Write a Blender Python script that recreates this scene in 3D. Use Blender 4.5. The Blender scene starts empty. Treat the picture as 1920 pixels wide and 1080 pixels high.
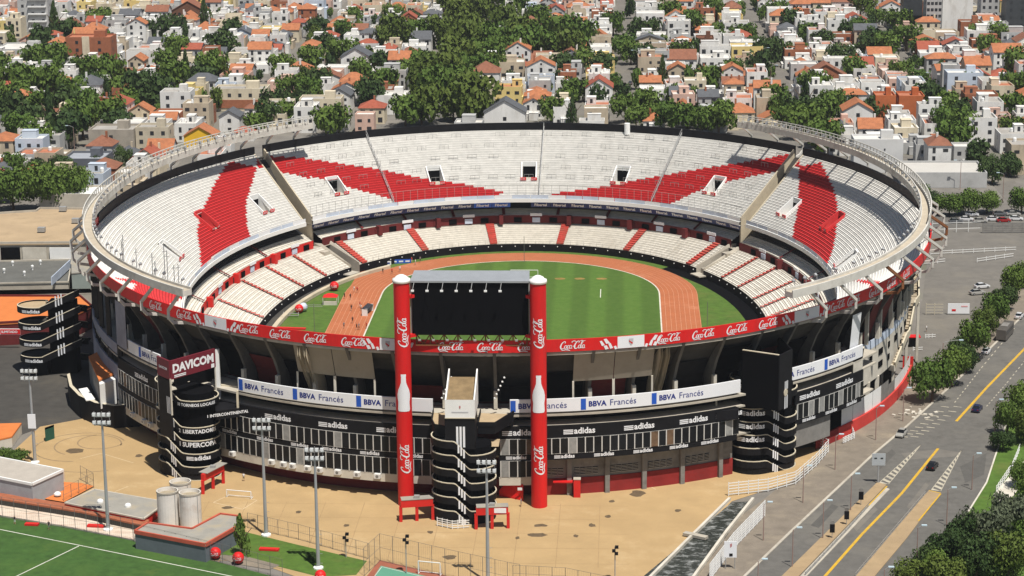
import bpy, bmesh, math, random
from mathutils import Vector, Matrix
R = math.radians
random.seed(7)
SC = bpy.context.scene
COL = SC.collection
# ------------------------------------------------------------------ camera
FPX, TH, PSI, ROLL = 4101.4, 0.248, 0.0519, -0.0094
CAM = Vector((26.633, -512.897, 142.304))
fw = Vector((-math.sin(PSI)*math.cos(TH), math.cos(PSI)*math.cos(TH), -math.sin(TH)))
r0 = Vector((math.cos(PSI), math.sin(PSI), 0)); u0 = r0.cross(fw)
rt = r0*math.cos(ROLL) + u0*math.sin(ROLL); up = u0*math.cos(ROLL) - r0*math.sin(ROLL)
cd = bpy.data.cameras.new('camera'); co = bpy.data.objects.new('camera', cd); COL.objects.link(co)
cd.sensor_width = 36; cd.lens = 36*FPX/1920; cd.clip_start = 1; cd.clip_end = 6000
mw = Matrix((rt, up, -fw)).transposed().to_4x4(); mw.translation = CAM; co.matrix_world = mw
SC.camera = co
# ------------------------------------------------------------------ sky, sun, exposure
SUN = Vector((0.233, -0.376, 1.0)).normalized()
w = bpy.data.worlds.new('World'); SC.world = w; w.use_nodes = True
nt = w.node_tree; bg = nt.nodes['Background']
sky = nt.nodes.new('ShaderNodeTexSky'); sky.sky_type = 'NISHITA'; sky.sun_disc = False
sky.sun_elevation = math.asin(SUN.z); sky.sun_rotation = math.atan2(SUN.x, SUN.y)
nt.links.new(sky.outputs[0], bg.inputs[0]); bg.inputs[1].default_value = 0.053
sl = bpy.data.lights.new('sun', 'SUN'); sl.energy = 5.0; sl.angle = R(0.53); sl.color = (1, .955, .88)
so = bpy.data.objects.new('sun', sl); COL.objects.link(so)
so.rotation_euler = SUN.to_track_quat('Z', 'Y').to_euler(); so.location = (0, 0, 300)
SC.view_settings.view_transform = 'Standard'; SC.view_settings.look = 'None'
SC.view_settings.exposure = 0.14; SC.view_settings.gamma = 1.0
SC.cycles.max_bounces = 4; SC.cycles.diffuse_bounces = 2; SC.cycles.glossy_bounces = 2
SC.cycles.transparent_max_bounces = 4; SC.cycles.use_denoising = True

# ------------------------------------------------------------------ survey helpers: photograph pixel -> place on the ground
def ray(px, py):
    return fw + rt*((px-960)/FPX) - up*((py-540)/FPX)
def G(px, py, z=0.0):
    d = ray(px, py); t = (z-CAM.z)/d.z
    return CAM + d*t
def atY(px, py, Y):
    d = ray(px, py); return CAM + d*((Y-CAM.y)/d.y)
def P2(p):                                        # where a place falls in the photograph (for sorting and labels only)
    d = Vector(p)-CAM; z = d.dot(fw); return 960+FPX*d.dot(rt)/z, 540-FPX*d.dot(up)/z

# ------------------------------------------------------------------ materials
MATS = {}
def mat(name, col, rough=.85, var=.12, scale=.35, metal=0, bump=0, dirt=None, dscale=.05, coords='pos', stretch=None, spec=.3):
    if name in MATS: return MATS[name]
    m = bpy.data.materials.new(name); m.use_nodes = True; MATS[name] = m
    n, l = m.node_tree.nodes, m.node_tree.links
    b = n['Principled BSDF']; b.inputs['Roughness'].default_value = rough; b.inputs['Metallic'].default_value = metal
    b.inputs['Specular IOR Level'].default_value = spec
    if var <= 0 and not dirt:
        b.inputs['Base Color'].default_value = (*col, 1); return m
    if coords == 'pos': src = n.new('ShaderNodeNewGeometry').outputs['Position']
    else: src = n.new('ShaderNodeTexCoord').outputs['Object']
    if stretch:
        mp = n.new('ShaderNodeMapping'); mp.inputs['Scale'].default_value = stretch
        l.new(src, mp.inputs[0]); src = mp.outputs[0]
    tx = n.new('ShaderNodeTexNoise'); tx.inputs['Scale'].default_value = scale; tx.inputs['Detail'].default_value = 5
    tx.inputs['Roughness'].default_value = .65
    l.new(src, tx.inputs['Vector'])
    rp = n.new('ShaderNodeValToRGB'); e = rp.color_ramp.elements
    e[0].position = .3; e[0].color = (*[c*(1-var) for c in col], 1)
    e[1].position = .7; e[1].color = (*[min(c*(1+var), 1) for c in col], 1)
    l.new(tx.outputs[0], rp.inputs[0]); out = rp.outputs[0]
    if dirt:
        t2 = n.new('ShaderNodeTexNoise'); t2.inputs['Scale'].default_value = dscale; t2.inputs['Detail'].default_value = 8
        t2.inputs['Roughness'].default_value = .7
        l.new(src, t2.inputs['Vector'])
        r2 = n.new('ShaderNodeValToRGB'); r2.color_ramp.elements[0].position = .5; r2.color_ramp.elements[1].position = .72
        l.new(t2.outputs[0], r2.inputs[0])
        mx = n.new('ShaderNodeMix'); mx.data_type = 'RGBA'; l.new(r2.outputs[0], mx.inputs[0])
        l.new(out, mx.inputs[6]); mx.inputs[7].default_value = (*dirt, 1); out = mx.outputs[2]
    l.new(out, b.inputs['Base Color'])
    if bump:
        bp = n.new('ShaderNodeBump'); bp.inputs['Strength'].default_value = bump; bp.inputs['Distance'].default_value = .3
        l.new(tx.outputs[0], bp.inputs['Height']); l.new(bp.outputs[0], b.inputs['Normal'])
    return m
WHITE = mat('white_seat', (.75, .73, .685), .7, .07, .6, dirt=(.55, .53, .48), dscale=.12)
CREAM = mat('cream_seat', (.73, .69, .61), .75, .10, .8, dirt=(.47, .42, .34), dscale=.15)
RED = mat('red_seat', (.66, .04, .042), .65, .10, .5, dirt=(.52, .05, .05), dscale=.15)
SHADESEAT = mat('shaded_seat', (.025, .027, .032), .6, .2, .7)  # shade under the upper deck, put into the middle tier's seat colour
CONC = mat('concrete', (.46, .42, .35), .9, .14, .3, dirt=(.30, .27, .22), dscale=.1)
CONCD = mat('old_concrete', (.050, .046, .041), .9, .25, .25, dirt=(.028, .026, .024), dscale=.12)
RIBM = mat('rib_concrete', (.125, .117, .105), .9, .2, .4)
CONCL = mat('pale_concrete', (.60, .56, .48), .85, .1, .4, dirt=(.42, .38, .31), dscale=.12)
BLACK = mat('black_paint', (.009, .009, .011), .6, .3, .5, spec=.15)
WRISE = mat('white_riser_shade', (.60, .585, .55), .75, .1, .6)  # risers darker than seats: shadow lines between rows put into the colour
RRISE = mat('red_riser_shade', (.40, .02, .022), .7, .1, .6)
CRISE = mat('cream_riser_shade', (.58, .545, .475), .8, .12, .8)
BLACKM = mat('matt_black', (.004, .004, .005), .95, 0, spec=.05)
RINGM = mat('ring_concrete', (.60, .58, .53), .85, .1, .4, dirt=(.38, .36, .32), dscale=.15)
CAP = mat('cream_coping', (.56, .50, .38), .8, .1, .6)
WPAINT = mat('white_paint', (.80, .80, .78), .6, .05, .5)
WSIGN = mat('white_sign', (.80, .81, .83), .5, .02, .3)
REDP = mat('red_paint', (.60, .022, .018), .5, .1, .3)
REDC = mat('red_gloss', (.66, .014, .014), .5, .08, .5, dirt=(.50, .02, .02), dscale=.4, stretch=(1, 1, .15))
REDW = mat('red_wall', (.26, .022, .02), .8, .2, .25, dirt=(.17, .02, .018), dscale=.1)
MAROON = mat('maroon_wall', (.13, .018, .018), .8, .2, .3)
NAVY = mat('navy_board', (.012, .025, .13), .5, .1, .3)
BLUE = mat('blue_board', (.02, .10, .50), .5, .05, .3)
NAVYTXT = mat('navy_lettering', (.02, .035, .22), .5, 0)
PALEB = mat('pale_blue_board', (.55, .62, .74), .6, .15, .25)
GLASS = mat('dark_glass', (.010, .011, .013), .3, .5, .25, spec=.2)
PALEM = mat('pale_mullion', (.58, .57, .54), .6, .1, .8)
METAL = mat('grey_metal', (.38, .38, .37), .5, .1, .5, metal=.3)
GALV = mat('galvanised_steel', (.42, .44, .46), .45, .08, .4, metal=.4)
RUST = mat('rusty_steel', (.23, .09, .035), .8, .3, .8)
GREYW = mat('grey_block_wall', (.22, .21, .195), .9, .15, .6, dirt=(.13, .12, .11), dscale=.25)
TAN = mat('plaza_dirt', (.415, .285, .14), .95, .10, .12, dirt=(.38, .26, .125), dscale=.035)
def speckle(m, col, scale, thr, amt):
    n, l = m.node_tree.nodes, m.node_tree.links; b = n['Principled BSDF']; src = b.inputs['Base Color'].links[0].from_socket
    g = n.new('ShaderNodeNewGeometry'); v = n.new('ShaderNodeTexNoise'); v.inputs['Scale'].default_value = scale; v.inputs['Detail'].default_value = 9; v.inputs['Roughness'].default_value = .75
    l.new(g.outputs['Position'], v.inputs['Vector']); r = n.new('ShaderNodeValToRGB'); r.color_ramp.elements[0].position = thr; r.color_ramp.elements[1].position = thr+.12
    r.color_ramp.elements[1].color = (amt, amt, amt, 1); l.new(v.outputs[0], r.inputs[0]); x = n.new('ShaderNodeMix'); x.data_type = 'RGBA'
    l.new(r.outputs[0], x.inputs[0]); l.new(src, x.inputs[6]); x.inputs[7].default_value = (*col, 1); l.new(x.outputs[2], b.inputs['Base Color'])
speckle(TAN, (.24, .17, .095), .3, .62, .5); speckle(TAN, (.52, .40, .24), .06, .55, .35)
ASPH = mat('asphalt', (.125, .119, .108), .95, .16, .5, dirt=(.175, .163, .14), dscale=.05)
ASPHD = mat('dark_asphalt', (.06, .056, .05), .95, .2, .3, dirt=(.10, .088, .07), dscale=.06)
ASPHL = mat('worn_asphalt', (.16, .148, .13), .95, .14, .25, dirt=(.21, .19, .155), dscale=.05)
PAVE = mat('pavement', (.20, .17, .135), .95, .16, .4, dirt=(.31, .26, .19), dscale=.09); speckle(PAVE, (.09, .075, .06), .2, .6, .9); speckle(ASPH, (.075, .07, .062), .11, .58, .7); speckle(ASPH, (.2, .19, .165), .35, .66, .6)
GROUNDM = mat('city_ground', (.19, .175, .155), .95, .25, .08, dirt=(.10, .11, .06), dscale=.02)
TRACKM = mat('clay_track', (.40, .128, .052), .9, .08, .3, dirt=(.45, .15, .07), dscale=.08)
CLAY = mat('orange_clay', (.60, .185, .05), .9, .08, .4)
LAWN = mat('lawn', (.072, .135, .020), .95, .25, .5, dirt=(.115, .145, .032), dscale=.12)
LAWND = mat('training_lawn', (.043, .098, .020), .95, .25, .6, dirt=(.065, .125, .024), dscale=.1)
LINEM = mat('line_paint', (.66, .65, .58), .8, .1, .8, dirt=(.4, .38, .33), dscale=.4)
LANEM = mat('lane_paint', (.56, .27, .16), .9, .1, .8)
YLINE = mat('yellow_line', (.58, .35, .03), .8, .1, .8, dirt=(.36, .25, .08), dscale=.5)
HATCH = mat('worn_hatch', (.46, .42, .33), .85, .15, 1.2, dirt=(.22, .2, .17), dscale=.7)
COURT = mat('court_green', (.10, .28, .19), .8, .06, .4)
WATER = mat('channel_water', (.03, .035, .03), .25, .5, 1.2, dirt=(.45, .46, .45), dscale=.5, stretch=(1, 1.6, 1))
def grass_stripes():
    m = mat('pitch_grass', (.1, .17, .03), .95, .2, .5)
    n, l = m.node_tree.nodes, m.node_tree.links
    rp = [x for x in n if x.type == 'VALTORGB'][0]
    rp.color_ramp.elements[0].color = (.062, .128, .018, 1); rp.color_ramp.elements[1].color = (.088, .158, .026, 1)
    g = n.new('ShaderNodeNewGeometry'); sp = n.new('ShaderNodeSeparateXYZ'); l.new(g.outputs['Position'], sp.inputs[0])
    a = n.new('ShaderNodeMath'); a.operation = 'MULTIPLY'; a.inputs[1].default_value = 2*math.pi/9.0; l.new(sp.outputs[0], a.inputs[0])
    s = n.new('ShaderNodeMath'); s.operation = 'SINE'; l.new(a.outputs[0], s.inputs[0])
    mr = n.new('ShaderNodeMapRange'); mr.inputs[1].default_value = -.4; mr.inputs[2].default_value = .4
    mr.inputs[3].default_value = .84; mr.inputs[4].default_value = 1.05; l.new(s.outputs[0], mr.inputs[0])
    mx = n.new('ShaderNodeMix'); mx.data_type = 'RGBA'; mx.blend_type = 'MULTIPLY'; mx.inputs[0].default_value = 1
    l.new(rp.outputs[0], mx.inputs[6]); cb = n.new('ShaderNodeCombineColor')
    for i in range(3): l.new(mr.outputs[0], cb.inputs[i])
    l.new(cb.outputs[0], mx.inputs[7]); l.new(mx.outputs[2], n['Principled BSDF'].inputs['Base Color'])
    return m
PITCHM = grass_stripes(); speckle(PITCHM, (.13, .13, .03), .12, .6, .55); speckle(LAWND, (.075, .11, .02), .15, .58, .7); speckle(TRACKM, (.36, .125, .06), .25, .6, .7); speckle(TRACKM, (.60, .27, .15), .05, .56, .5)
def leafmat(name, c1, c2):
    m = bpy.data.materials.new(name); m.use_nodes = True; MATS[name] = m
    n, l = m.node_tree.nodes, m.node_tree.links; b = n['Principled BSDF']; b.inputs['Roughness'].default_value = .7
    b.inputs['Specular IOR Level'].default_value = .2
    g = n.new('ShaderNodeNewGeometry'); oi = n.new('ShaderNodeObjectInfo')
    ad = n.new('ShaderNodeMath'); ad.operation = 'ADD'; l.new(g.outputs['Random Per Island'], ad.inputs[0]); l.new(oi.outputs['Random'], ad.inputs[1])
    hf = n.new('ShaderNodeMath'); hf.operation = 'MULTIPLY'; hf.inputs[1].default_value = .5; l.new(ad.outputs[0], hf.inputs[0])
    mx = n.new('ShaderNodeMix'); mx.data_type = 'RGBA'; l.new(hf.outputs[0], mx.inputs[0])
    mx.inputs[6].default_value = (*c1, 1); mx.inputs[7].default_value = (*c2, 1); l.new(mx.outputs[2], b.inputs['Base Color'])
    return m
LEAF = [leafmat('leaf_green', (.050, .100, .015), (.115, .17, .03)), leafmat('leaf_dark', (.027, .056, .015), (.060, .095, .024)),
        leafmat('leaf_olive', (.055, .09, .014), (.11, .145, .026)), leafmat('leaf_grey', (.075, .095, .055), (.13, .15, .085))]
BARK = mat('bark', (.11, .08, .055), .9, .2, 2)

# ------------------------------------------------------------------ mesh helpers
class MB:
    def __init__(s): s.v, s.f, s.m = [], [], []
    def add(s, vs, fs, m=0):
        o = len(s.v); s.v += [tuple(x) for x in vs]
        for f in fs: s.f.append(tuple(i+o for i in f)); s.m.append(m)
        return s
    def quad(s, a, b, c, d, m=0): return s.add([a, b, c, d], [(0, 1, 2, 3)], m)
    def poly(s, pts, m=0): return s.add(pts, [tuple(range(len(pts)))], m)
    def box(s, c, d, rz=0, m=0):
        cx, cy, cz = c; x, y, z = d[0]/2, d[1]/2, d[2]/2; k, q = math.cos(rz), math.sin(rz)
        vs = [(cx+a*x*k-b*y*q, cy+a*x*q+b*y*k, cz+e*z) for e in (-1, 1) for a, b in ((-1, -1), (1, -1), (1, 1), (-1, 1))]
        return s.add(vs, [(3, 2, 1, 0), (4, 5, 6, 7), (0, 1, 5, 4), (1, 2, 6, 5), (2, 3, 7, 6), (3, 0, 4, 7)], m)
    def prism(s, pts, z0, z1, m=0, mt=None, bottom=True):   # pts counter-clockwise
        n = len(pts); vs = [(p[0], p[1], z0) for p in pts]+[(p[0], p[1], z1) for p in pts]
        s.add(vs, [(i, (i+1) % n, n+(i+1) % n, n+i) for i in range(n)], m)
        s.add([(p[0], p[1], z1) for p in pts], [tuple(range(n))], m if mt is None else mt)
        if bottom: s.add([(p[0], p[1], z0) for p in pts], [tuple(range(n-1, -1, -1))], m)
        return s
    def tube(s, a, b, r, n=6, m=0, r2=None, caps=True):
        a, b = Vector(a), Vector(b); d = b-a
        if d.length < 1e-6: return s
        d.normalize(); u = d.orthogonal().normalized(); v = d.cross(u); r2 = r if r2 is None else r2
        vs = [a+(u*math.cos(2*math.pi*i/n)+v*math.sin(2*math.pi*i/n))*r for i in range(n)]
        vs += [b+(u*math.cos(2*math.pi*i/n)+v*math.sin(2*math.pi*i/n))*r2 for i in range(n)]
        fs = [(i, (i+1) % n, n+(i+1) % n, n+i) for i in range(n)]
        if caps: fs += [tuple(range(n-1, -1, -1)), tuple(range(n, 2*n))]
        return s.add(vs, fs, m)
    def bar(s, a, b, w, h, m=0):                             # rectangular bar between two points
        a, b = Vector(a), Vector(b); d = (b-a).normalized(); sd = d.cross(Vector((0, 0, 1)))
        sd = Vector((1, 0, 0)) if sd.length < 1e-4 else sd.normalized(); t = sd.cross(d)
        vs = [p+sd*i*w/2+t*j*h/2 for p in (a, b) for i, j in ((-1, -1), (1, -1), (1, 1), (-1, 1))]
        return s.add(vs, [(0, 1, 2, 3), (7, 6, 5, 4), (0, 4, 5, 1), (1, 5, 6, 2), (2, 6, 7, 3), (3, 7, 4, 0)], m)
    def strip(s, A, B, m=0, closed=False):                   # quads between two equal-length rows of points
        n = len(A); fs = [(i, i+1, n+i+1, n+i) for i in range(n-1)]
        if closed: fs.append((n-1, 0, n, 2*n-1))
        return s.add(list(A)+list(B), fs, m)
    def lathe(s, prof, c=(0, 0, 0), n=12, m=0):
        vs = []
        for r, z in prof: vs += [(c[0]+r*math.cos(2*math.pi*i/n), c[1]+r*math.sin(2*math.pi*i/n), c[2]+z) for i in range(n)]
        fs = [(k*n+i, k*n+(i+1) % n, (k+1)*n+(i+1) % n, (k+1)*n+i) for k in range(len(prof)-1) for i in range(n)]
        return s.add(vs, fs, m)
    def build(s, name, mats, parent=None, base=None, smooth=False):
        me = bpy.data.meshes.new(name); me.from_pydata(s.v, [], s.f)
        for x in (mats if isinstance(mats, (list, tuple)) else [mats]): me.materials.append(x)
        if any(s.m): me.polygons.foreach_set('material_index', s.m)
        if smooth: me.polygons.foreach_set('use_smooth', [True]*len(s.f))
        me.update(); o = bpy.data.objects.new(name, me); COL.objects.link(o)
        if parent is not None:
            o.parent = parent
            if base is None: base = parent.get('_b')
            if base is not None: o.matrix_parent_inverse = Matrix.Translation(-Vector(base))
        return o
def tag(o, label, cat, group=None):
    o['label'] = label; o['category'] = cat
    if group: o['group'] = group
    return o
def thing(name, label, cat, loc=(0, 0, 0), group=None, rz=0, world=True):
    o = bpy.data.objects.new(name, None); COL.objects.link(o); o.location = loc; o.rotation_euler = (0, 0, rz)
    o.empty_display_size = .5
    if world: o['_b'] = tuple(loc)       # parts of this thing are given in world coordinates
    return tag(o, label, cat, group)
def sheet(name, pts, z, m, kind='structure'):
    o = MB().poly([(p[0], p[1], z) for p in pts]).build(name, m); o['kind'] = kind; return o
def part_of(o, parent, loc=None):        # part built in world coordinates under a thing or a part standing at 'loc'
    o.parent = parent
    return o
def copy_tree(o, parent=None, loc=None, rz=None, sc=None):
    c = o.copy(); COL.objects.link(c)
    if parent is not None: c.parent = parent; c.matrix_parent_inverse = o.matrix_parent_inverse.copy()
    if loc is not None: c.location = loc
    if rz is not None: c.rotation_euler = (0, 0, rz)
    if sc is not None: c.scale = sc if hasattr(sc, '__len__') else (sc, sc, sc)
    for ch in KIDS.get(o.name, []): copy_tree_child(ch, c)
    return c
KIDS = {}
def copy_tree_child(ch, parent):
    d = ch.copy(); COL.objects.link(d); d.parent = parent
    for g in KIDS.get(ch.name, []): copy_tree_child(g, d)
def local(mb, name, mats, parent, smooth=False, loc=None):   # part in its thing's own coordinates, remembered for copying
    o = mb.build(name, mats, None, smooth=smooth); o.parent = parent
    if loc: o.location = loc
    KIDS.setdefault(parent.name, []).append(o); return o
def reuse(src, name, parent, loc=(0, 0, 0), rz=0, sc=None):
    o = bpy.data.objects.new(name, src.data); COL.objects.link(o); o.parent = parent; o.location = loc; o.rotation_euler = (0, 0, rz)
    if sc: o.scale = sc
    KIDS.setdefault(parent.name, []).append(o); return o
ORD = 'first second third fourth fifth sixth seventh eighth ninth tenth eleventh twelfth thirteenth fourteenth fifteenth sixteenth seventeenth eighteenth nineteenth twentieth'.split()
def nth(i):
    if i < 20: return ORD[i]
    k = i+1
    return f"{k}{'th' if k % 100 in (11, 12, 13) else {1: 'st', 2: 'nd', 3: 'rd'}.get(k % 10, 'th')}"

# ------------------------------------------------------------------ lettering (2-D shapes: verts, faces)
TXT = {}
def text2d(s, bold=0.0):
    k = (s, bold)
    if k in TXT: return TXT[k]
    c = bpy.data.curves.new('lettering', 'FONT'); c.body = s; c.offset = bold; c.resolution_u = 2
    o = bpy.data.objects.new('lettering', c); COL.objects.link(o)
    bpy.context.view_layer.update()
    me = bpy.data.meshes.new_from_object(o.evaluated_get(bpy.context.evaluated_depsgraph_get()))
    vs = [(v.co.x, v.co.y) for v in me.vertices]; fs = [tuple(p.vertices) for p in me.polygons]
    bpy.data.objects.remove(o); bpy.data.meshes.remove(me); bpy.data.curves.remove(c)
    x0, x1 = min(v[0] for v in vs), max(v[0] for v in vs); y0, y1 = min(v[1] for v in vs), max(v[1] for v in vs)
    TXT[k] = ([((x-x0)/(y1-y0), (y-y0)/(y1-y0)) for x, y in vs], fs, (x1-x0)/(y1-y0)); return TXT[k]
def catmull(pts, k=5, closed=False):
    n = len(pts); out = []
    rng = range(n if closed else n-1)
    g = (lambda i: pts[i % n]) if closed else (lambda i: pts[max(0, min(n-1, i))])
    for i in rng:
        a, b, c, d = g(i-1), g(i), g(i+1), g(i+2)
        for j in range(k):
            t = j/k
            out.append(tuple(.5*((2*b[q])+(-a[q]+c[q])*t+(2*a[q]-5*b[q]+4*c[q]-d[q])*t*t+(-a[q]+3*b[q]-3*c[q]+d[q])*t**3) for q in range(len(b))))
    out.append(tuple(g(0) if closed else pts[-1])); return out
def script_logo():
    if 'logo' in TXT: return TXT['logo']
    S = []
    def st(pts, closed=False): S.append(catmull(pts, 5, closed))
    def o_(x, y, rx=.16, ry=.25, w=.09):
        st([(x+rx*math.cos(a), y+ry*math.sin(a), w*(.55+.6*abs(math.cos(a)))) for a in [2*math.pi*i/10 for i in range(10)]], True)
    def a_(x):
        o_(x, .27); st([(x+.17, .5, .06), (x+.16, .25, .1), (x+.2, .05, .08), (x+.33, .1, .03)])
    # capital C with the tail that runs below the word
    st([(.62, .78, .04), (.66, 1.0, .09), (.48, 1.1, .09), (.2, .86, .13), (.08, .42, .17), (.2, .04, .13), (.48, .02, .09), (.72, .2, .03)])
    o_(.84, .27)
    st([(1.34, .44, .06), (1.24, .52, .08), (1.1, .4, .1), (1.07, .2, .11), (1.18, .03, .08), (1.38, .14, .03)])
    a_(1.54)
    st([(.22, -.08, .03), (.5, -.22, .08), (.95, -.14, .1), (1.35, -.2, .1), (1.62, -.3, .03)])
    st([(1.86, .34, .08), (2.06, .38, .08)])
    st([(2.66, .78, .04), (2.72, 1.02, .09), (2.52, 1.12, .09), (2.26, .86, .13), (2.14, .42, .17), (2.26, .04, .13), (2.52, .02, .09), (2.76, .2, .03)])
    st([(2.3, 1.02, .04), (1.95, 1.16, .08), (1.62, 1.04, .08), (1.72, .86, .03)])
    o_(2.88, .27)
    st([(3.04, .4, .03), (3.26, .9, .07), (3.2, 1.12, .07), (3.09, .9, .1), (3.08, .3, .11), (3.16, .04, .08), (3.3, .12, .03)])
    a_(3.46)
    st([(2.72, 1.02, .03), (3.0, 1.2, .07), (3.35, 1.1, .07), (3.62, 1.18, .03)])
    vs, fs = [], []
    for p in S:
        o = len(vs); n = len(p)
        for i in range(n):
            a, b = p[max(0, i-1)], p[min(n-1, i+1)]; dx, dy = b[0]-a[0], b[1]-a[1]; L = math.hypot(dx, dy) or 1
            wx, wy = -dy/L*p[i][2]*.62, dx/L*p[i][2]*.62
            for q in (1, -1):
                x, y = p[i][0]+q*wx, p[i][1]+q*wy; vs.append((x+.22*y, y))
        fs += [(o+2*i, o+2*i+1, o+2*i+3, o+2*i+2) for i in range(n-1)]
    y0 = min(v[1] for v in vs); y1 = max(v[1] for v in vs); x0 = min(v[0] for v in vs); x1 = max(v[0] for v in vs)
    TXT['logo'] = ([((x-x0)/(y1-y0), (y-y0)/(y1-y0)) for x, y in vs], fs, (x1-x0)/(y1-y0)); return TXT['logo']
def bars2d(n=3, w=2.0):                                       # a stack of horizontal bars, height 1
    vs, fs = [], []; h = 1/(n+(n-1)*.55)
    for i in range(n):
        y = i*h*1.55; o = len(vs); vs += [(0, y), (w, y), (w, y+h), (0, y+h)]; fs.append((o, o+1, o+2, o+3))
    return vs, fs, w
def bars_word(word, bold=.03, w=1.5):
    k = ('bars', word)
    if k in TXT: return TXT[k]
    v1, f1, w1 = bars2d(3, w); v2, f2, w2 = text2d(word, bold)
    v = [(x, y*.72) for x, y in v1]; o = len(v)
    v += [(x+w+.12, y) for x, y in v2]; f = f1+[tuple(i+o for i in q) for q in f2]
    TXT[k] = (v, f, w+.12+w2); return TXT[k]
def lay(mb, shape, fn, m=0):                                  # put a 2-D shape on a surface: fn(u, v) -> point
    vs, fs, _ = shape
    mb.add([fn(x, y) for x, y in vs], fs, m); return mb
# ================================================================== ground, pitch and track
N = 2.1
def EL(phi, a, b):
    c, s = math.cos(phi), math.sin(phi)
    return (math.copysign(abs(c)**(2/N), c)*a, math.copysign(abs(s)**(2/N), s)*b)
def phi_of(x, y, a, b):
    return math.atan2(math.copysign(abs(y/b)**(N/2), y), math.copysign(abs(x/a)**(N/2), x)) % (2*math.pi)
def EP(phi, a, b, z): x, y = EL(phi, a, b); return (x, y, z)
def arcpts(a, b, z, p0, p1, step=1.0):
    n = max(2, int(abs(p1-p0)/R(step))+1); return [EP(p0+(p1-p0)*i/n, a, b, z) for i in range(n+1)]
def cylphi(px, py, a, b):                           # where a sight line first meets the outer wall a, b
    d = ray(px, py); t0, t1 = 280.0, 640.0; f = lambda t: (lambda q: abs(q.x/a)**N+abs(q.y/b)**N-1)(CAM+d*t)
    t = t0
    while t < t1 and f(t) > 0: t += 1.0
    lo, hi = t-1, t
    for _ in range(20):
        mid = (lo+hi)/2
        if f(mid) > 0: lo = mid
        else: hi = mid
    q = CAM+d*hi; return phi_of(q.x, q.y, a, b), q.z
def normal(phi, a, b):
    p, q = EL(phi-.001, a, b), EL(phi+.001, a, b); v = Vector((q[1]-p[1], p[0]-q[0], 0)); return v.normalized()
def arclen(phi, a, b):
    p, q = EL(phi-.005, a, b), EL(phi+.005, a, b); return math.hypot(q[0]-p[0], q[1]-p[1])/.01

sheet('ground', [(-2500, -900), (2500, -900), (2500, 4500), (-2500, 4500)], -.06, GROUNDM)
sheet('plaza', [tuple(G(*q)[:2]) for q in [(-60, 930), (20, 850), (75, 800), (235, 770), (300, 700), (1000, 760), (1300, 800), (1500, 840), (1555, 835), (1480, 905), (1372, 940), (1240, 1085), (1200, 1130), (690, 1130), (330, 1000), (-60, 940)]], 0, TAN)
# inside of the bowl
sheet('inner_lawn', [EL(R(i*3), 62.4, 90.9) for i in range(120)], .03, LAWN)
def stadium_pts(r, s=42.2, n=40):
    return [(r*math.cos(a), s+r*math.sin(a)) for a in [math.pi*i/n for i in range(n+1)]] + [(r*math.cos(a), -s+r*math.sin(a)) for a in [math.pi+math.pi*i/n for i in range(n+1)]]
sheet('running_track', stadium_pts(46.3), .07, TRACKM)
sheet('track_straight', [(-46.3, 30), (-36.5, 30), (-36.5, 64), (-45.2, 67)], .09, TRACKM)
sheet('pitch', stadium_pts(36.5), .12, PITCHM)
lm = MB()
for k in range(1, 9):
    r = 36.5+1.22*k-.1; A = stadium_pts(r-.05); B = stadium_pts(r+.05)
    lm.strip([(x, y, .135) for x, y in B], [(x, y, .135) for x, y in A], closed=True)
o = lm.build('lane_line', LANEM); o['kind'] = 'structure'
A = stadium_pts(36.55); B = stadium_pts(36.2)
lm = MB().strip([(x, y, .15) for x, y in A], [(x, y, .15) for x, y in B], closed=True); o = lm.build('track_kerb', CONCL); o['kind'] = 'structure'
lm = MB()
for x, y0, y1 in [(6, 45, 52), (21, 38, 47)]:
    lm.quad((x-.1, y0, .14), (x+.1, y0, .14), (x+.1, y1, .14), (x-.1, y1, .14))
o = lm.build('pitch_line', LINEM); o['kind'] = 'structure'
wear = mat('worn_turf', (.25, .17, .05), .95, .3, .8)
for i, (px, py) in enumerate([(1050, 523.5), (1087, 523.5), (1128, 523.5)]):
    c = G(px, py); sheet('worn_patch', [(c.x+1.5*math.cos(a), c.y+1.1*math.sin(a)) for a in [i*.7 for i in range(9)]], .145, wear)
# moat and kerb between the lawn and the stands
def flat_ring(name, a0, b0, a1, b1, p0, p1, z, m):
    o = MB().strip(arcpts(a1, b1, z, p0, p1), arcpts(a0, b0, z, p0, p1)).build(name, m); o['kind'] = 'structure'; return o
flat_ring('moat', 58.2, 86.5, 62.3, 90.7, R(-70), R(52), .05, BLACKM)
flat_ring('moat', 58.6, 87, 62.3, 90.7, R(128), R(250), .05, ASPHD)

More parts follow.
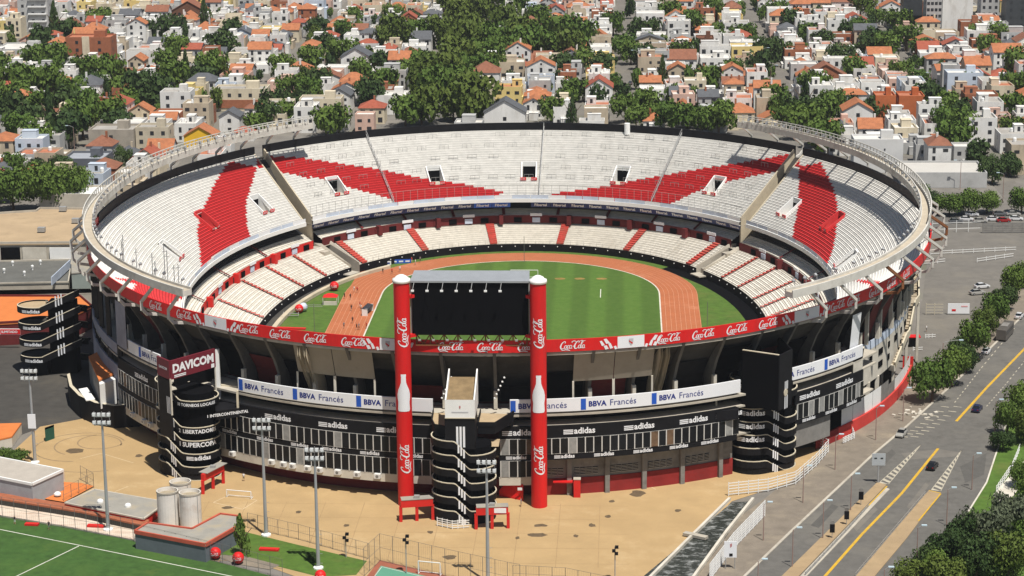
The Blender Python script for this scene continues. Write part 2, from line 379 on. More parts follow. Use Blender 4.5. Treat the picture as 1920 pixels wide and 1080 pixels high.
# ================================================================== the stadium
STA = thing('stadium', 'huge oval football stadium with white and red stands around a grass pitch', 'stadium', (0, -100, 0))
def deck(t): return 78+20*t, 96.5+20.5*t, 14+16.2*t
def deckhit(px, py):
    prev = None
    for i in range(0, 121):
        t = 1.05-i*1.1/120; a, b, z = deck(t); q = G(px, py, z); v = abs(q.x/a)**N+abs(q.y/b)**N-1
        if prev is not None and v > 0 >= prev:
            return phi_of(q.x, q.y, a, b), t
        prev = v
    a, b, z = deck(.5); q = G(px, py, z); return phi_of(q.x, q.y, a, b), .5
REDPX = [
 [(478, 293), (560, 297), (640, 308), (700, 317), (790, 335), (865, 345), (945, 361), (930, 369), (740, 384), (735, 375), (660, 354), (600, 336), (515, 323), (490, 305)],
 [(1035, 365), (1135, 350), (1200, 338), (1290, 322), (1400, 305), (1480, 290), (1497, 292), (1467, 321), (1367, 341), (1300, 363), (1253, 386), (1040, 372)],
 [(446, 288), (428, 304), (403, 341), (388, 375), (375, 410), (370, 430), (374, 473), (377, 503), (468, 447), (462, 420), (461, 386), (469, 354), (480, 321), (484, 300)],
 [(1501, 288), (1499, 320), (1498, 350), (1495, 397), (1490, 428), (1486, 450), (1546, 506), (1553, 493), (1563, 467), (1569, 444), (1570, 415), (1571, 387), (1560, 348), (1541, 306), (1528, 288)],
 [(211, 522), (250, 525), (263, 519), (300, 533), (350, 557), (356, 600), (300, 580), (250, 556), (215, 538)],
 [(1550, 520), (1600, 526), (1632, 536), (1630, 552), (1560, 575), (1540, 572), (1544, 540)]]
REDPOLY = [[deckhit(*q) for q in poly] for poly in REDPX]
def inside(p, poly):
    x, y = p; r = False; j = len(poly)-1
    for i in range(len(poly)):
        xi, yi = poly[i]; xj, yj = poly[j]
        if (yi > y) != (yj > y) and x < (xj-xi)*(y-yi)/(yj-yi)+xi: r = not r
        j = i
    return r
NEARRED = [(R(222), R(262)), (R(285), R(318))]
def seatcol(phi, t):
    for k, pl in enumerate(REDPOLY):
        if inside((phi, t), pl): return 1
    for a, b in NEARRED:
        if a < phi < b and t > .4: return 1
    return 0
def rows(p0, p1, step, A, B, nr, colf, seed=0, frac=.42):
    """stepped terrace from ellipse A=(a,b,z) up to B; each row a riser and a tread"""
    mb = MB(); n = max(2, int((p1-p0)/R(step)))
    ph = [p0+(p1-p0)*i/n for i in range(n+1)]; rnd = random.Random(seed)
    for r in range(nr):
        t0, t1 = r/nr, (r+1)/nr; tm = t0+(t1-t0)*frac
        L = lambda t: tuple(A[k]+(B[k]-A[k])*t for k in range(3))
        a0, b0, z0 = L(t0); am, bm, _ = L(tm); a1, b1, z1 = L(t1)
        zs = z1+.0; zt = z0+(z1-z0)*.45
        for i in range(n):
            c = colf((ph[i]+ph[i+1])/2, (t0+t1)/2)
            if c < 0: continue
            # foot tread, seat riser, seat tread
            P = [EP(ph[k], a0, b0, zt) for k in (i, i+1)]; Q = [EP(ph[k], am, bm, zt) for k in (i, i+1)]
            S = [EP(ph[k], am, bm, z1) for k in (i, i+1)]; T = [EP(ph[k], a1, b1, z1) for k in (i, i+1)]
            U = [EP(ph[k], a1, b1, z1+(B[2]-A[2])/nr*.45) for k in (i, i+1)]
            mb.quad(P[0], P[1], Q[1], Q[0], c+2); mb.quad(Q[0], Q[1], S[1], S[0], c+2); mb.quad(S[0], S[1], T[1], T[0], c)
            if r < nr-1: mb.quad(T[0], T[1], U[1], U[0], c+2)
    return mb
def fix(mb):                                        # faces towards the middle/up: orientation is irrelevant to the shading
    return mb
EXPX = ((815, 330), (992, 322), (1166, 330), (628, 350), (1342, 350), (487, 385), (385, 415), (318, 472), (1482, 392), (1563, 418), (1588, 490))
EXITS = [deckhit(*q) for q in EXPX]
def cutcol(ph, t):
    for p, q in EXITS:
        d = (ph-p+math.pi) % (2*math.pi)-math.pi
        if abs(d)*arclen(p, *deck(q)[:2]) < 1.95 and -.125 < t-q < .105: return -1
    return seatcol(ph, t)
gL = (deckhit(487, 303)[0]+deckhit(582, 413)[0])/2; gR = (deckhit(1507, 298)[0]+deckhit(1388, 412)[0])/2
hg = R(.9)
STANDS = [('far', gR+hg, gL-hg), ('left', gL+hg, R(250)), ('near', R(250.6), R(289.4)), ('right', R(290)-2*math.pi, gR-hg)]
A0, A1 = deck(0), deck(1)
for nm, p0, p1 in STANDS:
    mb = rows(p0, p1, .4 if nm != 'near' else 1.5, A0, A1, 30, (lambda ph, t: cutcol(ph % (2*math.pi), t)) if nm != 'near' else (lambda a, b: 0))
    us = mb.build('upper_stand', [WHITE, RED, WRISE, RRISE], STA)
    # front edge beam, back parapet and end walls of this block
    mb = MB(); inn = arcpts(77.4, 95.9, 13.1, p0, p1); inn2 = arcpts(77.4, 95.9, 14.15, p0, p1); o1 = arcpts(78.1, 96.6, 14.15, p0, p1); o2 = arcpts(80, 98.4, 13.1, p0, p1)
    mb.strip(inn, inn2).strip(inn2, o1).strip(o2, inn)
    mb.build('front_beam', WPAINT, us)
    for pe in (p0, p1):
        mb = MB()
        prof = [(.0, 13.2), (0, 15.2), (.5, 23.1), (1, 31.3), (1.02, 27), (.9, 22), (.75, 17), (.7, 8), (.0, 8)] if nm == 'far' else [(0, 13.2), (0, 14.3), (.5, 22.4), (1, 30.4), (1.02, 27), (.9, 22), (.75, 17), (.3, 13)]
        sg = 1 if pe == p0 else -1
        for q in (0, 1):
            pts = [EP(pe+sg*R(.25)*q, deck(t)[0], deck(t)[1], z) for t, z in prof]
            mb.poly(pts)
        A = [EP(pe, *deck(t)[:2], z) for t, z in prof[1:4]]; B = [EP(pe+sg*R(.25), *deck(t)[:2], z) for t, z in prof[1:4]]
        mb.strip(A, B)
        mb.build('end_wall', mat('beige_wall', (.52, .45, .33), .9, .12, .4, dirt=(.40, .34, .25), dscale=.15), us)
# black parapet behind the far half of the upper stands
mb = MB()
for p0, p1 in ((R(4), gR-hg), (gR+hg, gL-hg), (gL+hg, R(184))):
    i1, i2 = arcpts(98.1, 117.3, 29, p0, p1), arcpts(98.1, 117.3, 32.3, p0, p1); o1, o2 = arcpts(98.6, 117.8, 29, p0, p1), arcpts(98.6, 117.8, 32.3, p0, p1)
    mb.strip(i1, i2).strip(i2, o2).strip(o2, o1)
mb.build('back_parapet', BLACK, STA)
# outer skin under the upper stand: curved soffit down to the gallery
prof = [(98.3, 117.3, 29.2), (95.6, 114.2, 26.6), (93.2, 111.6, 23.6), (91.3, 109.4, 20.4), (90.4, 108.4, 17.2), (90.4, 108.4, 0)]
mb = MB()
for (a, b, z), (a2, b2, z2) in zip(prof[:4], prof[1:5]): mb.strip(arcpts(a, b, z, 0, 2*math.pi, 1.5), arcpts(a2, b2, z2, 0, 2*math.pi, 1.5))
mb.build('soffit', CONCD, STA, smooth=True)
mb = MB().strip(arcpts(90.4, 108.4, 17.2, 0, 2*math.pi, 1.5), arcpts(90.4, 108.4, 0, 0, 2*math.pi, 1.5))
mb.build('inner_wall', MAROON, STA)
# gallery openings in the soffit: dark doors and blue-grey seats seen through
STEP = R(5.15)
ribs = [R(270)+STEP*(k+.25) for k in range(-19, 20)]
b0 = None
mbp = {}
for k, ph in enumerate(ribs):
    n = normal(ph, 98, 117); tn = Vector((-n.y, n.x, 0)); mb = MB()
    out = [(98.6, 117.6, 29.2), (97.3, 116.3, 27.0), (95.6, 114.5, 24.2), (94.3, 113.1, 21.2), (93.6, 112.3, 17.2)]
    inn = [(97.0, 116.0, 29.0), (94.6, 113.2, 26.0), (92.4, 110.9, 23.0), (91.2, 109.3, 20.0), (91.0, 109.0, 17.2)]
    for s in (-1, 1):
        A = [Vector(EP(ph, *q))+tn*s*.3 for q in out]; B = [Vector(EP(ph, *q))+tn*s*.3 for q in inn]; mb.strip(A, B)
    mb.strip([Vector(EP(ph, *q))-tn*.3 for q in out], [Vector(EP(ph, *q))+tn*.3 for q in out])
    mb.build('rib', RIBM, STA)
    mb = MB(); mb.box((*Vector(EP(ph, 94.6, 113.3, 18.9)).xy, 18.95), (.8, .7, 3.5), math.atan2(n.y, n.x)); mb.build('column', CONCL, STA)
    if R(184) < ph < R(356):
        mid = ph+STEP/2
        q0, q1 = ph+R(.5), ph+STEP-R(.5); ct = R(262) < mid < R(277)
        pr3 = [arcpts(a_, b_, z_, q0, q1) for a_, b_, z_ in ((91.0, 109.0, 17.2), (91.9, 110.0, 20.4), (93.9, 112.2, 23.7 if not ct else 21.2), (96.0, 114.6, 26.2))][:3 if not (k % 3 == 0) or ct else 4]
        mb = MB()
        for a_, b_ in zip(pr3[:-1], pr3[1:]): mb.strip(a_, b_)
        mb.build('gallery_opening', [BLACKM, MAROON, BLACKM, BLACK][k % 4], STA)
# grey panels hung between the ribs
TPAN = mat('weathered_panel', (.33, .29, .23), .8, .1, .4, dirt=(.25, .22, .17), dscale=.2)
for (xa, xb, y) in ((553, 700, 680), (1075, 1226, 682)):
    pa, pb = cylphi(xa, y, 97, 116)[0], cylphi(xb, y, 97, 116)[0]
    for i in range(2):
        p0 = pa+(pb-pa)*i/2+R(.04); p1 = pa+(pb-pa)*(i+1)/2-R(.04); mb = MB()
        A = arcpts(96.0, 114.8, 22.7, p0, p1, .7); B = arcpts(97.6, 116.6, 28.6, p0, p1, .7)
        mb.strip(A, B); A2 = arcpts(95.8, 114.6, 22.8, p0, p1, .7); mb.strip(A2, A); mb.build('hanging_panel', TPAN, STA)
        for q in (p0, p1):
            n = normal(q, 98, 117); v = EP(q, 96.3, 115.2, 21.2); MB().box((v[0], v[1], 21), (.35, .35, 3.6)).build('panel_post', CONCL, STA)

# ---- curved bands of the facade
FA, FB = 98.0, 117.0
def band(name, p0, p1, off, z0, z1, m, parent=STA, th=.35, top=None, bottom=True, step=1.0):
    a, b = FA+off, FB+off; mb = MB(); ai, bi = a-th, b-th
    o0, o1 = arcpts(a, b, z0, p0, p1, step), arcpts(a, b, z1, p0, p1, step); i0, i1 = arcpts(ai, bi, z0, p0, p1, step), arcpts(ai, bi, z1, p0, p1, step)
    mb.strip(o0, o1); mb.strip(o1, i1, 0 if top is None else 1); mb.strip(i1, i0)
    if bottom: mb.strip(i0, o0)
    for A, B, C, D in ((o0[0], o1[0], i1[0], i0[0]), (o0[-1], o1[-1], i1[-1], i0[-1])): mb.quad(A, B, C, D)
    return mb.build(name, [m] if top is None else [m, top], parent)
def fx(px, py): return cylphi(px, py, FA, FB)[0]
def onband(off, phic, zc, h, shape, m, parent, name='lettering', flip=1):
    """shape of height h centred at phic on the band, reading left to right from outside"""
    a, b = FA+off, FB+off; wid = shape[2]*h; L = arclen(phic, a, b)
    mb = MB(); lay(mb, shape, lambda u, v: EP(phic+(u*h-wid/2)/L, a, b, zc-h/2+v*h)); return mb.build(name, m, parent)
LT, RT = fx(300, 720), fx(412, 720)                # left ramp tower takes this much of the wall
L2, R2 = fx(1375, 700), fx(1492, 700)
CL, CR = fx(812, 760), fx(955, 760)
pA, pB = fx(226, 680), fx(1645, 650)
# gallery floor and slabs
for z0, z1, i_off, o_off, nm in ((16.6, 17.0, -7.4, 0, 'gallery_floor'), (14.3, 14.65, -7.4, -.1, 'floor_slab'), (8.4, 8.75, -7.4, -.6, 'floor_slab')):
    mb = MB()
    A, B = arcpts(FA+i_off, FB+i_off, z1, R(178), pB, 1.5), arcpts(FA+o_off, FB+o_off, z1, R(178), pB, 1.5); mb.strip(A, B)
    A2, B2 = arcpts(FA+i_off, FB+i_off, z0, R(178), pB, 1.5), arcpts(FA+o_off, FB+o_off, z0, R(178), pB, 1.5); mb.strip(B, B2).strip(B2, A2)
    mb.build(nm, CONC, STA)
band('recessed_wall', R(178), pB+R(1.5), -4.0, 14.66, 16.58, BLACKM, bottom=False)
def bank_words(b, centres, off=.03, zc=18.72):
    for ph in centres:
        L = arclen(ph, FA, FB)
        sq = MB(); lay(sq, ([(0, 0), (1, 0), (1, 1), (0, 1)], [(0, 1, 2, 3)], 1), lambda u, v: EP(ph+(u*1.0)/L, FA+off, FB+off, zc-1.1+v*2.2)); sq.build('blue_square', BLUE, b)
        s1, s2 = text2d('BBVA', .035), text2d('Francés', 0)
        onband(off, ph+(1.55+s1[2]*.55)/L, zc, 1.1, s1, NAVYTXT, b)
        onband(off, ph+(1.55+s1[2]*1.1+.75+s2[2]*.6)/L, zc+.04, 1.2, s2, NAVYTXT, b)
for xa, xb, y, ws in ((222, 300, 690, [(262, 690)]), (447, 811, 745, [(448, 720), (549, 737), (668, 750)]), (956, 1388, 752, [(957, 760), (1089, 755), (1222, 745)]), (1486, 1617, 680, [(1455, 706), (1546, 685)])):
    p0, p1 = fx(xa, y), fx(xb, y)
    b = band('sponsor_banner', p0, p1, 0, 17.45, 20.0, WSIGN)
    bank_words(b, [fx(*q) for q in ws if True])
# upper black fascia with bar-logo words, windows below, second fascia
def fascia(xa, xb, y, z0, z1, words, h, off=.25, m=BLACK):
    p0, p1 = fx(xa, y), fx(xb, y); b = band('black_fascia', p0, p1, off, z0, z1, m, th=.6)
    for px, py in words: onband(off+.04, fx(px, py), (z0+z1)/2+.1, h, bars_word('adidas'), WSIGN, b)
    return b
fascia(414, 815, 800, 12.3, 14.7, [(522, 780), (625, 793), (735, 800)], 1.25)
fascia(936, 1380, 800, 12.3, 14.7, [(972, 806), (1086, 802), (1198, 793), (1300, 780), (1366, 774)], 1.25)
fascia(226, 302, 740, 12.3, 14.7, [(268, 730)], 1.25)
fascia(1490, 1615, 740, 12.3, 14.7, [(1517, 735), (1582, 712)], 1.25)
fascia(414, 815, 830, 7.95, 9.1, [(432, 809), (498, 821), (563, 831), (624, 838), (694, 845), (775, 850)], .8)
fascia(936, 1380, 850, 7.95, 9.1, [(968, 852), (1058, 849), (1132, 843), (1205, 837), (1272, 829), (1330, 820)], .8)
fascia(226, 302, 770, 7.95, 9.1, [], .8)
fascia(1490, 1612, 780, 7.95, 9.1, [(1515, 780), (1557, 765), (1595, 750)], .8)
# windows: one mesh, every window an object of its own
wm = MB(); ww = 1.62
wm.quad((-ww/2, -.12, 0), (ww/2, -.12, 0), (ww/2, -.12, 1), (-ww/2, -.12, 1), 0)
wm.box((-ww/2+.1, .0, .5), (.2, .34, 1), 0, 1)
for zz in (.33, .66): wm.box((0, -.05, zz), (ww, .1, .035), 0, 1)
wm.box((0, -.05, .985), (ww, .14, .03), 0, 1); wm.box((0, -.05, .015), (ww, .14, .03), 0, 1)
glz = [GLASS, mat('brown_blind', (.16, .10, .06), .6, .3, 1), mat('grey_blind', (.28, .28, .27), .6, .2, 1)]
wmesh = []
for g_ in glz:
    o = wm.build('window', [g_, PALEM]); wmesh.append(o.data); bpy.data.objects.remove(o)
wr = random.Random(3)
def windows(xa, xb, y, z0, z1, off=.2):
    p = fx(xa, y); p1 = fx(xb, y)
    while p < p1:
        ph = p+.5*ww/arclen(p, FA, FB); n = normal(ph, FA, FB); q = EL(ph, FA+off, FB+off)
        o = bpy.data.objects.new('window', wmesh[0 if wr.random() < .9 else wr.choice((1, 2))]); COL.objects.link(o); o.parent = STA
        o.matrix_parent_inverse = Matrix.Translation((0, 100, 0))
        o.location = (q[0], q[1], z0); o.rotation_euler = (0, 0, math.atan2(n.y, n.x)+math.pi/2); o.scale = (1, 1, z1-z0)
        p += ww/arclen(p, FA, FB)
windows(415, 812, 830, 9.12, 12.28); windows(938, 1378, 830, 9.12, 12.28); windows(228, 300, 760, 9.12, 12.28); windows(1493, 1612, 755, 9.12, 12.28)
windows(415, 812, 860, 4.62, 7.93); windows(938, 1003, 870, 4.62, 7.93); windows(228, 300, 790, 4.62, 7.93)
# lower left: white ledge with air conditioners, dark red wall behind
for xa, xb, y in ((414, 815, 880), (936, 1003, 890), (226, 302, 800)):
    band('white_ledge', fx(xa, y), fx(xb, y), .3, 3.0, 4.6, CONCL, th=1.2)
band('red_ground_wall', fx(226, 820), fx(1000, 900), -3.0, 0, 3.2, MAROON, th=.3)
ACM = mat('air_conditioner_white', (.7, .69, .66), .6, .05, 1)
acs = [(440, 850), (513, 868), (535, 872), (552, 873), (580, 877), (602, 878), (636, 881), (672, 885), (710, 887), (255, 788), (276, 800), (288, 803)]
for px, py in acs:
    ph = fx(px, py); n = normal(ph, FA, FB); q = Vector(EP(ph, FA+.3, FB+.3, 4.2))+n*.4
    mb = MB().box(q, (.8, 1.2, .9), math.atan2(n.y, n.x)); mb.tube(q+n*.38, q+n*.42, .32, 8, 1); mb.build('air_conditioner', [ACM, GREYW], STA)
# lower right: block wall with pilasters, louvres and a red base
b = band('block_wall', fx(1003, 890), fx(1385, 870), -2.4, 3.3, 7.93, GREYW)
band('red_base', fx(1003, 900), fx(1385, 890), -2.2, 0, 3.3, REDW)
for px in (1004, 1070, 1143, 1214, 1287, 1360):
    ph = fx(px, 870); n = normal(ph, FA, FB); v = EL(ph, FA-1.9, FB-1.9); MB().box((v[0], v[1], 3.95), (.6, .9, 7.9), math.atan2(n.y, n.x)).build('pilaster', GREYW, STA)
lou = MB()
for i in range(5): lou.box((0, 0, i*.3), (1.0, .12, .1), 0, 0)
lou.quad((-.5, .03, -.1), (.5, .03, -.1), (.5, .03, 1.4), (-.5, .03, 1.4), 1)
o = lou.build('louvre', [METAL, BLACKM]); loum = o.data; bpy.data.objects.remove(o)
for px in (1030, 1042, 1054, 1085, 1097, 1109, 1121, 1155, 1166, 1177, 1188, 1199, 1228, 1240, 1252, 1264, 1300, 1312, 1324, 1336):
    ph = fx(px, 880); n = normal(ph, FA, FB); v = EL(ph, FA-2.3, FB-2.3)
    o = bpy.data.objects.new('louvre', loum); COL.objects.link(o); o.parent = STA; o.matrix_parent_inverse = Matrix.Translation((0, 100, 0))
    o.location = (v[0], v[1], 3.9); o.rotation_euler = (0, 0, math.atan2(n.y, n.x)+math.pi/2)
# right end past the tower: dark wall, then a cream wall with openings and the stair ramp
band('grey_wall', fx(1490, 800), fx(1560, 770), -.4, 3.0, 7.93, GREYW)
band('dark_wall', fx(1590, 700), R(350), -6.5, 0, 14.3, BLACKM)
pE = R(362)
def fx2(px, py): return cylphi(px, py, 94, 112)[0]
cw = band('cream_wall', fx2(1608, 690), pE, -4, 8.0, 15.3, CONCL, th=.5)
MB().prism([EL(fx(1600, 690), FA, FB), EL(fx(1617, 690), FA, FB), EL(fx2(1620, 690), 94, 112), EL(fx2(1600, 690), 92, 110)], 9.0, 17.0).build('wall_return', CONCL, STA)
band('pale_strip', fx2(1618, 650), pE, -3.98, 15.32, 17.2, PALEB, th=.3)
for k in range(9):
    ph = fx2(1632, 670)+R(3.2)*k; n = normal(ph, FA, FB); v = EL(ph, FA-3.95, FB-3.95)
    for zz in (13.4, 10.6) if k % 3 else (13.4,): MB().box((v[0], v[1], zz), (.2, 2.6 if k % 2 else 1.3, 1.3), math.atan2(n.y, n.x)).build('opening', BLACKM, STA)
for k in range(9):
    ph = fx2(1622, 600)+R(4.0)*k; n = normal(ph, FA, FB); v = EL(ph, FA-3.6, FB-3.6)
    MB().box((v[0], v[1], 22.2), (.8, .5, 10), math.atan2(n.y, n.x)).build('column', CONCL, STA)
    MB().strip(arcpts(FA-5.4, FB-5.4, 17.1, ph+R(.3), ph+R(3.7)), arcpts(FA-1.5, FB-1.5, 28.6, ph+R(.3), ph+R(3.7))).build('dark_opening', MAROON if k in (0, 1) else BLACKM, STA)
MB().strip(arcpts(FA-1, FB-1, 17.2, fx(1600, 620), fx(1616, 620)), arcpts(FA-.2, FB-.2, 27, fx(1600, 620), fx(1616, 620))).build('white_banner', WSIGN, STA)
for px in (1628, 1645):
    ph = fx2(px, 720); v = EL(ph, FA-4.2, FB-4.2); MB().box((v[0], v[1], 4.1), (.9, .9, 8.2)).build('column', CONCL, STA)
# left end: grey-blue panels, dark walls
PURP = mat('grey_blue_panel', (.30, .30, .35), .8, .15, .3, dirt=(.2, .2, .24), dscale=.1)
band('grey_blue_panel', R(186), fx(222, 690), .1, 15.2, 17.4, PURP)
band('low_panel', R(184), fx(224, 720), .2, 5.0, 12.6, PURP)
ph = fx(236, 640)
MB().strip(arcpts(FA+.3, FB+.3, 17.6, fx(222, 640), fx(240, 645)), arcpts(FA+.3, FB+.3, 27.4, fx(222, 640), fx(240, 645))).build('grey_banner', PURP, STA)
for k in range(5):
    ph = fx(220, 640)-R(4.2)*k; v = EL(ph, FA-.5, FB-.5); MB().box((v[0], v[1], 20), (.9, .9, 17)).build('column', CONCD, STA)

# ---- near rim: red banner with script words
rim0, rim1 = R(178), R(362)
band('rim_beam', rim0, rim1, .25, 28.7, 29.45, CONC, th=.8)
bn = band('rim_banner', rim0, rim1, .5, 29.4, 31.8, REDC, th=.25)
def rimphi(px, py): return cylphi(px, py, FA+.5, FB+.5)[0]
for px, py in [(292, 572), (345, 588), (466, 613), (525, 622), (591, 632), (662, 639), (845, 646), (920, 646), (995, 646), (1074, 643), (1254, 628), (1319, 617), (1382, 609), (1441, 599), (1571, 563), (1601, 552), (1640, 535), (1672, 517), (1700, 497)]:
    onband(.56, rimphi(px, py), 30.55, 2.0, script_logo(), WSIGN, bn, 'script_lettering')
def motif(ph, s):                                   # white splashes that lead into the crest panels
    L = arclen(ph, FA, FB)
    for du, dv, w_, h_, sk in ((0, -.5, .7, .9, .5), (.9, -.75, .8, .6, .4), (.7, .45, .9, .8, .7), (1.6, .1, .7, .8, .6), (-.9, -.9, .6, .5, .3)):
        mb = MB(); c = ph+s*du/L
        pts = [(-w_/2, -h_/2), (w_/2*.6, -h_/2-.15), (w_/2+sk*.5, h_/2), (-w_/2+sk, h_/2+.1)]
        mb.poly([EP(c+s*x/L, FA+.55, FB+.55, 30.6+dv+y) for x, y in pts]); mb.build('white_splash', WSIGN, bn)
for xa, xb, y in ((384, 424, 600), (712, 742, 640), (1158, 1208, 636), (1490, 1536, 588)):
    p0, p1 = rimphi(xa, y), rimphi(xb, y)
    w_ = band('crest_panel', p0, p1, .54, 29.45, 31.75, WSIGN, bn, th=.04)
    motif(p0-R(.7), -1); motif(p1+R(.7), 1)
    pc = (p0+p1)/2; L = arclen(pc, FA, FB); sh = [(-.45, .6), (.45, .6), (.42, -.1), (0, -.75), (-.42, -.1)]
    mb = MB().poly([EP(pc+x/L, FA+.6, FB+.6, 30.65+y) for x, y in sh]); mb.build('crest', mat('crest_grey', (.5, .5, .52), .6, 0), w_)
    mb = MB().poly([EP(pc+x/L, FA+.62, FB+.62, 30.65+y) for x, y in [(-.42, .3), (-.42, .05), (.2, -.5), (.36, -.25)]]); mb.build('crest_sash', REDC, w_)

# ---- floodlight ring with brackets
ZR0, ZR1, RY = 36.3, 37.9, -7.0
def sh(P): return [(x, y+RY, z) for x, y, z in P]
def RP(ph, a, b, z): x, y = EL(ph, a, b); return Vector((x, y+RY, z))
def rphi(px, py): q = G(px, py, 37.4); return phi_of(q.x, q.y-RY, 96.3, 116.8)
rl0, rl1 = rphi(604, 240), rphi(345, 546)
rr0, rr1 = rphi(1462, 541)-2*math.pi, rphi(1366, 237)
for p0, p1, far_first in ((rl0, rl1, True), (rr0, rr1, False)):
    ai, bi, ao, bo = 94.9, 115.4, 97.2, 117.7; mb = MB()
    I0, I1, O0, O1 = (sh(arcpts(a, b, z, p0, p1)) for a, b, z in ((ai, bi, ZR0), (ai, bi, ZR1), (ao, bo, ZR0), (ao, bo, ZR1)))
    If, Of = sh(arcpts(ai+.3, bi+.3, ZR1-.5, p0, p1)), sh(arcpts(ao-.3, bo-.3, ZR1-.5, p0, p1))
    Ii, Oi = sh(arcpts(ai+.3, bi+.3, ZR1, p0, p1)), sh(arcpts(ao-.3, bo-.3, ZR1, p0, p1))
    mb.strip(I0, I1).strip(O0, O1).strip(I0, O0).strip(If, Of, 1).strip(I1, Ii).strip(Ii, If).strip(O1, Oi).strip(Oi, Of)
    for e in (0, -1): mb.poly([I0[e], I1[e], Ii[e], If[e], Of[e], Oi[e], O1[e], O0[e]])
    rg = mb.build('light_ring', [RINGM, mat('ring_deck', (.46, .40, .31), .9, .12, .4)], STA)
    # rail with posts along the far half, lamps
    q0, q1 = (p0, R(196)) if far_first else (R(-16), p1)
    mb = MB(); q = q0
    pts_o, pts_i = sh(arcpts(ao, bo, ZR1+1.5, q0, q1)), sh(arcpts(ai, bi, ZR1+1.5, q0, q1))
    for P in (pts_o, pts_i):
        for a_, b_ in zip(P[:-1], P[1:]): mb.bar(a_, b_, .2, .2)
    while q < q1:
        for a_, b_ in ((ao, bo), (ai, bi)):
            v = RP(q, a_, b_, 0); mb.box((v[0], v[1], ZR1+.7), (.22, .22, 1.5))
        q += R(1.0)
    r_ = mb.build('ring_railing', RINGM, rg); r_['kind'] = 'stuff'
    LAMP = mat('lamp_grey', (.30, .31, .32), .5, .1, 2)
    kk = 0; q = p0+R(1.5)
    while q < p1-R(1):
        v = RP(q, 95.0, 115.5, ZR1+.1)
        if random.random() < .75:
            mb = MB().tube(v, v+Vector((0, 0, .9)), .07, 5).tube(v+Vector((0, 0, .8)), v+Vector((0, 0, 1.0))-.5*normal(q, 98, 117), .28, 6, r2=.4); mb.build('floodlight', [LAMP], rg)
        q += R(1.9)
    if far_first:
        for px, py, h in ((235, 487, 4), (240, 488, 5.5), (266, 500, 4), (298, 512, 4.5), (303, 514, 3), (318, 521, 7), (322, 523, 6), (330, 528, 3.5), (336, 531, 4)):
            g_ = G(px, py, ZR1); g_ = RP(phi_of(g_.x, g_.y-RY, 95.0, 115.5), 95.0, 115.5, ZR1); MB().tube(g_, g_+Vector((0, 0, h)), .09, 5).tube(g_+Vector((-.5, 0, h*.8)), g_+Vector((.5, 0, h*.8)), .06, 4).build('aerial', LAMP, rg)
    ph_list = [x-2*math.pi*(x > R(300) and not far_first) for x in [R(270)+STEP*(k+.75) for k in range(-40, 42)]]
    k_ = 0
    for x in [R(270)+STEP*(k+.75) for k in range(-35, 36)]:
        for y_ in (x, x-2*math.pi):
            if p0 <= y_ <= p1:
                n = normal(y_, 98, 117); v = lambda off, z: Vector(EP(y_, FA+off, FB+off, z)); mb = MB()
                for a_, b_ in ((v(-.5, 28.6), v(2.6, 29.3)), (v(2.6, 29.1), v(3.9, 30.6)), (v(3.9, 30.3), v(3.9, 32.3)), (v(3.9, 32.1), RP(y_, 96.6, 117.1, 36.5))): mb.bar(a_, b_, .5, .55)
                mb.build('bracket', RUST if k_ % 5 == 3 and y_ < 0 else RINGM, rg); k_ += 1

# ---- middle tier, lower tier, pitch wall
mid_c = lambda ph, t: 1 if t < .26 else 0  # front rows cream as if sunlit, rows behind in the painted shade tone
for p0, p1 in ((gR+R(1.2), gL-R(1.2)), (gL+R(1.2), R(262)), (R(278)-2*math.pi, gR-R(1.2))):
    ms = rows(p0, p1, 1.2, (75.2, 98.9, 8.2), (91, 111.5, 15.4), 13, mid_c).build('middle_stand', [SHADESEAT, CREAM, SHADESEAT, CRISE], STA)
    fs = MB().strip(arcpts(75.1, 98.8, 6.5, p0, p1), arcpts(75.1, 98.8, 8.75, p0, p1)); leftside = p0 > R(90)
    f_ = fs.build('red_fascia', REDP if leftside and p0 > R(100) else MAROON, ms)  # maroon runs are the same red fascia with its shade put into the colour
    k = 0; q = p0+R(2)
    while q < p1-R(2):
        for dz, ww_ in ((7.3, 1.1),):
            n = normal(q, 77, 100); v = EL(q, 75.05, 98.7); MB().box((v[0], v[1], 7.4), (.3, 2.2, 1.4), math.atan2(n.y, n.x)).build('recess', [BLACKM, PALEB, BLACKM, MAROON][k % 4], f_)
            if k % 4 == 1:
                nn = Vector((n.x, n.y, 0)); c_ = Vector((v[0], v[1], 9.0))-nn*.3
                MB().box(c_, (.2, 3.4, .8), math.atan2(n.y, n.x)).build('sign_board', WSIGN, f_)
            if k % 4 == 3: MB().box((v[0]-n.x*.6, v[1]-n.y*.6, 7.7), (1.6, 1.2, 2.6), math.atan2(n.y, n.x)).build('red_pier', REDP if p0 > R(100) else MAROON, f_)  # piers of the maroon runs carry painted shade too
        k += 1; q += R(3.4)
    for q in [p0+(p1-p0)*i/9 for i in range(1, 9)]:
        mb = MB()
        for t0_, t1_ in ((0, 1),):
            w_ = .9/arclen(q, 84, 106)
            mb.quad(EP(q-w_/2, 75.2, 98.9, 8.95), EP(q+w_/2, 75.2, 98.9, 8.95), EP(q+w_/2, 91, 111.5, 16.1), EP(q-w_/2, 91, 111.5, 16.1))
        mb.build('aisle', MAROON, ms)
flat = MB().strip(arcpts(73.8, 99.6, 6.5, 0, 2*math.pi, 1.5), arcpts(77, 100.5, 6.5, 0, 2*math.pi, 1.5)); flat.build('walkway', CONC, STA)
MB().strip(arcpts(91, 111.5, 15.4, 0, 2*math.pi, 2), arcpts(91, 111.5, 17.1, 0, 2*math.pi, 2)).build('back_wall', MAROON, STA)
def lowhit(px, py):
    q = G(px, py, 4.3); return phi_of(q.x, q.y, 68.2, 95.3)
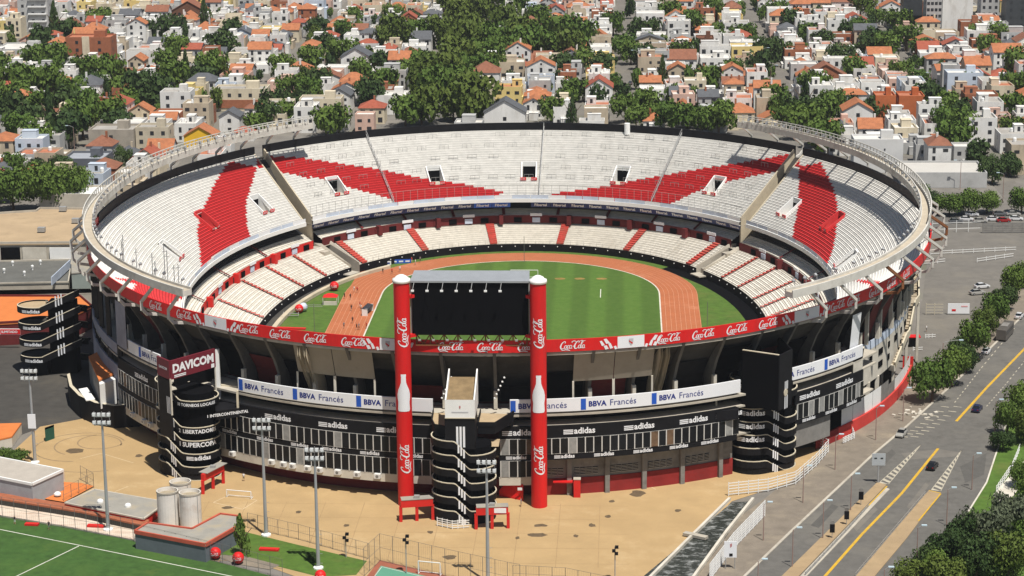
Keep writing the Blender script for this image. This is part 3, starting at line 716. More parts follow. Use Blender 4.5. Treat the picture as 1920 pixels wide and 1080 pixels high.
lowgL, lowgR = lowhit(640, 480), lowhit(1322, 492)
lowcol = lambda ph, t: 0
LOW = [(lowgR+R(1.3), lowgL-R(1.3)), (lowgL+R(1.3), R(240)), (R(300)-2*math.pi, lowgR-R(1.3))]
for p0, p1 in LOW:
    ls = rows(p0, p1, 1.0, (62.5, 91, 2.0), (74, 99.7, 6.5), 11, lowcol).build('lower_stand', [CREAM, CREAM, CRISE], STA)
    w_ = MB(); w_.strip(arcpts(62.3, 90.8, 0, p0, p1), arcpts(62.3, 90.8, 2.15, p0, p1)).strip(arcpts(62.3, 90.8, 2.15, p0, p1), arcpts(62.6, 91.1, 2.15, p0, p1)); w_.build('pitch_wall', BLACK, ls)
    q = p0+R(1)
    while q < p1-R(1):
        v = Vector(EP(q, 62.2, 90.7, 1.5)); MB().lathe([(.01, -.16), (.15, -.08), (.15, .08), (.01, .16)], v, 6).build('wall_light', WPAINT, ls); q += R(3.3)
    # thin posts along the front
    mb = MB(); q = p0
    while q < p1: mb.tube(EP(q, 62.7, 91.2, 2), EP(q, 62.7, 91.2, 3.3), .04, 4); q += R(1.7)
    r_ = mb.build('front_rail', METAL, ls); r_['kind'] = 'stuff'
    for pe in (p0, p1): MB().poly([EP(pe, 62.3, 90.8, 0), EP(pe, 62.3, 90.8, 2.8), EP(pe, 74, 99.7, 7.4), EP(pe, 77, 101, 7.4), EP(pe, 77, 101, 0)]).build('end_wall', CONC, ls)
    ail = []
    for px, py in [(668, 478), (785, 452), (922, 440), (1055, 440), (1188, 452), (1310, 480), (575, 498), (533, 520), (490, 545), (440, 580), (1380, 505), (1418, 522), (1450, 545), (1480, 560), (1505, 580)]:
        ph = lowhit(px, py); ph = ph if p0 <= ph <= p1 else ph-2*math.pi
        if p0 < ph < p1: ail.append(ph)
    for q in ail:
        w2 = .95/arclen(q, 68, 95)*(1.2 if R(40) < q < R(140) else .55); mb = MB(); nr = 11
        for r in range(nr):
            t0, t1 = r/nr, (r+1)/nr; L = lambda t: (62.5+11.5*t, 91+8.7*t, 2+4.5*t+.28)
            a0, b0_, z0 = L(t0); a1, b1_, z1 = L(t1)
            mb.quad(EP(q-w2, a0, b0_, z1+.06), EP(q+w2, a0, b0_, z1+.06), EP(q+w2, a1, b1_, z1+.06), EP(q-w2, a1, b1_, z1+.06))
            mb.quad(EP(q-w2, a0, b0_, z0), EP(q+w2, a0, b0_, z0), EP(q+w2, a0, b0_, z1+.06), EP(q-w2, a0, b0_, z1+.06))
        mb.build('aisle', mat('aisle_red', (.50, .075, .055), .85, .2, .5, dirt=(.34, .13, .09), dscale=.3), ls)
# corner bridges between the stands
for px, py in ((662, 505), (1312, 505)):
    ph = lowhit(px, py-8); c = Vector(EP(ph, 63.5, 91.5, 0)); n = normal(ph, 63, 91); az = math.atan2(n.y, n.x)
    mb = MB().box(c+Vector((0, 0, 1.2))+n*4, (9, 2.6, 2.4), az).box(c-n*1.5+Vector((0, 0, .9)), (3.6, 4.5, .3), az)
    mb.box(c+n*9+Vector((0, 0, 3)), (6, 2.4, 6), az); mb.build('corner_bridge', CONC, STA)
# kerb wall on the left of the lawn
MB().strip(arcpts(58.7, 87.1, 0, R(128), R(250)), arcpts(58.7, 87.1, .9, R(128), R(250))).strip(arcpts(58.7, 87.1, .9, R(128), R(250)), arcpts(59.9, 88.3, .9, R(128), R(250))).build('moat_kerb', mat('beige_wall', (.5, .4, .3)), STA)

# ---- details on the upper stands
def on_deck(ph, t, dz=0): a, b, z = deck(t); return Vector(EP(ph, a, b, z+dz))
bm_ = MB().tube((-1.3, 0, 0), (-1.3, 0, 1.1), .05, 4).tube((1.3, 0, 0), (1.3, 0, 1.1), .05, 4).tube((0, 0, 0), (0, 0, 1.1), .05, 4).tube((-1.35, 0, 1.1), (1.35, 0, 1.1), .06, 4)
o = bm_.build('crush_barrier', METAL); bmesh_ = o.data; bpy.data.objects.remove(o)
rb = random.Random(5)
for r_, t in enumerate((.9, .74, .58, .42, .28)):
    k = 0; q = gR+R(3)+R(1.6)*(r_ % 2)
    while q < gL-R(3):
        if rb.random() < .85:
            v = on_deck(q, t, .3); n = normal(q, 90, 108); o = bpy.data.objects.new('crush_barrier', bmesh_); COL.objects.link(o); o.parent = STA
            o.matrix_parent_inverse = Matrix.Translation((0, 100, 0)); o.location = v; o.rotation_euler = (0, 0, math.atan2(n.y, n.x)+math.pi/2)
        q += R(3.6)+rb.uniform(-R(.5), R(.5))
for px0, py0, px1, py1 in ((685, 262, 736, 376), (1022, 240, 1010, 368), (1274, 252, 1232, 374)):      # radial fences
    pa, ta = deckhit(px0, py0); pb, tb = deckhit(px1, py1); pm = (pa+pb)/2; mb = MB()
    for i in range(11): v = on_deck(pm, i/10, 0); mb.tube(v, v+Vector((0, 0, 2.2)), .07, 4)
    mb.bar(on_deck(pm, 0, 2.2), on_deck(pm, 1, 2.2), .08, .08).bar(on_deck(pm, 0, 1.1), on_deck(pm, 1, 1.1), .22, .22); mb.build('radial_fence', METAL, STA)
MB().tube(on_deck(deckhit(1174, 262)[0], .97), on_deck(deckhit(1174, 262)[0], .97, 3.3), .85, 12).build('vent_stack', WPAINT, STA)
# fence, boards and ribbon along the front of the far stand; boards along the sides
for nm, p0, p1 in STANDS:
    if nm == 'near': continue
    n_ = int((p1-p0)*96/5.6)
    for i in range(n_):
        q0, q1 = p0+(p1-p0)*i/n_+R(.05), p0+(p1-p0)*(i+1)/n_-R(.05)
        MB().strip(arcpts(77.6, 96.1, 14.2, q0, q1, 1.5), arcpts(77.6, 96.1, 15.2, q0, q1, 1.5)).build('front_board', PALEB if i % 3 else WSIGN, STA)
    if nm == 'far':
        n_ = int((p1-p0)*96/2.6)
        mb = MB()
        for i in range(n_+1): v = EP(p0+(p1-p0)*i/n_, 78.4, 96.9, 14.3); mb.tube(v, (v[0], v[1], 18.0), .055, 4)
        P = arcpts(78.4, 96.9, 17.95, p0, p1)
        for a_, b_ in zip(P[:-1], P[1:]): mb.bar(a_, b_, .07, .07)
        mb.build('front_fence', METAL, STA)['kind'] = 'stuff'
        n_ = 26; k = 0
        for i in range(n_):
            q0, q1 = p0+(p1-p0)*i/n_+R(.04), p0+(p1-p0)*(i+1)/n_-R(.04)
            if 12 < i < 14: continue
            b = MB().strip(arcpts(78.6, 97.1, 11.5, q0, q1, 1), arcpts(77.7, 96.2, 13.05, q0, q1, 1)).build('ribbon_board', BLUE if i in (14, 15) else NAVY, STA)
            if k % 1 == 0:
                s_ = text2d('Fibertel', .02); qm = (q0+q1)/2; L = arclen(qm, 78, 96); mb = MB()
                lay(mb, s_, lambda u, v: EP(qm-(u*.85-s_[2]*.425)/L, 78.5-.9*(v*.55+.22), 97-.9*(v*.55+.22), 11.5+1.55*(v*.55+.22))); mb.build('lettering', WSIGN, b)
            k += 1
# stair openings through the seats
def exit_stair(ph, t):
    n = normal(ph, *deck(t)[:2]); az = math.atan2(n.y, n.x); tg = Vector((-n.y, n.x, 0)); c = on_deck(ph, t, 0); W2 = 1.95
    V = lambda s, x, z: c+tg*s+n*x+Vector((0, 0, z)); ex = MB(); zf = -1.9
    for s in (-1, 1):
        I, O = s*W2, s*(W2+.3); pr = [(-2.7, zf), (-2.7, -1.0), (2.2, 2.7), (2.2, zf)]
        ex.poly([V(I, *q) for q in pr]); ex.poly([V(O, *q) for q in pr]); ex.quad(V(I, *pr[1]), V(I, *pr[2]), V(O, *pr[2]), V(O, *pr[1])); ex.quad(V(I, *pr[0]), V(I, *pr[1]), V(O, *pr[1]), V(O, *pr[0]))
    ex.quad(V(-W2, 2.2, 1.3), V(W2, 2.2, 1.3), V(W2, 2.2, 2.7), V(-W2, 2.2, 2.7)); ex.quad(V(-W2, 2.2, 2.7), V(W2, 2.2, 2.7), V(W2, 2.6, 2.7), V(-W2, 2.6, 2.7))
    e = ex.build('exit_stair', RED if seatcol(ph, t) else WPAINT, STA)
    MB().quad(V(-W2, 2.21, zf), V(W2, 2.21, zf), V(W2, 2.21, 1.3), V(-W2, 2.21, 1.3)).build('doorway', BLACKM, e)
    MB().quad(V(-W2, -2.7, zf), V(W2, -2.7, zf), V(W2, 2.2, zf), V(-W2, 2.2, zf)).build('stair_floor', CONC, e)
    for s in (-1, 1):
        b = MB().box(V(s*(W2-.4), -2.85, -1.35), (.16, 1.7, .8), az).build('red_sign', REDC, e)
        o_ = V(s*(W2-.4), -2.95, -1.35); mb = MB(); lay(mb, script_logo(), lambda u, v: o_-tg*((u-1.45)*.5)+Vector((0, 0, (v-.5)*.5))); mb.build('lettering', WSIGN, b)
for q in EXITS: exit_stair(*q)
# ================================================================== video screen on two red columns
SCR = thing('video_screen', 'giant black video screen held between two tall red drink-advert columns', 'video screen', (-1.6, -120, 0))
for cx, cy in ((-14.4, -119.8), (11.05, -120.1)):
    mb = MB().lathe([(1.52, 0), (1.52, 44.2)], (cx, cy, 0), 28); c = mb.build('red_column', REDC, SCR, smooth=True)
    MB().lathe([(1.66, 44.0), (1.66, 44.35), (1.3, 44.4), (1.05, 44.8), (.5, 45.1), (.01, 45.15)], (cx, cy, 0), 24).build('white_dome', CAP if False else WPAINT, c, smooth=True)
    MB().lathe([(1.6, 43.75), (1.68, 43.75), (1.68, 44.0), (1.6, 44.0)], (cx, cy, 0), 24).build('collar', CONC, c)
    view = math.atan2(CAM.y-cy, CAM.x-cx)
    def oncol(shape, h, zc, du=0, turn=True, m=WSIGN, name='lettering'):
        mb = MB(); Rr = 1.56; wv = shape[2]*h
        for_fn = (lambda u, v: (lambda s, z: (cx+Rr*math.cos(view+s/Rr), cy+Rr*math.sin(view+s/Rr), z))(-(v-.5)*h+du, zc-wv/2+u*h)) if turn else (lambda u, v: (lambda s, z: (cx+Rr*math.cos(view+s/Rr), cy+Rr*math.sin(view+s/Rr), z))((u-shape[2]/2)*h+du, zc-h/2+v*h))
        lay(mb, shape, for_fn, 0); mb.build(name, m, c)
    oncol(script_logo(), 2.35, 34.4, .1); oncol(script_logo(), 2.35, 9.6, .1)
    prof = [(.42, 0), (.5, .04), (.46, .25), (.52, .35), (.53, .45), (.44, .58), (.3, .68), (.2, .78), (.18, .93), (.2, .95), (.2, 1)]
    bs, bf = [], []
    for i, (w_, y_) in enumerate(prof): bs += [(w_*.34*(j/4-1), y_) for j in range(9)]
    for i in range(len(prof)-1): bf += [(9*i+j, 9*i+j+1, 9*i+j+10, 9*i+j+9) for j in range(8)]
    bs = [(x+.17, y) for x, y in bs]
    oncol((bs, bf, .34), 7.3, 22.6, 0, False, WSIGN, 'white_bottle')
pb = MB().box((-1.75, -117.2, 38.35), (21.7, 2.0, 10.5)); pb.build('screen_panel', BLACKM, SCR)
hd = MB(); hd.add([(-12.9, -118.6, 43.65), (9.4, -118.6, 43.65), (9.2, -113.0, 44.3), (-12.6, -113.0, 44.3), (-12.9, -118.6, 43.3), (9.4, -118.6, 43.3), (9.2, -113.0, 43.5), (-12.6, -113.0, 43.5)], [(0, 1, 2, 3), (0, 4, 5, 1), (1, 5, 6, 2), (2, 6, 7, 3), (3, 7, 4, 0), (7, 6, 5, 4)])
hd.build('hood', GALV, SCR)
fr = MB().box((9.35, -117.0, 38.4), (.35, 1.6, 10.3)).box((-12.85, -117.0, 38.4), (.35, 1.6, 10.3)); fr.build('side_frame', METAL, SCR)['kind'] = 'stuff'
for i in range(7):
    x = -12.3+i*2.72; MB().tube((x+.15, -118.3, 43.4), (x, -120.2, 42.3), .06, 5).build('lamp_arm', METAL, SCR)
    MB().box((x, -120.3, 42.15), (.55, .35, .32)).build('spotlight', WPAINT, SCR)
tr = MB()
for z in (33.0, 30.9): tr.bar((-12.2, -117.2, z), (8.9, -117.2, z), .4, .3)
for i in range(9):
    x = -12.0+i*2.6; tr.bar((x, -117.2, 31), (x, -117.2, 33), .25, .25)
    if i < 8: tr.bar((x, -117.2, 33), (x+1.3, -117.2, 31), .18, .18).bar((x+1.3, -117.2, 31), (x+2.6, -117.2, 33), .18, .18)
tr.build('truss', RUST, SCR)
for i in range(8): MB().box((-11.3+i*2.6, -118.6, 32.2), (.5, .4, .3)).build('lower_spotlight', METAL, SCR)
for z in (40.6, 33.0):
    MB().bar((-13.4, -118.6, z), (-12.2, -117.6, z), 1.0, .6).build('red_bracket', REDC, SCR); MB().bar((8.8, -117.6, z), (10.0, -118.9, z), 1.0, .6).build('red_bracket', REDC, SCR)

# ================================================================== ramp towers
def ramp_tower(label, c, ang, hl, rad, ztop, loops, drop, words=(), side_stripes=True, flip=1, skip=()):
    """rounded ramp tower: hl half length of the straight, rad end radius, parapet ribbons that step down one flight per turn on the outer side"""
    cx, cy = c; T = thing('ramp_tower', label, 'ramp tower', (cx, cy, 0)); ca, sa = math.cos(ang), math.sin(ang)
    def W(x, y, z): x *= flip; return (cx+x*ca-y*sa, cy+x*sa+y*ca, z)
    # plan path seen from outside (y<0 is the outer side): left end, outer flight, right end
    def path(zl):
        P = []
        for i in range(13): a = R(90)+math.pi*i/12; P.append((-hl+rad*math.cos(a), rad*math.sin(a), zl))
        for i in range(1, 9): f = i/8; s = min(1, max(0, (f-.08)/.84)); P.append((-hl+2*hl*f, -rad, zl-drop*s))
        for i in range(1, 13): a = R(270)+math.pi*i/12; P.append((hl+rad*math.cos(a), rad*math.sin(a), zl-drop))
        return P
    core = MB(); r2 = rad*.8
    core.prism([W(x, y, 0)[:2] for x, y in [(-hl+r2*math.cos(a), r2*math.sin(a)) for a in [R(90)+math.pi*i/10 for i in range(11)]]+[(hl+r2*math.cos(a), r2*math.sin(a)) for a in [R(270)+math.pi*i/10 for i in range(11)]]][::flip], 0, ztop-1.6)
    core.build('core', BLACKM, T)
    for k in range(loops):
        if k in skip: continue
        zl = ztop-k*drop; P = path(zl); off = lambda p, d: W(p[0]*(1+d/(hl+rad)), p[1]*(1+d/rad), p[2])
        O1 = [off(p, 0) for p in P]; O0 = [(x, y, z-1.45) for x, y, z in O1]; I1 = [off(p, -.22) for p in P]; I0 = [(x, y, z-1.1) for x, y, z in I1]
        mb = MB().strip(O0, O1).strip(I1, I0); pr = mb.build('parapet', BLACK, T)
        MB().strip([(x, y, z+.02) for x, y, z in O1], [(x, y, z+.02) for x, y, z in I1]).strip([(x, y, z-.12) for x, y, z in [off(p, .03) for p in P]], [(x, y, z+.02) for x, y, z in [off(p, .03) for p in P]]).build('coping', CAP, pr)
        C0 = [W(p[0]*.5, p[1]*.45, p[2]-1.2) for p in P]; MB().strip(I0, C0).build('ramp_floor', CONC, T)
        # three white stripes on the outer flight
        if side_stripes:
            for j in range(3):
                x = (-.62+.5*j)*1.0; f = (x+hl)/(2*hl); s = min(1, max(0, (f-.08)/.84)); z1 = zl-drop*s
                MB().quad(W(x-.16, -rad-.06, z1-1.5), W(x+.16, -rad-.06, z1-1.5), W(x+.16, -rad-.06, z1+.15), W(x-.16, -rad-.06, z1+.15)).build('white_stripe', WSIGN, pr)
        for kk, side, txt, h in words:
            if kk != k: continue
            shp = bars_word('adidas') if txt == 'adidas' else text2d(txt, .03)
            zc = (zl-drop if side > 0 else zl)-.8; mb = MB(); wv = shp[2]*h
            def put(u, v):
                s = (u-shp[2]/2)*h; a = (R(-48)+s/rad) if side*flip > 0 else (R(-122)+s/rad)
                if flip < 0: a = math.pi-a; a = (R(180)-(R(-122)+s/rad)) if side < 0 else a
                return W(side*hl+(rad+.07)*math.cos(a), (rad+.07)*math.sin(a), zc-h/2+v*h)
            lay(mb, shp, put); mb.build('lettering', WSIGN, pr)
    zb = ztop-loops*drop
    base = MB(); pts = [W(x*.97, y*.97, 0)[:2] for x, y, z in path(0)]
    base.prism(pts[::flip], 0, max(zb, 1.2)); base.build('base', BLACK, T)
    return T, W
# centre tower
TC, WC = ramp_tower('black ramp tower with white box on top between the two red columns', (-2.75, -126.2), 0, 1.7, 4.4, 16.2, 6, 2.72)
sh = MB().box((-3.1, -127, 17.5), (5.6, 6, 6)); sh.build('shaft', BLACK, TC)
for j in range(3):
    x = -3.6+.62*j
    MB().quad((x-.2, -130.1, 14.9), (x+.2, -130.1, 14.9), (x+.2, -130.1, 18.9), (x-.2, -130.1, 18.9)).build('white_stripe', WSIGN, TC)
wb = MB(); X0, X1, YF, YB = -5.8, -.3, -130.1, -120.5
wb.quad((X0, YF, 20.5), (X1, YF, 20.5), (X1, YF, 24.0), (X0, YF, 24.0)).quad((X1, YF, 20.5), (X1, YB, 20.5), (X1, YB, 27.2), (X1, YF, 24.0)).quad((X0, YB, 20.5), (X0, YF, 20.5), (X0, YF, 24.0), (X0, YB, 27.2))
wb.quad((X0+.25, YF+.2, 20.5), (X1-.25, YF+.2, 20.5), (X1-.25, YF+.2, 24), (X0+.25, YF+.2, 24)).quad((X1-.25, YF, 20.5), (X1-.25, YB, 20.5), (X1-.25, YB, 27.2), (X1-.25, YF, 24)).quad((X0+.25, YB, 20.5), (X0+.25, YF, 20.5), (X0+.25, YF, 24), (X0+.25, YB, 27.2))
wb.quad((X0, YF, 24), (X0+.25, YF+.2, 24), (X0+.25, YB, 27.2), (X0, YB, 27.2)).quad((X1, YF, 24), (X1-.25, YF+.2, 24), (X1-.25, YB, 27.2), (X1, YB, 27.2))
wbo = wb.build('white_box', WPAINT, TC)
MB().quad((X0+.2, YF+.1, 23.2), (X1-.2, YF+.1, 23.2), (X1-.2, YB, 25.6), (X0+.2, YB, 25.6)).build('box_floor', mat('brown_roof', (.22, .155, .08), .9, .25, .5), wbo)
lay(MB(), text2d('BODEGA', .0), lambda u, v: (0, 0, 0)) if False else None
MB().box((-3.05, YF-.03, 20.55), (5.6, .1, .2)).build('edge_strip', CAP, wbo)
cq = MB().poly([(-3.2, YF-.05, 22.9), (-2.9, YF-.05, 22.9), (-2.92, YF-.05, 22.5), (-3.05, YF-.05, 22.3), (-3.18, YF-.05, 22.5)]); cq.build('small_crest', mat('crest_red', (.5, .2, .2), .6, 0), wbo)
MB().quad((-4.6, YF-.05, 21.6), (-1.5, YF-.05, 21.6), (-1.5, YF-.05, 21.75), (-4.6, YF-.05, 21.75)).build('small_lettering', mat('crest_grey', (.5, .5, .52)), wbo)
# terraces at gallery level either side
for pts in ([(-9.2, -116), (-9.0, -122), (-8.2, -125.4), (-6, -126.6), (-5.9, -116)], [(-.2, -116), (-.2, -124.2), (3.0, -124.2), (6.3, -116.5)]):
    MB().prism(pts, 15.6, 17.1, 0, 1).build('terrace', [BLACK, mat('terrace_floor', (.42, .32, .2), .9, .15, .4)], TC)
    mb = MB()
    for a_, b_ in zip(pts[:-1], pts[1:]): mb.bar((*a_, 17.5), (*b_, 17.5), .2, .8, 0)
    mb.build('terrace_parapet', BLACK, TC)
MB().quad((-.4, -126.5, 13.9), (3.8, -126.5, 13.9), (3.8, -122, 13.9), (-.4, -122, 13.9)).build('landing', mat('terrace_floor', (.42, .32, .2)), TC)
# rows of small floodlights behind the tower
for s, x0 in ((-1, -7.4), (1, 2.6)):
    for i in range(6):
        MB().lathe([(.01, -.2), (.2, -.1), (.2, .1), (.01, .2)], (x0+.9*i*.42*1.0+(0 if s < 0 else .0), -117.5-.1*i, 20.5+i*.85), 6).build('small_floodlight', WPAINT, TC)
# left and right towers
tl = math.atan2(-.52, .85)
TL, WL = ramp_tower('black ramp tower under the maroon rooftop billboard, lettered with titles won', (-59.4, -101.6), tl, 2.4, 4.5, 19.1, 7, 2.72, skip=(1,),
    words=((0, 1, '33 TORNEOS LOCALES', .62), (2, 1, '2  LIBERTADORES', .8), (3, 1, '1 SUPERCOPA', 1.0), (4, 1, 'adidas', 1.0)))
def sideplate(T, p, q, z0, z1, m, name, th=.3, face=None):
    o = MB().bar((*p, (z0+z1)/2), (*q, (z0+z1)/2), th, z1-z0).build(name, m, T); return o
# walls and billboard on the left tower
a0, a1, a2 = WL(-5.2, -3.2, 0), WL(1.6, -4.3, 0), WL(6.6, 2.6, 0)
p1_, p2_, p3_ = Vector(atY(322, 700, -100.6)), Vector(atY(1, 1, -100)), None
K0, K1, K2 = G(296, 690, 22.5), G(319, 700, 22.5), G(403, 676, 22.5)
BM = mat('maroon_board', (.16, .018, .03), .5, .08, .3)
z0b, z1b = 21.2, 25.0
def quadwall(name, A, B, z0, z1, m, T, th=.35): return MB().bar((A[0], A[1], (z0+z1)/2), (B[0], B[1], (z0+z1)/2), th, z1-z0).build(name, m, T)
BB = thing('billboard', 'maroon DAVICOM billboard on the roof of the black ramp tower', 'billboard', (K1.x, K1.y, 17))
quadwall('side_board', K0, K1, z0b, z1b, BM, BB); fbd = quadwall('front_board', K1, K2, z0b, z1b, BM, BB)
def onplane(shape, A, B, u0, h, zc, m, T, d=.22, name='lettering'):
    A, B = Vector((A[0], A[1], 0)), Vector((B[0], B[1], 0)); e = (B-A); L = e.length; e.normalize(); n = Vector((e.y, -e.x, 0))
    mb = MB(); lay(mb, shape, lambda u, v: A+e*(u0*L+(u-shape[2]/2)*h)+n*d+Vector((0, 0, zc-h/2+v*h))); return mb.build(name, m, T)
sD = text2d('DAVICOM', .045); onplane(sD, K1, K2, .5, 1.85, 23.3, WSIGN, fbd)
onplane(sD, K0, K1, .5, .55, 23.2, WSIGN, fbd)
onplane(([(0, 0), (1, 0), (1, 1), (0, 1)], [(0, 1, 2, 3)], 1), K1, K2, .93, .8, 21.7, WSIGN, fbd)
onplane(bars2d(2, 6), K1, K2, .2, .5, 21.7, WSIGN, fbd)
for K in (K0, K1, K2): MB().tube((K.x, K.y, 14), (K.x, K.y, 21.4), .2, 6).build('post', CONCL, BB)
MB().box((K2.x+.5, K2.y+.3, 19.5), (.7, .8, 10.5)).build('white_pier', WPAINT, TL)
quadwall('shaft_wall', K0, K1, 9, 21.0, BLACK, TL); quadwall('back_wall', (K1.x-1, K1.y+8), (K2.x, K2.y+6), 12, 21, BLACKM, TL)
for j in range(3):
    e = (K1-K0); e.normalize(); c = K0+e*((K1-K0).length*.72+.5*j); n = Vector((e.y, -e.x, 0))*.22
    MB().quad(*[Vector((c.x, c.y, 0))+n+e*x+Vector((0, 0, z)) for x, z in ((-.14, 14.2), (.14, 14.2), (.14, 17.6), (-.14, 17.6))]).build('white_stripe', WSIGN, TL)
# link terrace to the stadium at the left tower
B0, B1, B2 = G(402, 720, 17), G(442, 728, 17), G(446, 772, 14.2)
MB().prism([tuple(G(x, y, 17)[:2]) for x, y in ((398, 722), (398, 706), (445, 716), (445, 727))][::-1], 16.2, 17.3).build('link_terrace', CAP, TL)
lk = MB().prism([tuple(G(x, y, 14.5)[:2]) for x, y in ((405, 771), (402, 755), (448, 752), (449, 765))], 12.7, 14.5).build('link_bridge', BLACK, TL)
A_, B_ = G(405, 771, 14.5), G(449, 765, 14.5); onplane(text2d('1 INTERCONTINENTAL', .03), A_, B_, .5, .62, 13.7, WSIGN, lk, .12)
MB().box((*G(446, 760, 15).xy, 15.4), (.4, .4, 5.2)).build('post', CAP, TL)
# right tower, mirrored, with a tall black box on top
tr_ = math.atan2(.52, .85)
TR, WR = ramp_tower('black ramp tower beside the road with four bar-logo words and a tall black box', (54.7, -95.4), tr_, 2.6, 4.6, 19.1, 7, 2.72, skip=(1,))
for k in range(4):
    zc = [18.2, 12.8, 10.1, 7.4][k]; shp = bars_word('adidas'); mb = MB(); h = 1.15; rad, hl = 4.6, 2.6
    lay(mb, shp, lambda u, v: WR(-hl+(rad+.08)*math.cos(R(-128)+(u-shp[2]/2)*h/rad), (rad+.08)*math.sin(R(-128)+(u-shp[2]/2)*h/rad), zc-h/2+v*h)); mb.build('lettering', WSIGN, TR)
Q0, Q1, Q2 = G(1392, 690, 22), G(1460, 700, 22), G(1484, 688, 22)
quadwall('tall_wall', Q0, Q1, 14.4, 25.6, BLACKM, TR); quadwall('tall_wall', Q1, Q2, 14.4, 25.6, BLACK, TR)
quadwall('tall_wall', Q0, (Q0.x+4, Q0.y+8), 14.4, 25.6, BLACKM, TR); quadwall('tall_wall', Q2, (Q2.x-2, Q2.y+9), 14.4, 25.6, BLACKM, TR)
MB().bar((Q0.x, Q0.y, 25.7), (Q1.x, Q1.y, 25.7), .4, .14).build('edge_trim', CAP, TR)
for j in range(3):
    e = (Q2-Q1).normalized(); c = Q1+e*((Q2-Q1).length*.55+.5*(j-1)); n = Vector((e.y, -e.x, 0))*.22
    for za, zb in ((14.2, 16.9), (18.1, 19.8)):
        MB().quad(*[Vector((c.x, c.y, 0))+n+e*x+Vector((0, 0, z)) for x, z in ((-.14, za), (.14, za), (.14, zb), (-.14, zb))]).build('white_stripe', WSIGN, TR)
c = Q1+(Q2-Q1)*.5; n = Vector(((Q2-Q1).y, -(Q2-Q1).x, 0)).normalized()
MB().tube((c.x+n.x*.2, c.y+n.y*.2, 17.5), (c.x+n.x*.3, c.y+n.y*.3, 17.5), .75, 14).build('round_window', CAP, TR)
sl_ = MB()
for i in range(12):
    f = i/12; a_, b_ = WR(-1.2+3.2*f, -4.2, 16.4-4.0+2.6*f), WR(-1.2+3.2*f, -2.2, 16.4-4.0+2.6*f); sl_.bar(a_, b_, .12, .35)
sl_.build('stair_tread', CONC, TR)['kind'] = 'stuff'
lk = MB().prism([tuple(G(x, y, 14.5)[:2]) for x, y in ((1343, 772), (1343, 760), (1385, 748), (1385, 768))], 12.6, 14.5).build('link_bridge', BLACK, TR)
MB().prism([tuple(G(x, y, 17.2)[:2]) for x, y in ((1343, 735), (1343, 722), (1388, 708), (1388, 722))], 16.2, 17.3).build('link_terrace', CAP, TR)
MB().box((*G(1343, 758, 15).xy, 15.4), (.35, .35, 5.2)).build('post', CAP, TR)
# far left tower: landings on the left, flights up to the stadium
c0 = G(75, 720); TF = thing('ramp_tower', 'black ramp tower of crossing flights at the far left edge of the stadium', 'ramp tower', (c0.x, c0.y, 0))
Lc = (-103.5, -36); 
def zpx(px, py, Y): return atY(px, py, Y)
for k in range(4):
    z = 16.5-k*3.9; cx, cy = -107.5, -33
    mb = MB(); pts = [(cx+4.6*math.cos(a), cy+4.0*math.sin(a)) for a in [R(70)+R(220)*i/14 for i in range(15)]]
    O1 = [(x, y, z) for x, y in pts]; O0 = [(x, y, z-1.5) for x, y in pts]
    mb.strip(O0, O1); pr = mb.build('landing_parapet', BLACK, TF); MB().strip(O1, [(cx+(x-cx)*.94, cy+(y-cy)*.94, z+.03) for x, y in pts]).build('coping', CAP, pr)
    MB().poly([(x, y, z-.35) for x, y in pts]).build('landing', mat('terrace_floor', (.42, .32, .2)) if k == 0 else CONCD, TF)
    mb = MB(); shp = bars_word('adidas', w=.5); h = .85
    lay(mb, shp, lambda u, v: (cx+4.66*math.cos(R(262)+(u-shp[2]/2)*h/4.4), cy+4.08*math.sin(R(262)+(u-shp[2]/2)*h/4.4), z-.8-h/2+v*h)); mb.build('lettering', WSIGN, pr)
    # flight rising to the right on the near side, one on the far side
    for yy, za, zb_, m_ in ((-36.6, z, z+3.9, BLACK), (-30.5, z, z-1.5, BLACKM)):
        fl = MB(); A, B = Vector((-106.2, yy, za)), Vector((-97.2, yy+2, zb_))
        fl.quad(A-Vector((0, 0, 1.6)), B-Vector((0, 0, 1.6)), B, A).quad(A-Vector((0, 0, .9)), B-Vector((0, 0, .9)), B+Vector((0, 3, -.9)), A+Vector((0, 3, -.9)))
        f_ = fl.build('flight', m_, TF); MB().bar(A, B, .25, .12).build('coping', CAP, f_)
        if yy < -36:
            for j in range(3):
                q = A+(B-A)*(.42+.07*j); MB().quad(*[q+Vector((x, -.08, zz)) for x, zz in ((-.16, -1.6), (.16, -1.6), (.16, .9), (-.16, .9))]).build('white_stripe', WSIGN, f_)
MB().box((-102, -31.5, 8.5), (6, 4, 17)).build('core', BLACKM, TF)
MB().box((-107.5, -33, 1.7), (4, 4, 3.4)).build('base', BLACK, TF)

# ---- curved wall and side building at the left foot of the stadium
LW = thing('curved_wall', 'black curved wall around the dark yard at the left foot of the stadium', 'wall', (*G(170, 790).xy, 0))
path = [G(x, y) for x, y in ((128, 742), (133, 765), (150, 783), (180, 797), (215, 803), (262, 800))]
A = [(p.x, p.y, 0) for p in path]; B = [(p.x, p.y, 5.0) for p in path]; C_ = [(p.x+.4, p.y+.9, 5.0) for p in path]; D = [(p.x+.4, p.y+.9, 0) for p in path]
MB().strip(A, B).strip(C_, D).build('wall_panel', BLACK, LW); MB().strip(B, C_).build('coping', CAP, LW)
MB().prism([tuple(G(x, y, 3.6)[:2]) for x, y in ((148, 742), (162, 763), (179, 761), (164, 739))], 4.9, 5.15).build('white_roof', WPAINT, LW)
SB = thing('ticket_building', 'long low building with orange deck roof beside the left stadium wall', 'building', (*G(190, 720).xy, 0))
b_pts = [tuple(G(x, y, 10)[:2]) for x, y in ((166, 668), (185, 712), (214, 700), (192, 655))]
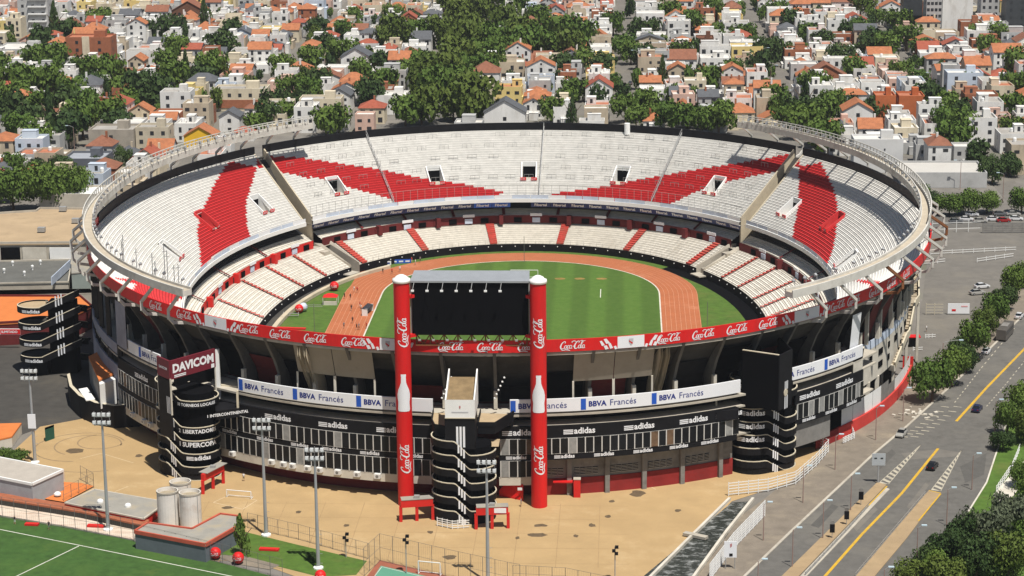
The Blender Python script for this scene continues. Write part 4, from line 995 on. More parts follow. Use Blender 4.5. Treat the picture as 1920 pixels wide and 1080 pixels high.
MB().prism(b_pts, 4, 9.6).build('wall', GREYW, SB); MB().prism(b_pts, 9.62, 10.0).build('roof', CLAY, SB)
MB().prism([tuple(G(x, y, 8.6)[:2]) for x, y in ((186, 720), (187, 728), (217, 718), (215, 708))], 4, 9.4).build('white_bay', WPAINT, SB)
# ================================================================== grounds around the stadium
def pg(pts, z=0): return [tuple(G(x, y, z)[:2]) for x, y in pts]
def psheet(name, pts, z, m): return sheet(name, pg(pts), z, m)
psheet('left_yard', [(-80, 640), (60, 610), (170, 640), (280, 700), (262, 770), (235, 772), (75, 802), (-80, 860)], -.02, ASPHD)
psheet('training_pitch', [(-80, 955), (0, 968), (120, 988), (250, 1014), (330, 1034), (440, 1062), (520, 1083), (640, 1130), (-80, 1130)], .02, LAWND)
def stripe(name, pts, w_, z, m):
    P = [Vector((*q, 0)) for q in pg(pts)]; mb = MB()
    for a, b in zip(P[:-1], P[1:]):
        d = (b-a).normalized(); n = Vector((-d.y, d.x, 0))*w_/2; mb.quad(*[(v.x, v.y, z) for v in (a-n, b-n, b+n, a+n)])
    o = mb.build(name, m); o['kind'] = 'structure'; return o
stripe('pitch_marking', [(-60, 981), (148, 1022.5), (440, 1082), (520, 1100)], .22, .04, LINEM)
stripe('pitch_marking', [(148, 1024), (20, 1086)], .22, .04, LINEM)
psheet('path', [(-80, 922), (0, 932), (120, 955), (255, 985), (252, 1012), (120, 986), (0, 966), (-80, 952)], .01, mat('worn_path', (.62, .52, .42), .9, .15, .6, dirt=(.42, .28, .2), dscale=.25, stretch=(.5, 2, 1)))
psheet('small_lawn', [(415, 985), (470, 1000), (560, 1022), (688, 1052), (668, 1078), (600, 1082), (520, 1062), (440, 1050), (405, 1038)], .02, LAWN)
psheet('garden_path', [(400, 1040), (460, 1043), (525, 1060), (505, 1068), (440, 1057)], .035, PAVE)
psheet('court_surround', [(672, 1100), (712, 1050), (860, 1085), (860, 1130), (672, 1130)], .02, mat('brick_red_court', (.30, .10, .06), .9, .1, .5))
psheet('sports_court', [(690, 1100), (714, 1061), (840, 1090), (840, 1130), (690, 1130)], .04, COURT)
stripe('court_line', [(694, 1092), (716, 1063), (835, 1092)], .12, .055, LINEM)
# right side: asphalt lot, pavement, road
psheet('car_park', [(1690, 720), (1730, 560), (1745, 430), (1760, 425), (2000, 425), (2000, 520), (1850, 575), (1800, 640), (1745, 700)], -.03, ASPHL)
psheet('pavement', [(1200, 1130), (1330, 1010), (1440, 930), (1560, 830), (1660, 740), (1700, 690), (1740, 690), (1800, 640), (1900, 540), (2000, 470), (2000, 600), (1760, 745), (1560, 925), (1395, 1082), (1340, 1130)], -.01, PAVE)
psheet('road', [(1395, 1082), (1480, 1000), (1560, 925), (1640, 850), (1700, 800), (1760, 745), (1830, 680), (1920, 590), (2010, 500), (2150, 470), (2150, 520), (2010, 650), (1930, 745), (1885, 800), (1868, 850), (1850, 905), (1800, 985), (1720, 1082), (1660, 1140), (1340, 1140)], 0, ASPH)
psheet('verge', [(1868, 850), (1885, 800), (1930, 745), (2010, 650), (2100, 700), (2100, 1140), (1660, 1140), (1720, 1082), (1800, 985), (1850, 905)], .02, LAWN)
def kerb(pts, name='kerb', w_=.3, h=.14, m=CONCL):
    P = pg(pts); mb = MB()
    for a, b in zip(P[:-1], P[1:]): mb.bar((*a, h/2), (*b, h/2), w_, h)
    o = mb.build(name, m); o['kind'] = 'structure'; return o
kerb([(1395, 1082), (1480, 1000), (1560, 925), (1640, 850), (1700, 800), (1760, 745), (1830, 680), (1920, 590)], m=CONC, w_=.5)
kerb([(1720, 1082), (1800, 985), (1850, 905), (1868, 850), (1885, 800), (1930, 745)])
def island(name, pts, m=PAVE):
    o = MB().prism(pg(pts)[::-1], 0, .15).build(name, m); o['kind'] = 'structure'; return o
TANP = mat('tan_median', (.36, .26, .15), .95, .15, .4, dirt=(.28, .2, .12), dscale=.2)
island('median', [(1462, 1085), (1645, 905), (1662, 910), (1590, 985), (1494, 1085)], TANP)
island('median', [(1600, 1085), (1742, 920), (1764, 925), (1700, 1010), (1637, 1085)], TANP)
island('median', [(1500, 1082), (1660, 915), (1668, 918), (1512, 1082)], CONC)
stripe('road_marking', [(1543, 1085), (1616, 1002), (1690, 926), (1759, 841)], .55, .03, YLINE)
stripe('road_marking', [(1793, 790), (1850, 727), (1920, 655), (1960, 610)], .6, .03, YLINE)
stripe('road_marking', [(1663, 913), (1625, 953)], .3, .165, YLINE)
stripe('road_marking', [(1764, 927), (1722, 978)], .3, .165, YLINE); stripe('road_marking', [(1742, 921), (1764, 926)], .3, .165, YLINE)
for (a, b, c_, n_, m_) in (((1648, 906), (1666, 908), (1727, 834), 13, HATCH), ((1746, 919), (1764, 921), (1803, 844), 12, HATCH)):
    A, B, C_ = (Vector((*pg([q])[0], .03)) for q in (a, b, c_)); mb = MB()
    for i in range(n_):
        f0, f1 = i/n_, (i+.5)/n_; L = lambda f: A+(C_-A)*f; Q = lambda f: B+(C_-B)*max(0, f-.05)
        mb.quad(L(f0), Q(f0), Q(f1), L(f1))
    for p, q in ((A, C_), (B, C_)):
        d = (q-p).normalized(); n = Vector((-d.y, d.x, 0))*.07; mb.quad(*[v+Vector((0, 0, .012)) for v in (p-n, q-n, q+n, p+n)])
    o = mb.build('chevron_marking', m_); o['kind'] = 'structure'
mb = MB()
for i in range(9):
    y = 762+9*i-(i*i*.25); x = 1798-10.2*i-(i*.4)
    for dx in (-34+i, -10+i*.5):
        p, q = (Vector((*pg([(x+dx+a, y+a*.12)])[0], .03)) for a in (0, 15)); mb.bar(p, q, .35, .012)
for P, n_ in (([(1790, 755), (1840, 690), (1905, 612)], 22), ([(1850, 762), (1888, 718), (1935, 660)], 18)):
    W_ = [Vector((*q, .03)) for q in pg(P)]
    L_ = [(a, b) for a, b in zip(W_[:-1], W_[1:])]
    for a, b in L_:
        for i in range(n_//2): f = i/(n_/2); mb.bar(a+(b-a)*f, a+(b-a)*(f+.9/n_), .22, .012)
o = mb.build('lane_marking', HATCH); o['kind'] = 'structure'
psheet('footpath', [(1862, 928), (1895, 890), (1930, 855), (1930, 890), (1900, 930), (1875, 945)], .05, CONCL)
# drainage channel with its walls
psheet('channel_water', [(1372, 942), (1410, 940), (1300, 1090), (1195, 1090)], .015, WATER)
CH = thing('channel_wall', 'low concrete wall with coping along the water channel', 'wall', (*G(1300, 1010).xy, 0))
for pts in ([(1368, 938), (1285, 1020), (1215, 1090)], [(1412, 938), (1362, 1000), (1297, 1090)]):
    P = pg(pts)
    for a, b in zip(P[:-1], P[1:]): MB().bar((*a, .3), (*b, .3), .5, .6).build('coping', CONCL, CH)
P = pg([(1283, 1004), (1325, 1013)]); MB().bar((*P[0], .45), (*P[1], .45), 1.2, .5).build('footbridge', CONC, CH)
def panel_fence(label, pts, h, step, m, name='white_fence', slats=3, cat='fence', solid=None):
    P = [Vector((*q, 0)) for q in pg(pts)]; F = thing(name, label, cat, P[0])
    for a, b in zip(P[:-1], P[1:]):
        L = (b-a).length; n_ = max(1, round(L/step)); d = (b-a)/n_
        for i in range(n_):
            p, q = a+d*i, a+d*(i+1); MB().box(p+Vector((0, 0, h/2)), (.14, .14, h)).build('post', m, F)
            for k in range(slats):
                z = h*(k+.6)/slats; MB().bar(p+Vector((0, 0, z)), q+Vector((0, 0, z)), .06, solid or .14).build('rail', m, F)
    return F
panel_fence('white slatted fence along the water channel', [(1434, 968), (1375, 1030), (1330, 1090)], 3.2, 2.4, WPAINT, slats=7, solid=.3)
panel_fence('white railing fence around the foot of the right ramp tower', [(1366, 930), (1440, 922), (1492, 908), (1530, 875), (1553, 848), (1523, 832)], 2.8, 2.2, WPAINT, slats=5)
panel_fence('white barrier rails crossing the car park', [(1745, 478), (1905, 470)], 1.3, 3, WPAINT, slats=2)
panel_fence('short white barrier rail in the middle of the car park', [(1832, 492), (1900, 482)], 1.3, 3, WPAINT, slats=2)
panel_fence('short white barrier rail against the stadium bracket', [(1730, 497), (1772, 492)], 1.3, 2.2, WPAINT, slats=2)
panel_fence('tall white gate fence at the far end of the car park', [(1748, 437), (1838, 434)], 3.6, 3.5, WPAINT, slats=2)
panel_fence('grey wall fence beyond the car park by parked cars', [(1842, 437), (1990, 436)], 3.0, 3, GREYW, slats=6, solid=.4)
panel_fence('three-bar cream gate beside the white billboard', [(1736, 590), (1768, 590)], 3.0, 2.2, CAP, slats=4)
panel_fence('white railing along the beige footpath on the grass', [(1868, 925), (1898, 880), (1912, 845)], 1.6, 2, WPAINT, slats=3)
panel_fence('grey guard rail along the right side of the tan median', [(1604, 1082), (1670, 1004), (1735, 928)], .9, 2.5, METAL, name='guard_rail', slats=2)
panel_fence('grey guard rail beside the fast lane', [(1510, 1080), (1585, 1000), (1630, 950)], .8, 2.5, METAL, name='guard_rail', slats=2)
for lab, pts in (('pair of white barriers standing by the red kiosk', [(1735, 634), (1754, 633)]), ('white barrier pair in front of the red hoarding', [(1712, 658), (1730, 657)])):
    panel_fence(lab, pts, 1.0, 1.0, WPAINT, name='barrier', slats=2, cat='barrier')
panel_fence('stack of white crowd barriers on the pavement near the red wall', [(1574, 822), (1598, 812), (1602, 822), (1580, 832)], 1.4, 1.2, WPAINT, name='barrier', slats=4, cat='barrier')

# outer red and white wall at the right foot of the stadium
OW = thing('perimeter_wall', 'red perimeter wall with white upper part curving around the right side of the stadium', 'wall', (*G(1600, 800).xy, 0))
ow0 = phi_of(*G(1500, 832).xy, 95.5, 114.5); ow1 = R(345); PN = 14
for i in range(PN):
    p0, p1 = ow0+(ow1-ow0)*i/PN, ow0+(ow1-ow0)*(i+1)/PN; zt = 2.6
    MB().strip(arcpts(95.5, 114.5, 0, p0, p1, 1), arcpts(95.5, 114.5, zt, p0, p1, 1)).strip(arcpts(95.5, 114.5, zt, p0, p1, 1), arcpts(95, 114, zt, p0, p1, 1)).build('red_panel', REDW if i < 2 else mat('bright_red_wall', (.56, .05, .04), .8, .15, .3), OW)
w0 = phi_of(*G(1548, 812).xy, 95.2, 114.2); PN = 10
for i in range(PN):
    p0, p1 = w0+(ow1-w0)*i/PN+R(.03), w0+(ow1-w0)*(i+1)/PN-R(.03); zt = 6.4 if i < 5 else 5.2
    MB().strip(arcpts(95.1, 114.1, 2.0, p0, p1, 1), arcpts(95.1, 114.1, zt, p0, p1, 1)).build('white_panel', GREYW if i in (4, 5) else WPAINT, OW)
# stair ramp that climbs the right flank
SR = thing('stair_ramp', 'long beige stair ramp descending along the right flank of the stadium', 'stair', (*G(1690, 690).xy, 0))
SRM = mat('stair_concrete', (.40, .34, .25), .9, .15, .5, dirt=(.30, .25, .18), dscale=.2)
W_ = [(G(*a, z), G(*b, z)) for a, b, z in (((1652, 679), (1678, 686), 8.0), ((1670, 627), (1700, 631), 11.4), ((1674, 621), (1705, 625), 11.4), ((1689, 566), (1716, 569), 15.0), ((1692, 559), (1723, 560), 15.0), ((1704, 519), (1722, 508), 17.8))]
for i in range(len(W_)-1):
    (a, b), (c_, d) = W_[i], W_[i+1]; n_ = 10 if i % 2 == 0 else 1; mb = MB()
    for k in range(n_):
        f0, f1 = k/n_, (k+1)/n_; zt = a.z+(c_.z-a.z)*f0
        p0, p1, q0, q1 = a.lerp(c_, f0), b.lerp(d, f0), a.lerp(c_, f1), b.lerp(d, f1)
        mb.quad((p0.x, p0.y, zt), (p1.x, p1.y, zt), (q1.x, q1.y, zt), (q0.x, q0.y, zt)); z2 = a.z+(c_.z-a.z)*f1
        mb.quad((q0.x, q0.y, zt), (q1.x, q1.y, zt), (q1.x, q1.y, z2), (q0.x, q0.y, z2))
    mb.quad(a-Vector((0, 0, .7)), b-Vector((0, 0, .7)), d-Vector((0, 0, .7)), c_-Vector((0, 0, .7)))
    st_ = mb.build('flight', SRM, SR)
    MB().bar(b+Vector((0, 0, .1)), d+Vector((0, 0, .1)), .35, 1.6).build('side_wall', CAP, st_); MB().bar(a+Vector((0, 0, -.2)), c_+Vector((0, 0, -.2)), .3, .6).build('side_wall', CAP, st_)
a, b = W_[0]; MB().bar(a-Vector((0, 0, .6)), b-Vector((0, 0, .6)), .5, 1.3).build('edge_beam', CONCL, SR)
for q in (a.lerp(b, .1), a.lerp(b, .9), W_[2][1]+Vector((-.5, 0, 0)), W_[4][1]): MB().box((q.x, q.y+.4, (q.z-1)/2), (.6, .6, q.z-1)).build('pier', CONCL, SR)

# ================================================================== buildings of the club grounds
def pbuild(name, label, pts, z, wm, rm, z0=0, fascia=None, fh=.5, cat='building', para=0, group=None):
    P = pg(pts, z); ar = sum(a[0]*b[1]-b[0]*a[1] for a, b in zip(P, P[1:]+P[:1]))
    if ar < 0: P = P[::-1]
    cx, cy = sum(p[0] for p in P)/len(P), sum(p[1] for p in P)/len(P)
    T = thing(name, label, cat, (cx, cy, z0), group); MB().prism(P, z0, z-.3 if fascia or rm != wm else z).build('wall', wm, T)
    ro = MB().prism([(cx+(p[0]-cx)*1.01, cy+(p[1]-cy)*1.01) for p in P], z-.3, z).build('roof', rm, T)
    if fascia:
        for a, b in zip(P, P[1:]+P[:1]): MB().bar((*a, z-.1), (*b, z-.1), .35, fh).build('roof_edge', fascia, ro)
    elif para:
        for a, b in zip(P, P[1:]+P[:1]): MB().bar((*a, z+para/2), (*b, z+para/2), .3, para).build('parapet', wm, ro)
    return T, P
GREYR = mat('grey_flat_roof', (.30, .285, .25), .9, .12, .4, dirt=(.36, .3, .2), dscale=.2)
LB, _ = pbuild('club_building', 'L-shaped low building with grey roof and red edges below the silos', [(253, 996), (277, 981), (360, 992), (413, 964), (452, 969), (443, 988), (385, 1021)], 3.4, mat('slate_wall', (.13, .15, .17), .8, .1, .5), GREYR, fascia=mat('brick_edge', (.48, .10, .06), .8, .15, .5), fh=.7)
FB_, _ = pbuild('club_building', 'grey flat-roofed building with round skylights behind the white silos', [(122, 942), (177, 917), (297, 938), (297, 952), (269, 972)], 1.9, REDP, GREYR, fascia=CONC, fh=.25)
for px, py in ((188, 942), (240, 950)): MB().lathe([(.62, 0), (.62, .3), (.5, .55), (.25, .68), (.01, .7)], G(px, py, 1.9), 12).build('skylight', WPAINT, FB_)
BG, _ = pbuild('club_building', 'pale blue-grey hall with flat grey roof at the lower left edge', [(-60, 850), (0, 858), (118, 881), (60, 907), (0, 895), (-60, 885)], 4.4, mat('blue_grey_wall', (.36, .38, .40), .8, .1, .6), mat('grey_roof_pale', (.42, .38, .33), .9, .1, .4), fascia=WPAINT, fh=.5)
p, q = G(64, 915, 2.2), G(117, 890, 2.2); d = (q-p).normalized(); n = Vector((d.y, -d.x, 0)); MB().bar(p+n*.4, q+n*.4, .2, 2.2).build('white_band', CONCL, BG)
psheet('clay_terrace', [(62, 934), (110, 906), (152, 908), (176, 914), (120, 944)], .3, CLAY)
MB().lathe([(.7, 0), (.7, .3), (.4, .6), (.01, .65)], G(108, 928, .6), 12).build('skylight', WPAINT, FB_)
CP, _ = pbuild('canopy', 'long narrow rust-red canopy roof beside the training pitch', [(-60, 912), (0, 924), (150, 948), (278, 974), (270, 985), (150, 959), (0, 935), (-60, 922)], 1.3, mat('dark_recess', (.05, .045, .04), .9, 0), mat('rust_roof', (.33, .11, .055), .85, .2, .8), cat='canopy')
SIL = mat('silo_white', (.74, .70, .64), .7, .06, .5, dirt=(.58, .5, .42), dscale=.3)
for px, py, lab in ((317, 986, 'left of the two front white silos'), (359, 989, 'right of the two front white silos'), (341, 968, 'white silo standing behind the other two')):
    b = G(px, py); T = thing('silo', f'{lab} next to the low club building', 'silo', b, 'white silos')
    MB().lathe([(2.0, 0), (2.0, 7.0), (1.85, 7.0), (1.85, 6.3)], b, 24).build('shell', SIL, T, smooth=False)
    MB().poly([(b.x+1.9*math.cos(a), b.y+1.9*math.sin(a), 6.3) for a in [R(15*i) for i in range(24)]]).build('top', mat('silo_top', (.33, .28, .2), .9, .2, .6), T)
    MB().lathe([(2.03, 6.75), (2.08, 6.75), (2.08, 7.05), (2.0, 7.05)], b, 24).build('rim', CONC, T)
    MB().tube(b+Vector((1.6, -1.25, 0)), b+Vector((1.6, -1.25, 6.8)), .07, 5).build('pipe', METAL, T)
# red portals at the feet of the towers
def portal(label, p0, p1, h=3.6, legs=3, board=False):
    a, b = Vector((*pg([p0])[0], 0)), Vector((*pg([p1])[0], 0)); T = thing('entrance_portal', label, 'gate', a); d = b-a
    for i in range(legs): q = a+d*i/(legs-1); MB().box((q.x, q.y, h/2-.3), (.55, .55, h-.6)).build('leg', REDP, T)
    MB().bar((a.x, a.y, h-.1), (b.x, b.y, h-.1), .7, 1.4).build('beam', REDP, T); MB().bar((a.x, a.y+.6, h+.68), (b.x, b.y+.6, h+.68), 2.0, .12).build('roof_slab', GREYR, T)
    MB().box((a.x+d.x*.5, a.y+d.y*.5+.4, h+1.0), (1.0, .8, .5)).build('roof_unit', METAL, T)
    if board: q = a+d*.72; MB().box((q.x, q.y-.4, h), (abs(d.x)*.45, .12, .9)).build('white_board', WSIGN, T)
portal('red entrance portal left of the centre ramp tower', (752, 978), (812, 974)); portal('red entrance portal with white board right of the centre ramp tower', (893, 992), (953, 990), board=True)
portal('red entrance portal at the foot of the left ramp tower', (381, 926), (419, 906), 3.4)
panel_fence('white turnstile railings at the foot of the centre ramp tower', [(820, 986), (848, 992), (880, 990)], 1.7, 1.1, WPAINT, name='turnstile_railing', slats=4)
BO = thing('ticket_booth', 'small red booth with canopy against the stadium wall', 'booth', (*G(1082, 933).xy, 0)); q = G(1082, 933)
MB().box((q.x, q.y+.6, 1.8), (1.3, 1.3, 3.6)).build('pier', REDP, BO); MB().box((q.x, q.y+.6, 3.65), (1.4, 1.4, .12)).build('cap', CONC, BO)
MB().box((q.x-2.6, q.y+1.2, 2.9), (4.0, 1.6, .25)).build('canopy', REDC, BO); MB().box((q.x-2.6, q.y+2.4, 1.4), (3.6, .4, 2.8)).build('doorway', BLACKM, BO)
WL_ = thing('red_wall', 'low red sloping wall beside the right red column', 'wall', (*G(960, 938).xy, 0)); a, b = G(936, 930), G(981, 939)
MB().add([(a.x, a.y, 0), (b.x, b.y, 0), (b.x, b.y, 3.2), (a.x+1.6, a.y-.3, 3.2), (a.x, a.y, 1.0), (a.x, a.y+1, 0), (b.x, b.y+1, 0), (b.x, b.y+1, 3.2), (a.x+1.6, a.y+.7, 3.2), (a.x, a.y+1, 1)], [(0, 1, 2, 3, 4), (9, 8, 7, 6, 5), (2, 7, 8, 3), (3, 8, 9, 4), (1, 6, 7, 2), (4, 9, 5, 0)]).build('wall_panel', REDC, WL_)
MB().box((b.x-.6, b.y-.06, 2.4), (.9, .1, .5)).build('notice', WSIGN, WL_)
# goals
def goal(label, px, py, wid, h, rz=0, dep=1.0, z=0, group=None):
    T = thing('goal', label, 'goal', G(px, py, z), group, rz, world=False); r_ = .09
    mb = MB().tube((-wid/2, 0, 0), (-wid/2, 0, h), r_, 6); local(mb, 'post', WPAINT, T); local(MB().tube((wid/2, 0, 0), (wid/2, 0, h), r_, 6), 'post', WPAINT, T); local(MB().tube((-wid/2, 0, h), (wid/2, 0, h), r_, 6), 'crossbar', WPAINT, T)
    for s in (-1, 1): local(MB().tube((s*wid/2, 0, h), (s*wid/2, dep, .1), .05, 5).tube((s*wid/2, dep, .1), (s*wid/2, 0, .1), .05, 5), 'stay', WPAINT, T)
    local(MB().tube((-wid/2, dep, .1), (wid/2, dep, .1), .05, 5), 'base_bar', WPAINT, T); return T
goal('white goal on the pitch behind the video screen', 983, 523, 7.32, 2.44, 0, 1.8, .13)
goal('small white goal frame standing on the dirt plaza', 448, 934, 5.0, 1.5, R(-12)); goal('white goal leaning against the block wall, the left one', 1180, 915, 4.8, 1.4, R(9)); goal('white goal leaning against the block wall, the right one', 1265, 900, 3.4, 1.4, R(11))
goal('white goal at the edge of the green court', 805, 1078, 4, 2.4, R(-13))
# floodlight masts
def mast(label, base, top_h, lamps=8, sign=False):
    b = G(*base); T = thing('floodlight_mast', label, 'floodlight', b, 'floodlight masts', world=False)
    local(MB().tube((0, 0, 0), (0, 0, top_h), .36, 10, r2=.2), 'pole', GALV, T); local(MB().lathe([(.9, 0), (.9, .3), (.5, .35), (.4, .6)], (0, 0, 0), 10), 'footing', WPAINT, T)
    fr_ = MB()
    for z in (top_h-.6, top_h+1.0): fr_.bar((-1.5, 0, z), (1.5, 0, z), .12, .12).bar((-1.3, .9, z), (1.3, .9, z), .1, .1).bar((-1.5, 0, z), (-1.3, .9, z), .1, .1).bar((1.5, 0, z), (1.3, .9, z), .1, .1)
    for x in (-1.4, 0, 1.4): fr_.bar((x, 0, top_h-.7), (x, 0, top_h+2.0), .1, .1)
    local(fr_, 'lamp_frame', METAL, T)
    for i in range(lamps):
        x, z = -1.35+2.7*(i % 4)/3, top_h+(.0 if i < 4 else 1.5); local(MB().box((x, -.35, z), (.62, .5, .62)).tube((x, -.6, z), (x, -.66, z), .26, 8, 1), 'lamp', [mat('lamp_shell', (.55, .56, .55), .5, .1, 2), mat('lamp_lens', (.7, .72, .72), .2, 0)], T)
    for i in range(8): local(MB().bar((.38, 0, 1+top_h*.35*i/8), (.8, 0, 1+top_h*.35*i/8), .06, .06), 'rung', METAL, T) if i % 2 == 0 and top_h > 15 else None
    if sign: local(MB().box((.0, -.5, top_h*.5), (1.6, .12, 3.0)), 'sign_panel', WSIGN, T)
    return T
mast('floodlight mast on the pale path left of the silos', (203, 994), 21.0); mast('floodlight mast on the small lawn beside a red ball', (597, 1066), 20.6)
mast('floodlight mast on the dirt plaza behind the conical tree', (499, 1004), 20.8); mast('floodlight mast in front of the centre ramp tower', (915, 1092), 20.5)
mast('floodlight mast with white sign at the left yard edge', (66, 868), 18.0, sign=True)
def small_light(label, base, h):
    b = G(*base); T = thing('lamp_post', label, 'lamp', b, world=False); local(MB().tube((0, 0, 0), (0, 0, h), .1, 6), 'pole', METAL, T)
    for z, x in ((h, .3), (h-.7, -.2), (h-1.2, .25)): local(MB().box((x, -.2, z), (.6, .5, .45)), 'lamp', BLACK, T)
small_light('thin pole with dark lamps on the right of the dirt plaza', (1153, 1088), 6.2); small_light('thin pole with dark lamps behind the court fence', (649, 1045), 4.5); small_light('dark pole near the foot of the centre tower', (762, 1075), 7)
# red advertising balls
def ball(label, px, py, r_, z=0, m=REDC, m2=None):
    b = G(px, py, z); T = thing('advertising_ball', label, 'ball', b, 'red advertising balls', world=False)
    n_ = 12; local(MB().lathe([(max(.01, r_*math.sin(math.pi*i/n_)), r_*(1-math.cos(math.pi*i/n_))) for i in range(n_+1)], (0, 0, .1), 20), 'shell', m, T, smooth=True)
    mb = MB(); s_ = script_logo(); h = r_*.62; e = math.pi*.5
    lay(mb, s_, lambda u, v: (lambda th, z_: (math.sqrt(max(.01, r_*r_*1.03-z_*z_))*math.cos(th), math.sqrt(max(.01, r_*r_*1.03-z_*z_))*math.sin(th), .1+r_+z_))(-e+(u-s_[2]/2)*h/r_, (v-.5)*h)); local(mb, 'lettering', WSIGN, T)
    local(MB().lathe([(r_*.4, 0), (r_*.4, .14)], (0, 0, 0), 10), 'stand', BLACK, T)
ball('red advertising ball at the corner of the L-shaped building', 404, 1048, 1.05); ball('red advertising ball beside the conical tree', 447, 1057, 1.05); ball('red advertising ball at the foot of the lawn floodlight', 601, 1090, 1.0)
ball('red advertising ball on the lawn inside the stadium', 561, 587, 1.1, .05); ball('pale ball touching the red ball inside the stadium', 569, 584, 1.1, .05, PALEB); ball('red advertising ball by the inner kerb wall', 627, 545, 1.2, .05)
# fences of netting
WIRE = mat('fence_wire', (.16, .155, .14), .8, 0)
def net_fence(label, pts, h, step=2.6):
    P = [Vector((*q, 0)) for q in pg(pts)]; F = thing('net_fence', label, 'fence', P[0])
    for a, b in zip(P[:-1], P[1:]):
        n_ = max(1, round((b-a).length/step)); d = (b-a)/n_
        for i in range(n_+1): p = a+d*i; MB().tube(p, p+Vector((0, 0, h)), .05, 5).build('post', WIRE, F)
        for z in (.1, h*.5, h): MB().bar(a+Vector((0, 0, z)), b+Vector((0, 0, z)), .04, .04).build('wire', WIRE, F)
        mb = MB(); k = 0; L = (b-a).length; e = (b-a).normalized(); m_ = int(L/.45)
        for i in range(m_): p = a+e*i*.45; mb.tube(p+Vector((0, 0, .1)), p+Vector((0, 0, h)), .008, 3, caps=False)
        mb.build('netting', WIRE, F)['kind'] = 'stuff'
net_fence('wire fence between the pale path and the training pitch', [(-40, 964), (120, 990), (250, 1014)], 4.2)
net_fence('wire fence along the front of the L-shaped building', [(252, 1016), (330, 1035), (440, 1062), (530, 1085)], 3.6)
net_fence('wire fence between the small lawn and the dirt plaza', [(465, 990), (560, 1012), (690, 1048)], 3.0)
net_fence('tall wire fence around the green sports court', [(683, 1080), (713, 1052), (860, 1087), (975, 1112)], 5.2)
net_fence('low wire fence to the right of the sports court', [(962, 1090), (1060, 1095), (1180, 1120)], 3.0)
net_fence('wire fence around the orange clay terrace', [(120, 942), (176, 914), (152, 900)], 3.0)
# left side buildings
TANR = mat('tan_roof', (.42, .31, .19), .9, .15, .2, dirt=(.30, .22, .14), dscale=.1)
T1, P1_ = pbuild('sports_hall', 'large tan flat-roofed hall beyond the left side of the stadium', [(-60, 405), (68, 397), (75, 392), (172, 393), (160, 456), (-60, 458)], 9, CONC, TANR, para=.6)
for a, b, m_ in ((0, 36, BLACKM), (41, 86, CONCL), (92, 138, WPAINT)): p, q = G(a, 472, 7), G(b, 472, 7); yy = P1_[0][1]; MB().bar((p.x, G(80, 457, 9).y-.35, 6.2), (q.x, G(80, 457, 9).y-.35, 6.2), .3, 3.6).build('wall_panel', m_, T1)
for px, py in ((118, 393), (78, 432), (142, 415)): MB().box((*G(px, py, 9.6).xy, 9.9), (2.0, 1.6, 1.2)).build('roof_unit', METAL, T1)
T2, _ = pbuild('annex', 'dark grey flat-roofed annex with white ventilators left of the stadium', [(-60, 492), (135, 488), (128, 530), (-60, 534)], 4.5, CONC, mat('dark_roof', (.12, .12, .11), .9, .15, .3), para=.4)
for px, py in ((8, 512), (24, 498), (46, 517), (61, 506), (76, 496)): MB().lathe([(.25, 0), (.25, .7), (.4, .75), (.4, 1.2), (.01, 1.4)], G(px, py, 4.5), 8).build('ventilator', WPAINT, T2)
T3, P3_ = pbuild('clay_court_building', 'building with orange clay roof terrace beside the left ramp tower', [(-60, 556), (150, 556), (172, 575), (120, 600), (-60, 610)], 5.5, MAROON, CLAY, para=.5)
T4, _ = pbuild('annex', 'grey-green plant room against the left stadium wall', [(134, 476), (172, 474), (172, 508), (134, 512)], 8, mat('green_grey', (.27, .31, .29), .8, .1, .4), GREYR)
T5, _ = pbuild('annex', 'low tan annex wall between the roof terraces at left', [(-60, 545), (170, 541), (172, 549), (-60, 555)], 5.0, CONC, CONC)
yb = min(p[1] for p in P3_)
BN = thing('roof_banner', 'white and red banner with lettering on the clay terrace wall', 'banner', (*G(25, 606, 4).xy, 4))
p, q = G(-10, 606, 4.2), G(55, 606, 4.2)
MB().bar((p.x, yb-1.2, 4.3), (q.x, yb-1.2, 4.3), .15, 1.5).build('panel', WSIGN, BN); r1 = G(18, 606, 4.2); MB().bar((r1.x, yb-1.3, 4.3), (q.x, yb-1.3, 4.3), .12, 1.2).build('red_panel', REDC, BN)
s_ = text2d('ILIMITADO', .03); mb = MB(); lay(mb, s_, lambda u, v: (r1.x+.3+u*.62, yb-1.38, 4.0+v*.62)); mb.build('lettering', WSIGN, BN)
LS = thing('sign_panel', 'slanted white panel on the roof left of the stadium', 'sign', (*G(112, 520, 5).xy, 4.5)); a, b = G(97, 533, 5.2), G(132, 500, 5.2)
MB().bar((a.x, a.y, 6), (b.x, b.y, 6), .2, 2.2).build('panel', PALEB, LS)
GH, _ = pbuild('green_shed', 'small green door shed beside the left yard', [(84, 802), (101, 796), (101, 800), (84, 806)], 2.6, mat('green_door', (.02, .09, .06), .7, .1, .5), mat('green_door', (0, 0, 0)))
CT, _ = pbuild('clay_court_building', 'orange roofed corner shed at the left edge of the dirt plaza', [(-40, 795), (40, 793), (22, 818), (-40, 832)], 2.4, CONCL, CLAY)

